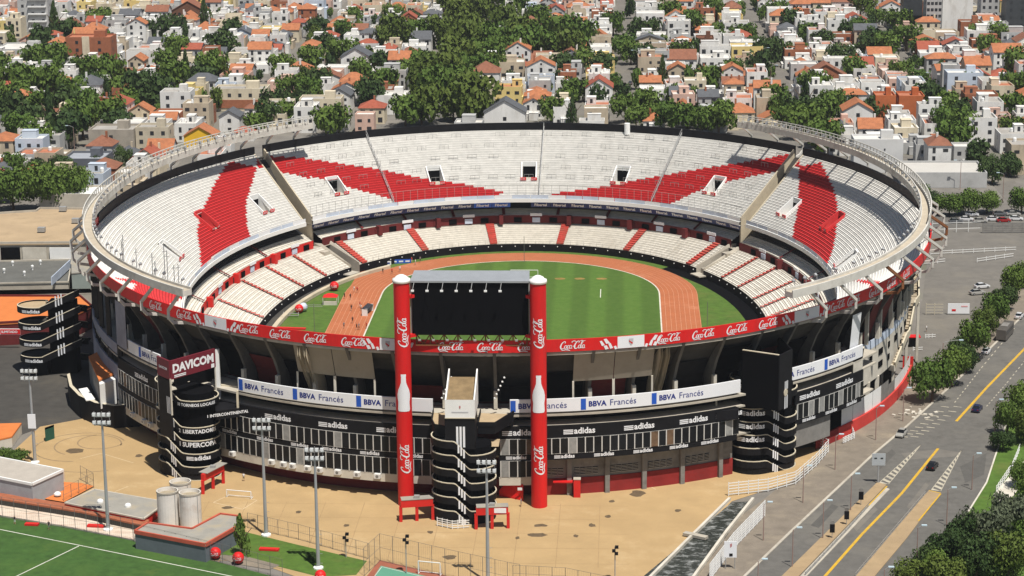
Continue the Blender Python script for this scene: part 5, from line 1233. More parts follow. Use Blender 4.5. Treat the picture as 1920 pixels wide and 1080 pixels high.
# stains, tyre marks and painted courts on the dirt plaza
STAIN = mat('oil_stain', (.12, .085, .05), .95, .3, 1.5)
for px, py, a_, b_ in [(1195, 925, 1.6, .9), (1147, 940, .8, .5), (1110, 985, .9, .5), (1012, 985, 1.4, .5), (1010, 1003, 2.0, .6), (1140, 968, .6, .4), (970, 1008, .5, .4), (1270, 957, .7, .4), (1080, 1005, .5, .4), (806, 998, .6, .4), (842, 1045, 1.6, .5), (425, 952, 1.4, .4), (560, 960, .6, .4), (650, 985, .7, .4), (1400, 885, .8, .5), (140, 845, 2.2, .8), (260, 855, 1.0, .5)]:
    c = G(px, py); sheet('stain', [(c.x+a_*math.cos(t)*rh0, c.y+b_*2.2*math.sin(t)*rh0) for t, rh0 in [(i*.57, random.uniform(.6, 1.1)) for i in range(11)]], .012, STAIN)
TYRE = mat('tyre_mark', (.26, .185, .105), .95, .2, 1)
for px, py, r_, a0, a1 in [(165, 835, 7, 0, 4.2), (150, 838, 9.5, .5, 4.8), (190, 828, 5, 2, 6), (175, 850, 12, 3.4, 5.2)]:
    c = G(px, py); P = [(c.x+r_*math.cos(a0+(a1-a0)*i/24), c.y+r_*math.sin(a0+(a1-a0)*i/24), .014) for i in range(25)]; Q = [(c.x+(r_-.3)*math.cos(a0+(a1-a0)*i/24), c.y+(r_-.3)*math.sin(a0+(a1-a0)*i/24), .014) for i in range(25)]
    o = MB().strip(P, Q).build('tyre_mark', TYRE); o['kind'] = 'structure'
PLN = mat('faint_line', (.60, .47, .30), .9, .1, 1)
for pts in ([(400, 942), (430, 928), (482, 938), (455, 955), (400, 942)], [(215, 922), (240, 912)], [(1205, 905), (1230, 918)], [(150, 860), (190, 850), (250, 868)]): stripe('faint_line', pts, .16, .012, PLN)
# joints in the plaza slabs and the asphalt repairs
JT = mat('slab_joint', (.33, .22, .11), .95, .2, 1)
mb = MB()
for k in range(-9, 4):
    x = k*7.5; mb.quad((x, -152, .008), (x+.12, -152, .008), (x+.12, -119, .008), (x, -119, .008))
for k in range(5): y = -150+k*7.5; mb.quad((-66, y, .009), (28, y, .009), (28, y+.12, .009), (-66, y+.12, .009))
o = mb.build('slab_joint', JT); o['kind'] = 'structure'
ASPHP = mat('asphalt_repair', (.098, .094, .086), .95, .15, .5)
for pts, m_ in (([(1520, 985), (1560, 945), (1572, 950), (1535, 990)], ASPHP), ([(1640, 870), (1672, 842), (1680, 850), (1650, 880)], ASPHP), ([(1700, 950), (1735, 905), (1742, 910), (1708, 956)], ASPHL), ([(1800, 875), (1850, 850), (1845, 890), (1810, 905)], ASPHP), ([(1600, 990), (1640, 950), (1646, 955), (1606, 996)], ASPHL), ([(1690, 850), (1760, 842), (1800, 848), (1790, 856), (1700, 862)], ASPHL)): psheet('asphalt_patch', pts, .012, m_)
# ================================================================== trees
def crown_mesh(seed, n, leaf, lobes, shape='round'):
    rnd = random.Random(seed); mb = MB(); L = []
    for i in range(lobes):
        a = rnd.uniform(0, 6.28)
        if shape == 'round': rr = rnd.uniform(.15, .62); L.append((rr*math.cos(a), rr*math.sin(a), rnd.uniform(.25, .78), rnd.uniform(.26, .42)))
        else: h = i/lobes; rr = (1-h)*.35; L.append((rr*math.cos(a), rr*math.sin(a), .1+.85*h, .34*(1-h)+.10))
    if shape == 'round': L.append((0, 0, .5, .5))
    for i in range(n):
        cx, cy, cz, cr = rnd.choice(L); v = Vector((rnd.gauss(0, 1), rnd.gauss(0, 1), rnd.gauss(.15, 1))).normalized()
        p = Vector((cx, cy, cz))+Vector((v.x, v.y, v.z*.8))*cr*rnd.choice((rnd.uniform(.8, 1.08), rnd.uniform(.35, .95)))
        nrm = (v+Vector((rnd.gauss(0, .45), rnd.gauss(0, .45), rnd.gauss(0, .45)))).normalized(); u = nrm.orthogonal().normalized(); w_ = nrm.cross(u)
        a = rnd.uniform(0, 3.14); u, w_ = u*math.cos(a)+w_*math.sin(a), w_*math.cos(a)-u*math.sin(a); s = leaf*rnd.uniform(.6, 1.4)
        mb.add([p-u*s, p-w_*s*.7+nrm*s*.15, p+u*s, p+w_*s*.7+nrm*s*.15], [(0, 1, 2, 3)])
    return mb
CROWN = {}
for li in range(4):
    for sh, n, leaf, lob, k in (('round', 1000, .085, 12, 0), ('round', 1000, .085, 15, 1), ('round', 3200, .048, 17, 2), ('cone', 900, .065, 14, 3), ('round', 3200, .048, 14, 4)):
        if li in (2, 3) and k == 3: continue
        o = crown_mesh(li*10+k, n, leaf, lob, sh).build('crown', LEAF[li]); CROWN[li, k] = o.data; bpy.data.objects.remove(o)
tb = MB().tube((0, 0, 0), (0, 0, .55), .035, 7, r2=.02)
for a in (0.3, 2.3, 4.4): tb.tube((0, 0, .34), (.28*math.cos(a), .28*math.sin(a), .66), .016, 5, r2=.007)
o = tb.build('trunk', BARK); TRUNK = o.data; bpy.data.objects.remove(o)
TREES = []
def tree(p, h, wid, li, k, zone):
    if k == 3: li = min(li, 1)
    T = bpy.data.objects.new('tree', None); COL.objects.link(T); T.location = p; T.rotation_euler = (0, 0, random.uniform(0, 6.28)); T.empty_display_size = .5
    for nm, me, sc in (('trunk', TRUNK, (h, h, h)), ('crown', CROWN[li, k], (wid/2*1.18, wid/2*1.18, h*.95))):
        o = bpy.data.objects.new(nm, me); COL.objects.link(o); o.parent = T; o.scale = sc
        if nm == 'crown': o.location = (0, 0, h*.08)
    TREES.append((T, zone, li, k, wid)); return T
rt_ = random.Random(11)
# near and middle-distance trees: (pixel of the foot, height m, width m, leaf, kind)
for px, py, h, wd, li, k in [(452, 1040, 7.6, 4.6, 0, 3), (35, 872, 3.2, 5.5, 0, 2), (10, 868, 3.0, 4.5, 0, 4), (583, 1050, 1.6, 2.6, 1, 2), (590, 1055, 1.2, 1.8, 1, 4)]:
    tree(G(px, py), h, wd, li, k, 'in the club grounds at lower left')
for px, py, h, wd, li, k in [(1748, 754, 10, 10.5, 0, 2), (1785, 725, 8.6, 9.0, 0, 4), (1797, 688, 7, 7.5, 1, 2), (1822, 668, 8.4, 9, 0, 4), (1846, 628, 6.6, 7.2, 2, 2), (1862, 612, 8, 8.5, 0, 4), (1886, 582, 6.8, 7.5, 1, 2), (1902, 560, 8, 8, 0, 4), (1922, 538, 7, 8, 0, 2), (1812, 700, 5.5, 5.5, 1, 4)]:
    tree(G(px, py), h, wd, li, k, 'in the row between stadium and road')
for px, py, h, wd, li, k in [(1912, 790, 8, 8, 0, 4), (1888, 818, 7.5, 7, 0, 2), (1925, 830, 7.5, 8, 2, 4), (1880, 845, 4.5, 6, 1, 2), (1935, 775, 8, 8, 0, 2), (1915, 915, 5, 6, 0, 4), (1935, 945, 6, 7, 0, 2)]:
    tree(G(px, py), h, wd, li, k, 'on the grass verge right of the road')
for px, py, h, wd, li, k in [(1845, 1035, 8.5, 9, 3, 2), (1895, 1010, 8, 9, 3, 4), (1780, 1065, 8, 8, 1, 2), (1830, 1090, 8.5, 9, 1, 4), (1750, 1100, 6.5, 7, 0, 2), (1700, 1112, 5.5, 7, 2, 4), (1890, 1090, 8.5, 9, 2, 2), (1930, 1060, 8, 9, 0, 4), (1780, 1120, 7, 8, 2, 4), (1735, 1082, 6, 6, 1, 2), (1800, 1040, 7.5, 7, 1, 4), (1925, 1000, 6, 7, 0, 2), (1650, 1140, 5, 6, 0, 2)]:
    tree(G(px, py), h, wd, li, k, 'in the dark cluster at lower right')
for px, py, h, wd, li, k in [(1780, 404, 7, 10, 0, 2), (1815, 402, 7.5, 10, 0, 4), (1850, 400, 7, 9, 0, 2), (1745, 400, 6.5, 8, 1, 4), (1915, 400, 7.5, 9, 0, 4), (1730, 378, 6, 7, 0, 2), (1890, 330, 8, 10, 1, 2), (1860, 345, 9, 10, 1, 4)]:
    tree(G(px, py), h, wd, li, k, 'beyond the car park')
for px, py, h, wd, li, k in [(25, 394, 14, 17, 0, 2), (78, 396, 14.5, 17, 0, 4), (120, 390, 14, 15, 0, 2), (146, 380, 11, 12, 0, 4), (-12, 384, 14, 16, 1, 2), (175, 332, 7, 7, 1, 4), (215, 334, 7, 8, 3, 2), (232, 312, 7, 7, 1, 4), (80, 352, 10, 12, 1, 2), (25, 345, 10, 12, 0, 4), (120, 340, 9, 11, 1, 4)]:
    tree(G(px, py), h, wd, li, k, 'left of the stadium')
# city trees: centres of the green masses in the photograph
CT1 = [(790, 228), (850, 222), (760, 232), (890, 225), (800, 200), (860, 185), (820, 205), (880, 200), (790, 172), (835, 165), (890, 160), (925, 150), (800, 150), (850, 135), (905, 130), (950, 120), (1000, 115), (1045, 112), (1075, 118), (870, 105), (925, 100), (970, 90), (780, 85), (740, 92), (720, 96), (835, 85), (890, 80), (940, 65), (990, 80), (1055, 85), (1085, 100), (860, 60), (910, 45), (960, 35), (1005, 55), (880, 30), (930, 15), (850, 35), (985, 15), (900, 5), (950, -5), (870, -8), (1000, -10), (830, 5)]
CT2 = [(15, 175), (55, 190), (95, 180), (135, 195), (175, 185), (30, 205), (75, 215), (120, 222), (160, 218), (200, 208), (240, 215), (220, 185), (260, 195), (205, 170), (285, 200), (300, 185), (325, 175), (350, 170), (380, 165), (405, 160), (310, 140), (335, 120), (345, 100), (100, 150), (130, 75), (100, 65), (75, 100), (60, 130), (110, 135), (330, 75), (270, 70), (15, 235), (60, 245), (95, 255), (200, 240), (225, 250), (75, 285), (40, 265), (135, 270), (160, 255), (0, 215), (10, 150), (160, 150), (185, 55), (225, 65), (415, 110), (440, 75), (380, 60)]
CT3 = [(590, 135), (560, 160), (640, 120), (610, 105), (545, 185), (515, 215), (500, 240), (475, 250), (540, 235), (565, 205), (620, 80), (600, 65), (650, 75), (690, 195), (715, 180), (700, 205), (760, 160), (725, 140), (680, 160), (600, 170), (580, 190), (530, 150), (740, 40), (770, 50), (700, 30), (665, 45), (610, 250), (640, 245)]
CT4 = [(1140, 175), (1190, 215), (1170, 225), (1215, 220), (1060, 140), (1090, 130), (1195, 235), (1235, 230), (1260, 240), (1180, 115), (1205, 125), (1165, 105), (1195, 70), (1215, 75), (1060, 200), (1080, 185), (1130, 140), (1290, 235), (1310, 245), (1150, 60), (1245, 160), (1280, 120), (1075, 235), (1030, 225)]
CT5 = [(1420, 100), (1400, 80), (1440, 120), (1425, 150), (1440, 185), (1450, 205), (1465, 225), (1480, 245), (1500, 235), (1510, 215), (1530, 190), (1510, 255), (1520, 80), (1545, 90), (1585, 75), (1615, 70), (1640, 95), (1665, 110), (1700, 90), (1725, 105), (1690, 155), (1715, 170), (1745, 205), (1775, 220), (1760, 235), (1800, 235), (1775, 260), (1805, 262), (1795, 290), (1825, 310), (1545, 225), (1560, 205), (1640, 230), (1600, 150), (1580, 130), (1885, 125), (1855, 110), (1900, 145), (1830, 85), (1870, 90), (1480, 60), (1460, 40), (1500, 20), (1560, 40), (1610, 30), (1645, 45), (1680, 60), (1895, 260), (1915, 230), (1905, 190), (1525, 270), (1555, 285), (1630, 105), (1350, 245), (1370, 150), (1330, 170), (1300, 60), (1340, 40), (1250, 45), (1385, 30)]
CITYTREE = []
for lst, zn, li_, rad in ((CT1, 'in the boulevard behind the far stand', (2, 2, 0), (11, 15)), (CT2, 'in the green quarter at upper left', (0, 0, 1), (9, 13)), (CT3, 'among houses left of the boulevard', (0, 1, 0), (8, 11)), (CT4, 'among houses right of the boulevard', (1, 0, 0), (7, 10)), (CT5, 'among houses at upper right', (0, 0, 1), (8, 11.5))):
    for px, py in lst:
        wd = rt_.uniform(*rad)*1.32; g_ = G(px+rt_.uniform(-5, 5), py+6); CITYTREE.append((g_.x, g_.y, wd/2)); con = rt_.random() < .05 and lst is not CT1
        li = rt_.choice(li_) if not con else 1
        tree(g_, wd*rt_.uniform(.8, 1.0)*(1.25 if con else 1), wd*(.55 if con else 1), li, 3 if con else rt_.choice((0, 1)), zn)

YT = [MB(), MB(), MB()]                              # small yard trees and bushes between the houses, one mass per leaf tone
YC = [crown_mesh(90+i, 330, .13, 8) for i in range(5)]
for i in range(330):
    px, py = rt_.uniform(-10, 1930), rt_.uniform(-8, 228)
    if py > 205 and 560 < px < 1420: continue
    g_ = G(px, py); wd = rt_.uniform(4, 9); h = wd*rt_.uniform(.8, 1.25); CITYTREE.append((g_.x, g_.y, wd/2.4)); q = rt_.choice(YC); a = rt_.uniform(0, 6.28); ca, sa = math.cos(a)*wd/2, math.sin(a)*wd/2
    YT[rt_.choice((0, 0, 1, 2))].add([(g_.x+x*ca-y*sa, g_.y+x*sa+y*ca, h*(.1+z*.95)) for x, y, z in q.v], q.f)
for i, m_ in enumerate(YT):
    o = m_.build('yard_foliage', LEAF[i]); o['kind'] = 'stuff'; o['label'] = f"{['green', 'dark green', 'olive'][i]} bushes and small trees scattered between the city houses"; o['category'] = 'foliage'

# ================================================================== city houses
WALLS = [('white', mat('house_white', (.74, .73, .70), .85, .08, .3, dirt=(.50, .47, .42), dscale=.22, stretch=(1, 1, .35))), ('cream', mat('house_cream', (.66, .58, .43), .85, .1, .3, dirt=(.46, .39, .28), dscale=.2, stretch=(1, 1, .35))), ('beige', mat('house_beige', (.50, .42, .31), .85, .1, .3, dirt=(.33, .27, .2), dscale=.2, stretch=(1, 1, .35))), ('pale grey', mat('house_grey', (.46, .46, .45), .85, .12, .3, dirt=(.3, .3, .29), dscale=.15)),
         ('yellow', mat('house_yellow', (.70, .55, .22), .85, .08, .3)), ('pink', mat('house_pink', (.62, .42, .34), .85, .1, .3)), ('brick', mat('house_brick', (.33, .125, .065), .9, .15, .8)), ('pale blue', mat('house_blue', (.50, .56, .64), .85, .08, .3))]
WW = [52, 13, 9, 12, 3, 4, 6, 3]
ROOFS = [('orange tiled', mat('roof_orange', (.40, .15, .068), .85, .22, .8, dirt=(.30, .12, .06), dscale=.25)), ('red tiled', mat('roof_red', (.32, .085, .05), .85, .18, .8)), ('brown tiled', mat('roof_brown', (.24, .10, .06), .85, .2, .8)), ('slate', mat('roof_slate', (.10, .105, .115), .8, .15, .8)),
         ('grey flat', mat('flat_grey', (.36, .34, .31), .9, .2, .3, dirt=(.2, .19, .17), dscale=.15)), ('white flat', mat('flat_white', (.66, .64, .60), .85, .1, .3, dirt=(.45, .42, .37), dscale=.15)), ('brick-red flat', mat('flat_red', (.42, .16, .09), .9, .2, .3))]
WIN = mat('window_dark', (.035, .037, .042), .3, .3, .5)
rh = random.Random(21)
o = MB().box((0, 0, 0), (1, 1, 1)).build('window', WIN); WINM = o.data; bpy.data.objects.remove(o)
def house_spec():
    r_ = rh.random(); st = 1 if r_ < .22 else 2 if r_ < .82 else 3
    wi = rh.choices(range(8), WW)[0]; flat = rh.random() < .66
    ri = rh.choices((4, 5, 6), (5, 5, 2))[0] if flat else rh.choices((0, 1, 2, 3), (52, 14, 16, 18))[0]
    return st, wi, ri, flat
def house_parts(w_, d, st, flat, hip, rnd):
    """returns wall mesh, roof mesh, extras [(name, mesh, matkind)], windows [(x,y,z,sx,sy,sz)] in local coordinates"""
    h = st*2.9+.3; wall = MB(); roof = MB(); ex = []; wins = []
    x, y = w_/2, d/2
    if flat:
        wall.box((0, 0, h/2), (w_, d, h)); roof.box((0, 0, h+.05), (w_-.5, d-.5, .1))
        for c, s in (((0, -y+.12, h+.4), (w_, .24, .8)), ((0, y-.12, h+.4), (w_, .24, .8)), ((-x+.12, 0, h+.4), (.24, d-.48, .8)), ((x-.12, 0, h+.4), (.24, d-.48, .8))): wall.box(c, s)
        if rnd.random() < .75:
            bw, bd = rnd.uniform(.3, .6)*w_, rnd.uniform(.3, .5)*d; bx_, by_ = rnd.uniform(-1, 1)*(x-bw/2-.2), rnd.uniform(0, 1)*(y-bd/2-.2)
            wall.box((bx_, by_, h+1.35), (bw, bd, 2.5)); wall.box((bx_, by_, h+2.68), (bw+.2, bd+.2, .14))
            if rnd.random() < .5: wins.append((bx_, by_-bd/2, h+1.3, 1.0, .08, 1.6))
        if rnd.random() < .6: ex.append(('water_tank', MB().lathe([(.01, 0), (.6, 0), (.65, .2), (.65, 1.2), (.4, 1.45), (.01, 1.5)], (rnd.uniform(-.6, .6)*x, rnd.uniform(-.6, .6)*y, h+.1), 8), 'w'))
    else:
        wall.box((0, 0, h/2), (w_, d, h)); rz = min(w_, d)*rnd.uniform(.24, .36); e = .35
        if hip:
            ins = min(x, y)*.95; along = w_ >= d; a, b = ((x-ins, 0) if along else (0, y-ins))
            roof.add([(-x-e, -y-e, h), (x+e, -y-e, h), (x+e, y+e, h), (-x-e, y+e, h), (-a, -b, h+rz), (a, b, h+rz)], [(0, 1, 5, 4) if along else (0, 1, 4), (1, 2, 5) if along else (1, 2, 5, 4), (2, 3, 4, 5) if along else (2, 3, 5), (3, 0, 4) if along else (3, 0, 4, 5)])
            roof.quad((-x-e, -y-e, h-.02), (-x-e, y+e, h-.02), (x+e, y+e, h-.02), (x+e, -y-e, h-.02))
        else:
            t_ = .2
            if rnd.random() < .5:     # ridge along y, gable to the front
                wall.add([(-x, -y, h), (x, -y, h), (0, -y, h+rz), (-x, y, h), (x, y, h), (0, y, h+rz)], [(0, 1, 2), (5, 4, 3)])
                for s in (-1, 1): roof.add([(s*(x+e), -y-e, h-e*rz/x), (0, -y-e, h+rz), (0, y+e, h+rz), (s*(x+e), y+e, h-e*rz/x), (s*(x+e), -y-e, h-e*rz/x+t_), (0, -y-e, h+rz+t_), (0, y+e, h+rz+t_), (s*(x+e), y+e, h-e*rz/x+t_)], [(4, 5, 6, 7), (0, 1, 5, 4), (3, 7, 6, 2), (0, 4, 7, 3)])
                wins.append((0, -y, h+rz*.3, .8, .08, .8))
            else:
                wall.add([(-x, -y, h), (-x, y, h), (-x, 0, h+rz), (x, -y, h), (x, y, h), (x, 0, h+rz)], [(0, 1, 2), (5, 4, 3)])
                for s in (-1, 1): roof.add([(-x-e, s*(y+e), h-e*rz/y), (-x-e, 0, h+rz), (x+e, 0, h+rz), (x+e, s*(y+e), h-e*rz/y), (-x-e, s*(y+e), h-e*rz/y+t_), (-x-e, 0, h+rz+t_), (x+e, 0, h+rz+t_), (x+e, s*(y+e), h-e*rz/y+t_)], [(4, 5, 6, 7), (0, 1, 5, 4), (3, 7, 6, 2), (0, 4, 7, 3)])
        if rnd.random() < .6: cx_, cy_ = rnd.uniform(-.6, .6)*x, rnd.uniform(-.5, .5)*y; ex.append(('chimney', MB().box((cx_, cy_, h+rz*.7), (.7, .7, rz+1.4)), 'c'))
    for _ in range(rnd.choice((0, 1, 1, 2))):                 # lean-tos, garages and patio walls
        aw, ad, ah = rnd.uniform(.25, .6)*w_, rnd.uniform(1.5, 3.2), rnd.uniform(2.3, 3.4); ax = rnd.uniform(-1, 1)*(x-aw/2)
        wall.box((ax, -y-ad/2, ah/2), (aw, ad, ah)); wall.box((ax, -y-ad/2, ah+.07), (aw+.15, ad+.15, .14))
    if rnd.random() < .3: s_ = rnd.choice((-1, 1)); wall.box((s_*(x+.6), 0, h*.3), (1.2, d*.7, h*.6)); wall.box((s_*(x+.6), 0, h*.6+.06), (1.35, d*.72, .12))
    nw = max(1, int(w_/3.2))
    for f in range(st):
        for i in range(nw):
            if rnd.random() < .88: wins.append((-x+(i+.5)*w_/nw, -y, f*2.9+1.6, rnd.choice((1.0, 1.3, 1.7)), .1, rnd.choice((1.1, 1.3, 1.9))))
        if rnd.random() < .45: wins.append((x, rnd.uniform(-.5, .5)*y, f*2.9+1.7, .1, 1.1, 1.2))
        if rnd.random() < .35: wins.append((-x, rnd.uniform(-.5, .5)*y, f*2.9+1.7, .1, 1.1, 1.2))
    return wall, roof, ex, wins
# landmark buildings: pixel of base left, base right, base y, height m, depth m, wall, roof, storeys, label
LMK = []
def lwall(n): return dict(WALLS)[n]
def landmark(x0, x1, yb, h, dep, wm, rm, st, label, cols=None, extra=None, gable=False):
    a, b = G(x0, yb), G(x1, yb); w_ = b.x-a.x; cx, cy = (a.x+b.x)/2, min(a.y, b.y)+dep/2
    T = thing('building', label, 'building', (cx, cy, 0), world=False); LMK.append((cx, cy, max(w_, dep)/2+2))
    x, y = w_/2, dep/2
    mb = MB().box((0, 0, h/2), (w_, dep, h))
    if gable:
        rz = w_*.28; mb.add([(-x, -y, h), (x, -y, h), (0, -y, h+rz), (-x, y, h), (x, y, h), (0, y, h+rz)], [(0, 1, 2), (5, 4, 3)]); ro = MB()
        for s in (-1, 1): ro.add([(s*(x+.4), -y-.4, h-.3), (0, -y-.4, h+rz), (0, y+.4, h+rz), (s*(x+.4), y+.4, h-.3), (s*(x+.4), -y-.4, h-.05), (0, -y-.4, h+rz+.25), (0, y+.4, h+rz+.25), (s*(x+.4), y+.4, h-.05)], [(4, 5, 6, 7), (0, 1, 5, 4), (3, 7, 6, 2), (0, 4, 7, 3)])
    else:
        for c, s in (((0, -y+.15, h+.4), (w_, .3, .8)), ((0, y-.15, h+.4), (w_, .3, .8)), ((-x+.15, 0, h+.4), (.3, dep-.6, .8)), ((x-.15, 0, h+.4), (.3, dep-.6, .8))): mb.box(c, s)
        ro = MB().box((0, 0, h+.06), (w_-.6, dep-.6, .12))
    local(mb, 'wall', wm, T); local(ro, 'roof', rm, T)
    if not gable and h > 5:
        local(MB().box((w_*.2, dep*.1, h+1.5), (w_*.25, dep*.3, 2.9)), 'stair_head', wm, T)
    nw = cols if cols is not None else max(1, int(w_/3.0))
    for f in range(st):
        for i in range(nw):
            o = bpy.data.objects.new('window', WINM); COL.objects.link(o); o.parent = T; o.location = (-x+(i+.5)*w_/nw, -y, (f+.55)*h/st); o.scale = (1.3, .12, 1.4)
        for sx in (-1, 1):
            o = bpy.data.objects.new('window', WINM); COL.objects.link(o); o.parent = T; o.location = (sx*x, -y*.3, (f+.55)*h/st); o.scale = (.12, 1.1, 1.3)
    if extra:
        for nm, c, s, m_ in extra: local(MB().box((c[0]*x, -y+c[1], c[2]*h), (s[0]*w_, s[1], s[2]*h)), nm, m_, T)
    return T, w_, h
lw = lwall; RF = dict(ROOFS)
landmark(36, 92, 60, 22, 14, lw('pale grey'), RF['grey flat'], 6, 'tall grey apartment slab with white balconies at the top left corner', 3, [('balcony', (.3, -.7, f/6+.08), (.6, 1.4, .03), WPAINT) for f in range(6)])
landmark(126, 210, 130, 13.5, 12, lw('brick'), RF['brick-red flat'], 4, 'orange brick apartment block with cream centre strip at upper left', 2, [('cream_strip', (-.1, -.12, .53), (.16, .5, 1.1), lw('cream'))])
landmark(-10, 80, 118, 5.5, 22, lw('pale grey'), RF['white flat'], 1, 'low white-roofed workshop at the left edge above the trees', 5)
landmark(238, 308, 128, 7, 10, lw('white'), RF['grey flat'], 2, 'white blank-walled house between the brick block and dark trees', 1)
landmark(168, 252, 292, 8.5, 12, mat('old_plaster', (.38, .34, .28), .9, .2, .4, dirt=(.22, .2, .17), dscale=.2), RF['grey flat'], 2, 'weathered grey-brown building near the left ring', 1)
landmark(256, 318, 290, 9.0, 9, mat('old_cream', (.52, .46, .35), .9, .15, .4), RF['grey flat'], 3, 'three-storey cream house with dark windows left of the yellow house', 3)
landmark(346, 404, 284, 5.6, 9, mat('strong_yellow', (.78, .47, .03), .85, .05, .4), RF['orange tiled'], 1, 'bright yellow house with orange roof just behind the left ring', 1, gable=True)
landmark(402, 500, 208, 8.0, 11, lw('cream'), RF['grey flat'], 2, 'wide cream and brick apartment building behind the left ring', 5, [('brick_panel', (-.1, -.1, .35), (.8, .3, .4), lw('brick'))])
landmark(302, 358, 222, 9.5, 10, lw('white'), RF['grey flat'], 3, 'white three-storey house with terrace railing at upper left', 2)
landmark(412, 450, 252, 6.6, 9, lw('white'), RF['slate'], 2, 'white gabled house with black roof behind the left ring', 1, gable=True)
landmark(562, 640, 225, 7.4, 10, lw('cream'), RF['grey flat'], 2, 'cream two-storey house behind the left part of the far stand', 4)
landmark(640, 695, 145, 8.8, 12, lw('white'), RF['slate'], 3, 'tall white house with arched top left of the boulevard', 2, gable=True)
landmark(908, 985, 238, 5.6, 10, lw('white'), RF['slate'], 1, 'white house with wide dark slate gable against the far rim', 1, gable=True)
landmark(700, 765, 215, 6.8, 12, lw('white'), RF['white flat'], 2, 'plain white block left of the boulevard trees', 0)
landmark(1600, 1692, 324, 10.5, 10, mat('blank_white', (.62, .62, .61), .85, .06, .3, dirt=(.5, .49, .47), dscale=.15), RF['white flat'], 3, 'large blank white wall building behind the right ring', 0, [('small_window', (.25, -.05, .75), (.03, .12, .06), WIN), ('small_window', (.05, -.05, .5), (.03, .12, .08), WIN), ('small_window', (.25, -.05, .5), (.03, .12, .08), WIN)])
landmark(1640, 1678, 238, 11.0, 10, mat('orange_brick', (.46, .135, .05), .9, .1, .6), RF['brick-red flat'], 4, 'orange brick apartment block, its left wing, behind the right ring', 0)
landmark(1684, 1732, 236, 10.5, 11, mat('orange_brick', (.46, .135, .05)), RF['brick-red flat'], 4, 'orange brick apartment block, its right wing, behind the right ring', 0, [('balcony', (-.9, -.4, f/4+.2), (.25, .9, .06), WPAINT) for f in range(3)])
landmark(1283, 1324, 192, 8.0, 9, lw('cream'), RF['white flat'], 3, 'pale three-storey block with square windows right of centre', 2)
landmark(1356, 1395, 108, 9.0, 10, lw('white'), RF['grey flat'], 3, 'plain cream-white tower house at upper right of centre', 0)
landmark(1305, 1338, 105, 7.6, 9, mat('brown_house', (.16, .075, .045), .9, .15, .6), RF['brown tiled'], 3, 'dark brown balconied house beside the plain white tower house', 1)
landmark(1252, 1290, 160, 6.5, 9, lw('beige'), RF['orange tiled'], 2, 'beige house under a steep orange roof right of centre', 2, gable=True)
landmark(1735, 1764, 72, 27, 12, lw('pale grey'), RF['grey flat'], 9, 'grey apartment tower with rows of square windows at top right', 4)
landmark(1765, 1822, 70, 27, 14, lw('white'), RF['grey flat'], 1, 'tall blank cream tower with red rooftop poster at top right', 0, [('red_poster', (.1, -.3, .82), (.62, .3, .12), REDC), ('poster_text', (.1, -.5, .83), (.5, .1, .03), WSIGN)])
landmark(1692, 1728, 62, 24, 12, mat('dark_tower', (.055, .06, .065), .4, .2, .4), RF['slate'], 7, 'dark glass tower left of the grey apartment tower', 0)
landmark(1838, 1872, 45, 26, 12, lw('pale grey'), RF['grey flat'], 8, 'grey tower with balconies at the top right edge', 3)
landmark(1884, 1925, 55, 26, 12, mat('dark_tower', (0, 0, 0)), RF['slate'], 7, 'dark tower at the top right corner', 2)
landmark(1800, 1842, 80, 9, 10, lw('brick'), RF['grey flat'], 2, 'brick and white house below the blank tower', 1)
landmark(1845, 1868, 88, 10, 10, lw('white'), RF['white flat'], 3, 'narrow white house below the top right towers', 1)
landmark(1775, 1842, 184, 9.4, 10, lw('pale blue'), RF['white flat'], 3, 'pale blue-white four-window house at upper right', 2)
landmark(1815, 1868, 272, 9.0, 11, lw('white'), RF['grey flat'], 3, 'white house with curved top right of the dark trees', 2)
landmark(1692, 1850, 352, 4.2, 20, lw('pale grey'), mat('hall_roof', (.52, .50, .46), .85, .08, .2, dirt=(.4, .38, .34), dscale=.1), 1, 'long pale flat-roofed hall behind the right end of the stadium', 0)
landmark(75, 185, 398, 5.0, 14, CONC, WPAINT, 1, 'hall with bright white metal roof left of the stadium', 0)
landmark(120, 196, 338, 6.5, 14, mat('dark_side', (.12, .13, .15), .8, .1, .4), mat('metal_roof', (.34, .36, .39), .5, .1, .3), 1, 'grey metal-roofed shed among trees at left', 0)
landmark(62, 135, 245, 6, 16, lw('cream'), RF['brown tiled'], 2, 'cream flat block with brown roof among the left trees', 4)
landmark(322, 385, 46, 7, 12, mat('brown_house', (0, 0, 0)), RF['brown tiled'], 2, 'large brown timber house with steep roof at upper left', 2, gable=True)
landmark(1505, 1590, 170, 5.5, 11, lw('brick'), RF['brown tiled'], 2, 'brown house with dark steep roofs at upper right', 3, gable=True)
landmark(1580, 1636, 245, 7.5, 11, lw('white'), RF['orange tiled'], 2, 'white house with orange roof left of the brick apartments', 1, gable=True)
landmark(1550, 1600, 262, 5.4, 10, lw('pink'), RF['orange tiled'], 2, 'salmon house with orange roof behind the right ring', 2)
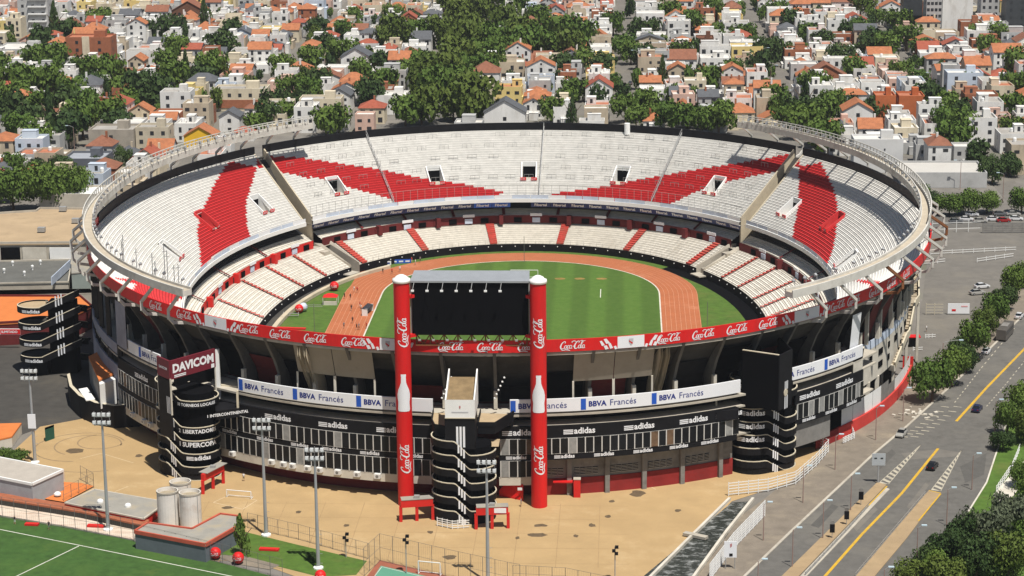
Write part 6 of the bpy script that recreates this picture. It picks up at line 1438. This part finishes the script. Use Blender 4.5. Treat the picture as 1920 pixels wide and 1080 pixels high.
# the blocks of houses
SX = [-390, -325, -262, -196, -122, -49, 27, 92, 150, 215, 280, 345]
SY = [140, 232, 322, 418, 520, 628, 745, 870, 1000]
HOUSES = []
for i in range(len(SX)-1):
    wL = 13 if SX[i] == -49 else 5; wR = 13 if SX[i+1] == -49 else 5
    xa, xb = SX[i]+wL, SX[i+1]-wR
    for j in range(len(SY)-1):
        ya, yb = SY[j]+5, SY[j+1]-5
        ncol = max(2, round((xb-xa)/rh.uniform(10.0, 13.5))); cwid = (xb-xa)/ncol
        for c in range(ncol):
            y = ya+rh.uniform(0, 3)
            while y < yb-5:
                dd = rh.uniform(6.5, 13); w_ = cwid*rh.uniform(.62, 1.0); x = xa+(c+.5)*cwid+rh.uniform(-1.2, 1.2); yc = y+dd/2; y += dd+rh.choice((0.3, .6, 1.8, 3.5, 5.5))
                if rh.random() < .04: continue
                sx_, sy_ = P2((x, yc, 3)); e = (x/112)**2+(yc/132)**2
                if e < 1 or sx_ < -60 or sx_ > 1980 or sy_ < -45: continue
                if yc < 300 and 470 < sx_ < 1510 and sy_ > 232: continue
                if x > 70 and yc < 205: continue
                if x < -70 and yc < 150 or (x < -90 and yc < 165 and sx_ < 190): continue
                if any(abs(x-a) < r_+w_/2-1.5 and abs(yc-b) < r_+dd/2-1 for a, b, r_ in LMK): continue
                if any((x-a)**2+(yc-b)**2 < (r_*.62)**2 for a, b, r_ in CITYTREE): continue
                HOUSES.append((x, yc, w_, dd*.96, sx_, sy_))
HOUSES.sort(key=lambda q: -min(q[5], 400)+(400 if not -5 < q[4] < 1925 else 0))
ZONE = lambda sx_, sy_: ('near the left ring' if sx_ < 620 else 'behind the far stand' if sx_ < 1340 else 'near the right ring') if sy_ > 150 else ('at upper left' if sx_ < 620 else 'at upper centre' if sx_ < 1340 else 'at upper right')
far_mb = MB(); far_m = [m for _, m in WALLS]+[m for _, m in ROOFS]+[WIN, WPAINT]
IND = []
for k, (x, y, w_, d, sx_, sy_) in enumerate(HOUSES):
    st, wi, ri, flat = house_spec(); wall, roof, ex, wins = house_parts(w_, d, st, flat, rh.random() < .4, rh); rz = rh.choice((0, 0, 0, R(1.5), R(-2), R(3)))
    if k < 290:
        kind = f"{WALLS[wi][0]} {['single', 'two', 'three'][st-1]}-storey house with {ROOFS[ri][0]} roof"
        T = bpy.data.objects.new('house', None); COL.objects.link(T); T.location = (x, y, 0); T.rotation_euler = (0, 0, rz); T.empty_display_size = .5; IND.append((T, kind, sx_, sy_))
        local(wall, 'wall', WALLS[wi][1], T); rf = local(roof, 'roof', ROOFS[ri][1], T)
        for nm, mb, mk in ex: local(mb, nm, WPAINT if mk == 'w' else WALLS[rh.choice((wi, 6))][1], T)
        for q in wins:
            o = bpy.data.objects.new('window', WINM); COL.objects.link(o); o.parent = T; o.location = q[:3]; o.scale = q[3:]
    else:
        o0 = len(far_mb.v)
        far_mb.add(wall.v, wall.f, wi); far_mb.add(roof.v, roof.f, 8+ri)
        for nm, mb, mk in ex: far_mb.add(mb.v, mb.f, 16 if mk == 'w' else wi)
        for q in wins: far_mb.box(q[:3], q[3:], 0, 15)
        ca, sa = math.cos(rz), math.sin(rz)
        far_mb.v[o0:] = [(x+a*ca-b*sa, y+a*sa+b*ca, c) for a, b, c in far_mb.v[o0:]]
o = far_mb.build('distant_houses', far_m); o['kind'] = 'stuff'; o['label'] = 'mass of white, cream and orange-roofed houses filling the far city'; o['category'] = 'houses'
groups = {}
for T, kind, sx_, sy_ in IND: groups.setdefault((kind, ZONE(sx_, sy_)), []).append((sx_, T))
for (kind, zn), L in groups.items():
    L.sort(key=lambda q: q[0])
    for i, (_, T) in enumerate(L):
        tag(T, f"{kind} {zn}" + (f", {nth(i)} from left" if len(L) > 1 else ''), 'house', 'houses of the city quarter')
tg = {}
LN = ['green', 'dark green', 'olive green', 'grey-green']
for T, zn, li, k, wd in TREES:
    kind = f"{LN[li]} {'conical' if k == 3 else 'leafy'} tree"; sx_, sy_ = P2(T.location); tg.setdefault((kind, zn), []).append((sx_, T))
for (kind, zn), L in tg.items():
    L.sort(key=lambda q: q[0])
    for i, (_, T) in enumerate(L): tag(T, f"{kind} {zn}" + (f", {nth(i)} from left" if len(L) > 1 else ''), 'tree', f'trees {zn}')
for x in SX:                                        # streets
    if x == -49: sheet('street', [(x-9, 150), (x+9, 150), (x+9, 1000), (x-9, 1000)], -.02, ASPH)
    else: sheet('street', [(x-4, 150), (x+4, 150), (x+4, 1000), (x-4, 1000)], -.02, ASPHL)
for y in SY[1:]: sheet('street', [(-420, y-4), (380, y-4), (380, y+4), (-420, y+4)], -.04, ASPHL)
psheet('avenue', [(1735, 400), (2000, 392), (2000, 420), (1735, 428)], -.01, ASPH)

hz = MB().box((0, 480, 71), (5200, 2300, 146)).build('haze', BLACKM); hz['kind'] = 'stuff'; hz.data.materials.clear()
hm = bpy.data.materials.new('haze_air'); hm.use_nodes = True; hn = hm.node_tree.nodes; hl = hm.node_tree.links
hn.remove(hn['Principled BSDF']); vo = hn.new('ShaderNodeVolumePrincipled'); vo.inputs['Color'].default_value = (.86, .90, .96, 1); vo.inputs['Density'].default_value = .000055; vo.inputs['Anisotropy'].default_value = .2
hl.new(vo.outputs[0], hn['Material Output'].inputs['Volume']); hz.data.materials.append(hm)
# ================================================================== cars
RUB = mat('tyre_rubber', (.015, .015, .015), .9, 0); RIMM = mat('wheel_rim', (.4, .4, .41), .4, 0, metal=.6); CGL = mat('car_glass', (.01, .012, .015), .08, 0, spec=.6)
HL = mat('headlight_glass', (.7, .7, .68), .2, 0); TLM = mat('tail_light', (.4, .01, .01), .3, 0)
PAINT = {n: mat('car_'+n.replace(' ', '_'), c, .25, 0, spec=.6, metal=.2) for n, c in (('black', (.012, .012, .014)), ('dark blue', (.015, .02, .07)), ('silver', (.40, .39, .36)), ('white', (.72, .72, .72)), ('red', (.35, .02, .02)), ('grey', (.13, .135, .14)))}
def loft(mb, secs, m=0, caps=True):
    n = len(secs[0]); vs = [v for s in secs for v in s]; fs = []
    for k in range(len(secs)-1): fs += [(k*n+i, k*n+(i+1) % n, (k+1)*n+(i+1) % n, (k+1)*n+i) for i in range(n)]
    if caps: fs += [tuple(range(n-1, -1, -1)), tuple(range((len(secs)-1)*n, len(secs)*n))]
    return mb.add(vs, fs, m)
def car_meshes():
    b = MB(); S = []
    for x, hw, zb, zt in ((-2.1, .70, .42, .72), (-2.02, .80, .30, .90), (-1.5, .84, .26, .98), (-.6, .86, .25, .98), (.5, .86, .25, .97), (1.2, .84, .26, .93), (1.85, .79, .28, .80), (2.1, .68, .36, .62)):
        S.append([(x, -hw, zb), (x, hw, zb), (x, hw, (zb+zt)/2+.06), (x, hw*.92, zt), (x, -hw*.92, zt), (x, -hw, (zb+zt)/2+.06)])
    loft(b, S); g = MB(); S = []
    for x, hw, z in ((-1.75, .70, .95), (-1.15, .60, 1.40), (.25, .60, 1.42), (1.05, .72, .94)): S.append([(x, -hw, z), (x, hw, z), (x, hw+.07, .92), (x, -hw-.07, .92)])
    loft(g, S); r = MB(); r.add([(-1.12, -.58, 1.405), (.22, -.58, 1.425), (.22, .58, 1.425), (-1.12, .58, 1.405), (-1.05, -.5, 1.45), (.15, -.5, 1.465), (.15, .5, 1.465), (-1.05, .5, 1.45)], [(4, 5, 6, 7), (0, 1, 5, 4), (1, 2, 6, 5), (2, 3, 7, 6), (3, 0, 4, 7)])
    w_ = MB().tube((0, -.1, 0), (0, .1, 0), .31, 14); ri = MB().tube((0, -.115, 0), (0, .115, 0), .18, 10)
    return b, g, r, w_, ri
CM = car_meshes(); CARC = {}
def keep(mb, name, m): o = mb.build(name, m); d = o.data; bpy.data.objects.remove(o); return d
CG, CW, CRI = keep(CM[1], 'cabin', CGL), keep(CM[3], 'tyre', RUB), keep(CM[4], 'rim', RIMM)
CHL, CTL = keep(MB().box((0, 0, 0), (.1, .32, .16)), 'headlight', HL), keep(MB().box((0, 0, 0), (.1, .26, .2)), 'tail_light', TLM)
def add(name, me, parent, loc=(0, 0, 0), rz=0):
    o = bpy.data.objects.new(name, me); COL.objects.link(o); o.parent = parent; o.location = loc; o.rotation_euler = (0, 0, rz); return o
def car(px, py, rz, colr, label, group='cars on and beside the road', z=0):
    if colr not in CARC: CARC[colr] = (keep(CM[0], 'body', PAINT[colr]), keep(CM[2], 'roof', PAINT[colr]))
    T = thing('car', label, 'car', G(px, py, z), group, rz, world=False)
    add('body', CARC[colr][0], T); add('cabin', CG, T); add('roof', CARC[colr][1], T)
    for x in (-1.3, 1.3):
        for y in (-.8, .8): w_ = add('wheel', CW, T, (x, y, .31)); add('rim', CRI, w_)
    for y in (-.55, .55): add('headlight', CHL, T, (2.02, y, .62)); add('tail_light', CTL, T, (-2.05, y, .75))
    return T
RD = R(68.4)
car(1748, 878, RD, 'black', 'black car driving beside the yellow line, nearer of the two dark cars'); car(1832, 770, RD, 'dark blue', 'dark blue car driving on the road right of the yellow line')
car(1690, 817, RD+math.pi, 'silver', 'silver car parked at the kerb below the large tree'); car(1834, 674, RD, 'black', 'black car parked under the row of trees'); car(1849, 662, RD, 'white', 'white car parked under the row of trees')
car(1911, 596, RD, 'white', 'white car at the right edge beside the tree row'); car(1832, 552, R(20), 'silver', 'silver car parked in the car park, nearer to the trees'); car(1841, 540, R(20), 'white', 'white car parked in the car park behind the silver one')
for i, (px, py, c_) in enumerate([(1792, 418, 'grey'), (1812, 414, 'white'), (1838, 417, 'silver'), (1862, 414, 'white'), (1882, 416, 'red'), (1905, 413, 'white'), (1822, 405, 'white'), (1875, 404, 'grey'), (1900, 404, 'silver')]):
    car(px, py, R(rh.uniform(-8, 8)), c_, f'{c_} car on the avenue beyond the car park, {nth(i)} from the left' if i < 6 else f'{c_} car in the rear row on the avenue, {nth(i-6)} from the left', 'cars on the avenue beyond the car park')
car(1182, 158, R(88), 'grey', 'grey car in the street gap right of the boulevard', 'cars in city streets'); car(1573, 158, R(88), 'white', 'white car in the street among trees at upper right', 'cars in city streets')
T = thing('bus', 'dark bus driving beside the row of trees', 'bus', G(1884, 632), None, RD, world=False)
S = [[(x, -hw, zb), (x, hw, zb), (x, hw, zt-.25), (x, hw*.9, zt), (x, -hw*.9, zt), (x, -hw, zt-.25)] for x, hw, zb, zt in ((-4.6, 1.15, .5, 2.9), (-4.4, 1.22, .35, 3.05), (4.3, 1.22, .35, 3.05), (4.6, 1.1, .5, 2.8))]
local(loft(MB(), S), 'body', mat('bus_paint', (.10, .09, .08), .35, .1, 1), T)
for y in (-1.24, 1.24):
    for k in range(6): local(MB().box((-3.6+1.4*k, y, 2.0), (1.2, .04, .8)), 'window', CGL, T)
    for x in (-2.8, 2.8): add('wheel', CW, T, (x, y*.9, .4))
local(MB().box((4.62, 0, 1.95), (.06, 1.8, 1.1)), 'windscreen', CGL, T); local(MB().box((0, 0, 3.1), (3.4, 1.6, .22)), 'roof_unit', GREYW, T)
T = thing('motorcycle', 'parked dark motorcycle beside the red perimeter wall', 'motorcycle', G(1620, 797), None, R(50), world=False)
for x in (-.7, .7): add('wheel', CW, T, (x, 0, .31))
local(MB().box((0, 0, .7), (1.1, .3, .4)).tube((.55, -.35, 1.05), (.55, .35, 1.05), .04, 5).tube((.5, 0, .9), (.72, 0, .3), .05, 5), 'frame', BLACK, T)

# ================================================================== street lamps
LHEAD = mat('lamp_head_blue', (.50, .62, .68), .4, .05, 2)
def street_lamp(label, px, py, h, arm=(1.6, 0), group='street lamps along the road'):
    T = thing('street_lamp', label, 'street lamp', G(px, py), group, world=False)
    local(MB().tube((0, 0, 0), (0, 0, h-.6), .12, 7, r2=.08), 'pole', mat('lamp_pole', (.30, .26, .24), .6, .1, 1), T)
    a = MB(); pr = Vector((0, 0, h-.6))
    for i in range(1, 6): f = i/5; q = Vector((arm[0]*f, arm[1]*f, h-.6+.6*math.sin(f*math.pi/2))); a.tube(pr, q, .06, 5); pr = q
    local(a, 'arm', METAL, T); local(MB().box((arm[0]*1.15, arm[1]*1.15, h), (.95, .42, .2)), 'lamp_head', LHEAD, T); return T
def lampbase(hx, hy, h=7.4):                       # foot of a lamp whose head is seen at hx, hy
    q = G(hx, hy, h); return q
for i, (hx, hy, w_) in enumerate([(1443, 941, 'beside the white slatted fence'), (1498, 989, 'on the kerb left of the tan median'), (1433, 1048, 'on the pavement near the white club sign'), (1555, 938, 'on the first tan median'), (1607, 888, 'on the kerb left of the large road sign'), (1517, 873, 'by the white railing fence'), (1577, 814, 'by the stacked crowd barriers'), (1653, 761, 'in front of the red wall'), (1704, 727, 'below the nearest roadside tree'), (1732, 985, 'on the second tan median'), (1788, 914, 'right of the second tan median'), (1835, 850, 'at the bend of the right kerb'), (1877, 749, 'at the right kerb among the verge trees'), (1670, 1063, 'at the dark tree cluster')]):
    q = lampbase(hx, hy); T = thing('street_lamp', f'street lamp with pale blue head {w_}', 'street lamp', (q.x-1.0, q.y, 0), 'street lamps along the road', world=False)
    local(MB().tube((0, 0, 0), (0, 0, 7.0), .11, 7, r2=.07), 'pole', mat('lamp_pole', (.30, .20, .17), .6, .1, 1), T)
    local(MB().tube((0, 0, 6.9), (.5, 0, 7.3), .05, 5).tube((.5, 0, 7.3), (.9, 0, 7.4), .05, 5), 'arm', METAL, T); local(MB().box((1.1, 0, 7.42), (.95, .42, .18)), 'lamp_head', LHEAD, T)
for i, (px, py, a) in enumerate([(1800, 355, -1.6), (1880, 380, -1.6), (20, 390, 1), (140, 285, -2), (210, 228, -2), (565, 185, -2), (530, 245, -2), (1430, 130, 2), (1445, 165, 2), (1470, 215, 2), (1195, 135, -2), (780, 78, 1), (915, 68, 1), (320, 155, -1.5), (610, 150, -1.5), (1745, 180, -1.5)]):
    street_lamp(f'tall curved street lamp among the city trees, {nth(sorted([1800, 1880, 20, 140, 210, 565, 530, 1430, 1445, 1470, 1195, 780, 915, 320, 610, 1745]).index(px))} from left', px, py, 9.5, (a, 0), 'curved street lamps of the city')
street_lamp('street lamp with long green arm beside the nearest roadside tree', 1766, 705, 8.5, (3.5, 0))

# ================================================================== signs
T = thing('road_sign', 'large grey road sign panel on a post at the tip of the median', 'sign', G(1646, 906), world=False)
local(MB().tube((0, 0, 0), (0, 0, 4), .16, 7), 'post', GALV, T); pn = local(MB().box((0, -.1, 4.9), (2.6, .15, 2.4), R(0)), 'panel', mat('sign_grey', (.42, .45, .47), .5, .08, 1), T)
for x in (-.6, .6): local(MB().box((x, -.2, 5.2), (.5, .06, .18)), 'arrow_mark', BLACK, T)
T = thing('club_sign', 'white two-post sign with red crest and black square beside the channel fence', 'sign', G(1369, 1066), world=False)
for x in (-.8, .8): local(MB().tube((x, 0, 0), (x, 0, 4.2), .08, 6), 'post', METAL, T)
local(MB().box((0, -.05, 3.6), (2.2, .12, 3.0)), 'panel', WSIGN, T); local(MB().poly([(-.1, -.13, 4.6), (.25, -.13, 4.75), (.25, -.13, 4.2), (-.05, -.13, 3.9)]), 'crest', mat('crest_red', (.5, .2, .2)), T); local(MB().box((.1, -.13, 2.6), (.6, .05, .5)), 'black_square', BLACK, T)
T = thing('billboard', 'white billboard with red lettering standing in the car park', 'billboard', G(1797, 590), world=False)
local(MB().box((0, 0, 1.6), (5.4, .2, 2.6)), 'panel', WSIGN, T); local(MB().box((0, .1, .2), (5.6, .3, .3)), 'base', METAL, T)
mb = MB(); s_ = text2d('RIVER', .04); lay(mb, s_, lambda u, v: (-1.9+u*.7, -.13, 1.0+v*.7)); local(MB().box((-1.2, -.12, 1.2), (1.0, .05, .5)), 'red_print', REDC, T); local(MB().box((1.4, -.12, 2.2), (1.6, .05, .3)), 'red_print', mat('pink_print', (.7, .35, .35), .6, 0), T)
for px, py, lab in ((1587, 985, 'black traffic sign on the tan median, nearer one'), (1614, 948, 'black traffic sign on the tan median, farther one'), (1560, 1010, 'round traffic sign at the end of the median')):
    T = thing('traffic_sign', lab, 'sign', G(px, py), world=False); local(MB().tube((0, 0, 0), (0, 0, 2.2), .06, 5), 'post', METAL, T); local(MB().box((0, -.06, 2.0), (.9, .1, 1.6)), 'panel', BLACK, T); local(MB().tube((0, -.05, 3.1), (0, .05, 3.1), .4, 10), 'disc', GREYW, T)
T = thing('kiosk', 'small kiosk with flat red canopy beside the stair ramp', 'kiosk', G(1712, 650), world=False)
local(MB().box((0, .5, 1.2), (1.8, 1.4, 2.4)), 'body', BLACK, T); local(MB().box((0, 0, 2.6), (3.2, 2.4, .2)), 'canopy', REDC, T)
T = thing('hoarding', 'bright red hoarding panel at the foot of the stair ramp', 'hoarding', G(1702, 692), world=False); local(MB().box((0, 0, 1.5), (2.4, .2, 3.0)), 'panel', REDP, T)
T = thing('rubble_heap', 'heap of pale paving rubble on the pavement below the tree', 'rubble', G(1720, 778), world=False)
for i in range(26): local(MB().box((rh.gauss(0, 1.8), rh.gauss(0, 2.2), .12), (rh.uniform(.4, 1.1), rh.uniform(.3, .8), rh.uniform(.15, .35)), rh.uniform(0, 3)), 'slab', CONCL if i % 3 else CONC, T)
for px, py, wd_, lab in ((540, 617, 9, 'long red banner lying on the lawn by the rim'), (505, 1032, 3.6, 'flat red mat lying on the small lawn'), (180, 988, 3.2, 'red bench strip on the pale path'), (60, 985, 2.6, 'red bench beside the training pitch')):
    T = thing('red_mat', lab, 'mat', G(px, py), world=False, rz=R(-6)); local(MB().box((0, 0, .25), (wd_, 1.0, .35)), 'panel', REDP, T)
# ================================================================== things on the lawn and track
T = thing('tent', 'small gazebo tent with red roof on the inner lawn', 'tent', G(620, 570), world=False)
local(MB().add([(-1.9, -1.5, 2.1), (1.9, -1.5, 2.1), (1.9, 1.5, 2.1), (-1.9, 1.5, 2.1), (-.6, 0, 2.9), (.6, 0, 2.9)], [(0, 1, 5, 4), (1, 2, 5), (2, 3, 4, 5), (3, 0, 4)]), 'roof', REDC, T)
for x in (-1.8, 1.8):
    for y in (-1.4, 1.4): local(MB().tube((x, y, 0), (x, y, 2.1), .06, 5), 'leg', WPAINT, T)
local(MB().box((0, -1.0, .5), (3.2, .8, 1.0)), 'counter', CONCL, T)
T = thing('dugout', 'grey glazed team shelter on the running track', 'dugout', G(690, 588), world=False, rz=R(80))
local(MB().box((0, .8, 1.0), (5.4, .1, 2.0)), 'back_panel', GALV, T); local(MB().add([(-2.7, .8, 2.0), (2.7, .8, 2.0), (2.7, -.7, 1.7), (-2.7, -.7, 1.7), (-2.7, .8, 2.06), (2.7, .8, 2.06), (2.7, -.7, 1.76), (-2.7, -.7, 1.76)], [(0, 1, 2, 3), (7, 6, 5, 4), (3, 2, 6, 7)]), 'roof', mat('shelter_black', (.03, .03, .035), .3, .2, 1), T)
for x in (-2.6, 2.6): local(MB().box((x, .1, .95), (.12, 1.5, 1.9)), 'side_panel', WPAINT, T)
local(MB().box((0, .3, .45), (5, .45, .1)), 'bench', WPAINT, T)
for px, py, lab in ((590, 628, 'thin lighting pole on the left inner lawn'), (1326, 625, 'thin lighting pole on the right inner lawn'), (983, 492, 'thin flag pole at the far end of the pitch')):
    T = thing('thin_pole', lab, 'pole', G(px, py), world=False); local(MB().tube((0, 0, 0), (0, 0, 8 if 'far' not in lab else 7.5), .07, 5), 'pole', WIRE, T)
    if 'left' in lab: local(MB().bar((-2, 0, 7.6), (2, 0, 7.6), .1, .1).bar((-2, .8, 7.0), (2, .8, 7.0), .1, .1), 'crossbar', METAL, T)
for px, py, lab in ((545, 595, 'metal bench frame by the left inner kerb'), (755, 541, 'dark scaffold box beside the left red column')):
    T = thing('bench_frame', lab, 'bench', G(px, py), world=False)
    for y in (0, .7): local(MB().bar((-2, y, .5+y*.5), (2, y, .5+y*.5), .3, .08), 'plank', METAL, T)
    for x in (-1.9, 1.9): local(MB().bar((x, 0, .02), (x, .9, 1.2), .08, .08), 'leg', METAL, T)
for i, (px, py, lab) in enumerate(((500, 588, 'red advertising board by the left lower stand'), (715, 498, 'white advertising board at the far left of the track'), (752, 494, 'blue and white advertising board at the far left of the track'))):
    T = thing('advert_board', lab, 'board', G(px, py), world=False, rz=R([62, 14, 10][i])); local(MB().box((0, 0, .6), (5.5, .12, 1.1)), 'panel', [REDC, WSIGN, BLUE][i], T)
    mb = MB(); s_ = script_logo() if i == 0 else text2d('KEMPES' if False else 'SPORT', .03) if False else script_logo()
    if i == 0: lay(mb, s_, lambda u, v: (-1.3+u*.8, -.08, .2+v*.8)); local(mb, 'lettering', WSIGN, T)
    else:
        for k in range(3): local(MB().box((-1.8+1.8*k, -.08, .6), (1.2, .03, .4)), 'printed_mark', NAVYTXT if i == 1 else WSIGN, T)

# ================================================================== people
SKIN = mat('skin', (.45, .27, .18), .6, 0); HAIR = mat('hair', (.03, .02, .015), .8, 0)
def body_mesh(stride, armf, seed):
    J = [(0, 0, .95), (0, 0, 1.18), (0, 0, 1.42), (0, 0, 1.52), (0, .01, 1.66), (0, .01, 1.76),
         (-.1, 0, .9), (-.11, -stride*.55, .5), (-.12, -stride*.9+.06, .1), (-.12, -stride*.9-.1, .05),
         (.1, 0, .9), (.11, stride*.35, .5), (.12, stride*.9+.1, .14), (.12, stride*.9-.04, .06),
         (-.2, 0, 1.42), (-.26, armf*.16, 1.16), (-.26, armf*.05-.16, .95), (-.26, armf*.05-.22, .87),
         (.2, 0, 1.42), (.26, -armf*.16, 1.16), (.26, -armf*.1-.12, .95), (.26, -armf*.1-.18, .87)]
    Rr = [.15, .14, .15, .06, .1, .06, .09, .065, .045, .04, .09, .065, .045, .04, .07, .05, .038, .035, .07, .05, .038, .035]
    E_ = [(0, 1), (1, 2), (2, 3), (3, 4), (4, 5), (0, 6), (6, 7), (7, 8), (8, 9), (0, 10), (10, 11), (11, 12), (12, 13), (2, 14), (14, 15), (15, 16), (16, 17), (2, 18), (18, 19), (19, 20), (20, 21)]
    me = bpy.data.meshes.new('body'); me.from_pydata(J, E_, []); o = bpy.data.objects.new('body', me); COL.objects.link(o)
    sk = o.modifiers.new('skin', 'SKIN'); 
    for v, r_ in zip(me.skin_vertices[0].data, Rr): v.radius = (r_, r_*.8)
    me.skin_vertices[0].data[0].use_root = True
    sb = o.modifiers.new('sub', 'SUBSURF'); sb.levels = 1
    bpy.context.view_layer.update(); out = bpy.data.meshes.new_from_object(o.evaluated_get(bpy.context.evaluated_depsgraph_get()))
    bpy.data.objects.remove(o); return out
BODY = [body_mesh(.32, 1, 0), body_mesh(.05, .2, 1)]; PM = {}
def person(px, py, label, shirt, short, pose=0, rz=0, z=.1):
    k = (shirt, short, pose)
    if k not in PM:
        me = BODY[pose].copy()
        for m_ in (SKIN, mat('cloth_'+shirt, {'white': (.7, .7, .7), 'red': (.5, .03, .03), 'black': (.015, .015, .02), 'grey': (.2, .2, .22)}[shirt], .9, 0), mat('cloth_'+short, {'white': (.7, .7, .7), 'red': (.5, .03, .03), 'black': (.015, .015, .02), 'grey': (.2, .2, .22)}[short], .9, 0), HAIR): me.materials.append(m_)
        for p in me.polygons:
            c = p.center; p.material_index = 3 if c.z > 1.71 or (c.z > 1.62 and c.y > .04) else 0 if c.z > 1.5 or (abs(c.x) > .19 and c.z < 1.22) else 1 if c.z > .98 else 2 if c.z > .52 else 0
            p.use_smooth = True
        PM[k] = me
    T = thing('person', label, 'person', G(px, py, z), 'people around the ground', rz, world=False); add('body', PM[k], T); return T
for px, py, sh, so_, po, lab in [(664, 548, 'white', 'white', 0, 'person in white jogging on the upper part of the straight'), (670, 549, 'red', 'black', 0, 'person in red jogging beside the one in white'), (657, 562, 'black', 'black', 0, 'person in black running alone on the outer lane'), (659, 583, 'black', 'grey', 0, 'person in black running below the lone runner'), (675, 577, 'red', 'white', 0, 'person in red and white near the team shelter'), (677, 583, 'white', 'black', 1, 'person in white standing by the team shelter'),
        (661, 606, 'black', 'black', 0, 'person in dark clothes running on the lower straight'), (645, 616, 'grey', 'black', 1, 'person in grey standing near the rim banner'), (669, 619, 'black', 'black', 0, 'left person of the pair in dark clothes by the banner'), (673, 618, 'grey', 'black', 0, 'right person of the pair in dark clothes by the banner'), (687, 616, 'red', 'red', 1, 'person in red at the grass edge by the banner'), (646, 560, 'black', 'black', 1, 'person in black standing on the lawn beside the track'),
        (718, 514, 'black', 'black', 0, 'person in dark clothes at the far end of the straight'), (735, 514, 'red', 'black', 1, 'person in red at the far bend'), (750, 510, 'white', 'grey', 1, 'person in white at the far bend'), (772, 493, 'red', 'white', 1, 'person in red beside the blue board'), (779, 497, 'white', 'white', 1, 'person in white beside the blue board'), (788, 492, 'grey', 'black', 1, 'person in grey beside the blue board'),
        (457, 902, 'white', 'black', 1, 'person in white on the dirt near the left portal'), (1303, 633, 'white', 'white', 0, 'person in white on the right straight of the track'), (28, 983, 'black', 'white', 1, 'person in black beside the training pitch'), (1737, 622, 'white', 'black', 1, 'person in white walking in the car park'), (977, 950, 'grey', 'grey', 1, 'person in grey between the tower and the right column'), (92, 993, 'black', 'grey', 1, 'person in dark clothes by the red bench'), (1737, 1, 'white', 'black', 1, '')]:
    if lab: person(px, py, lab, sh, so_, po, rh.uniform(0, 6.28), .1 if py < 700 else 0)
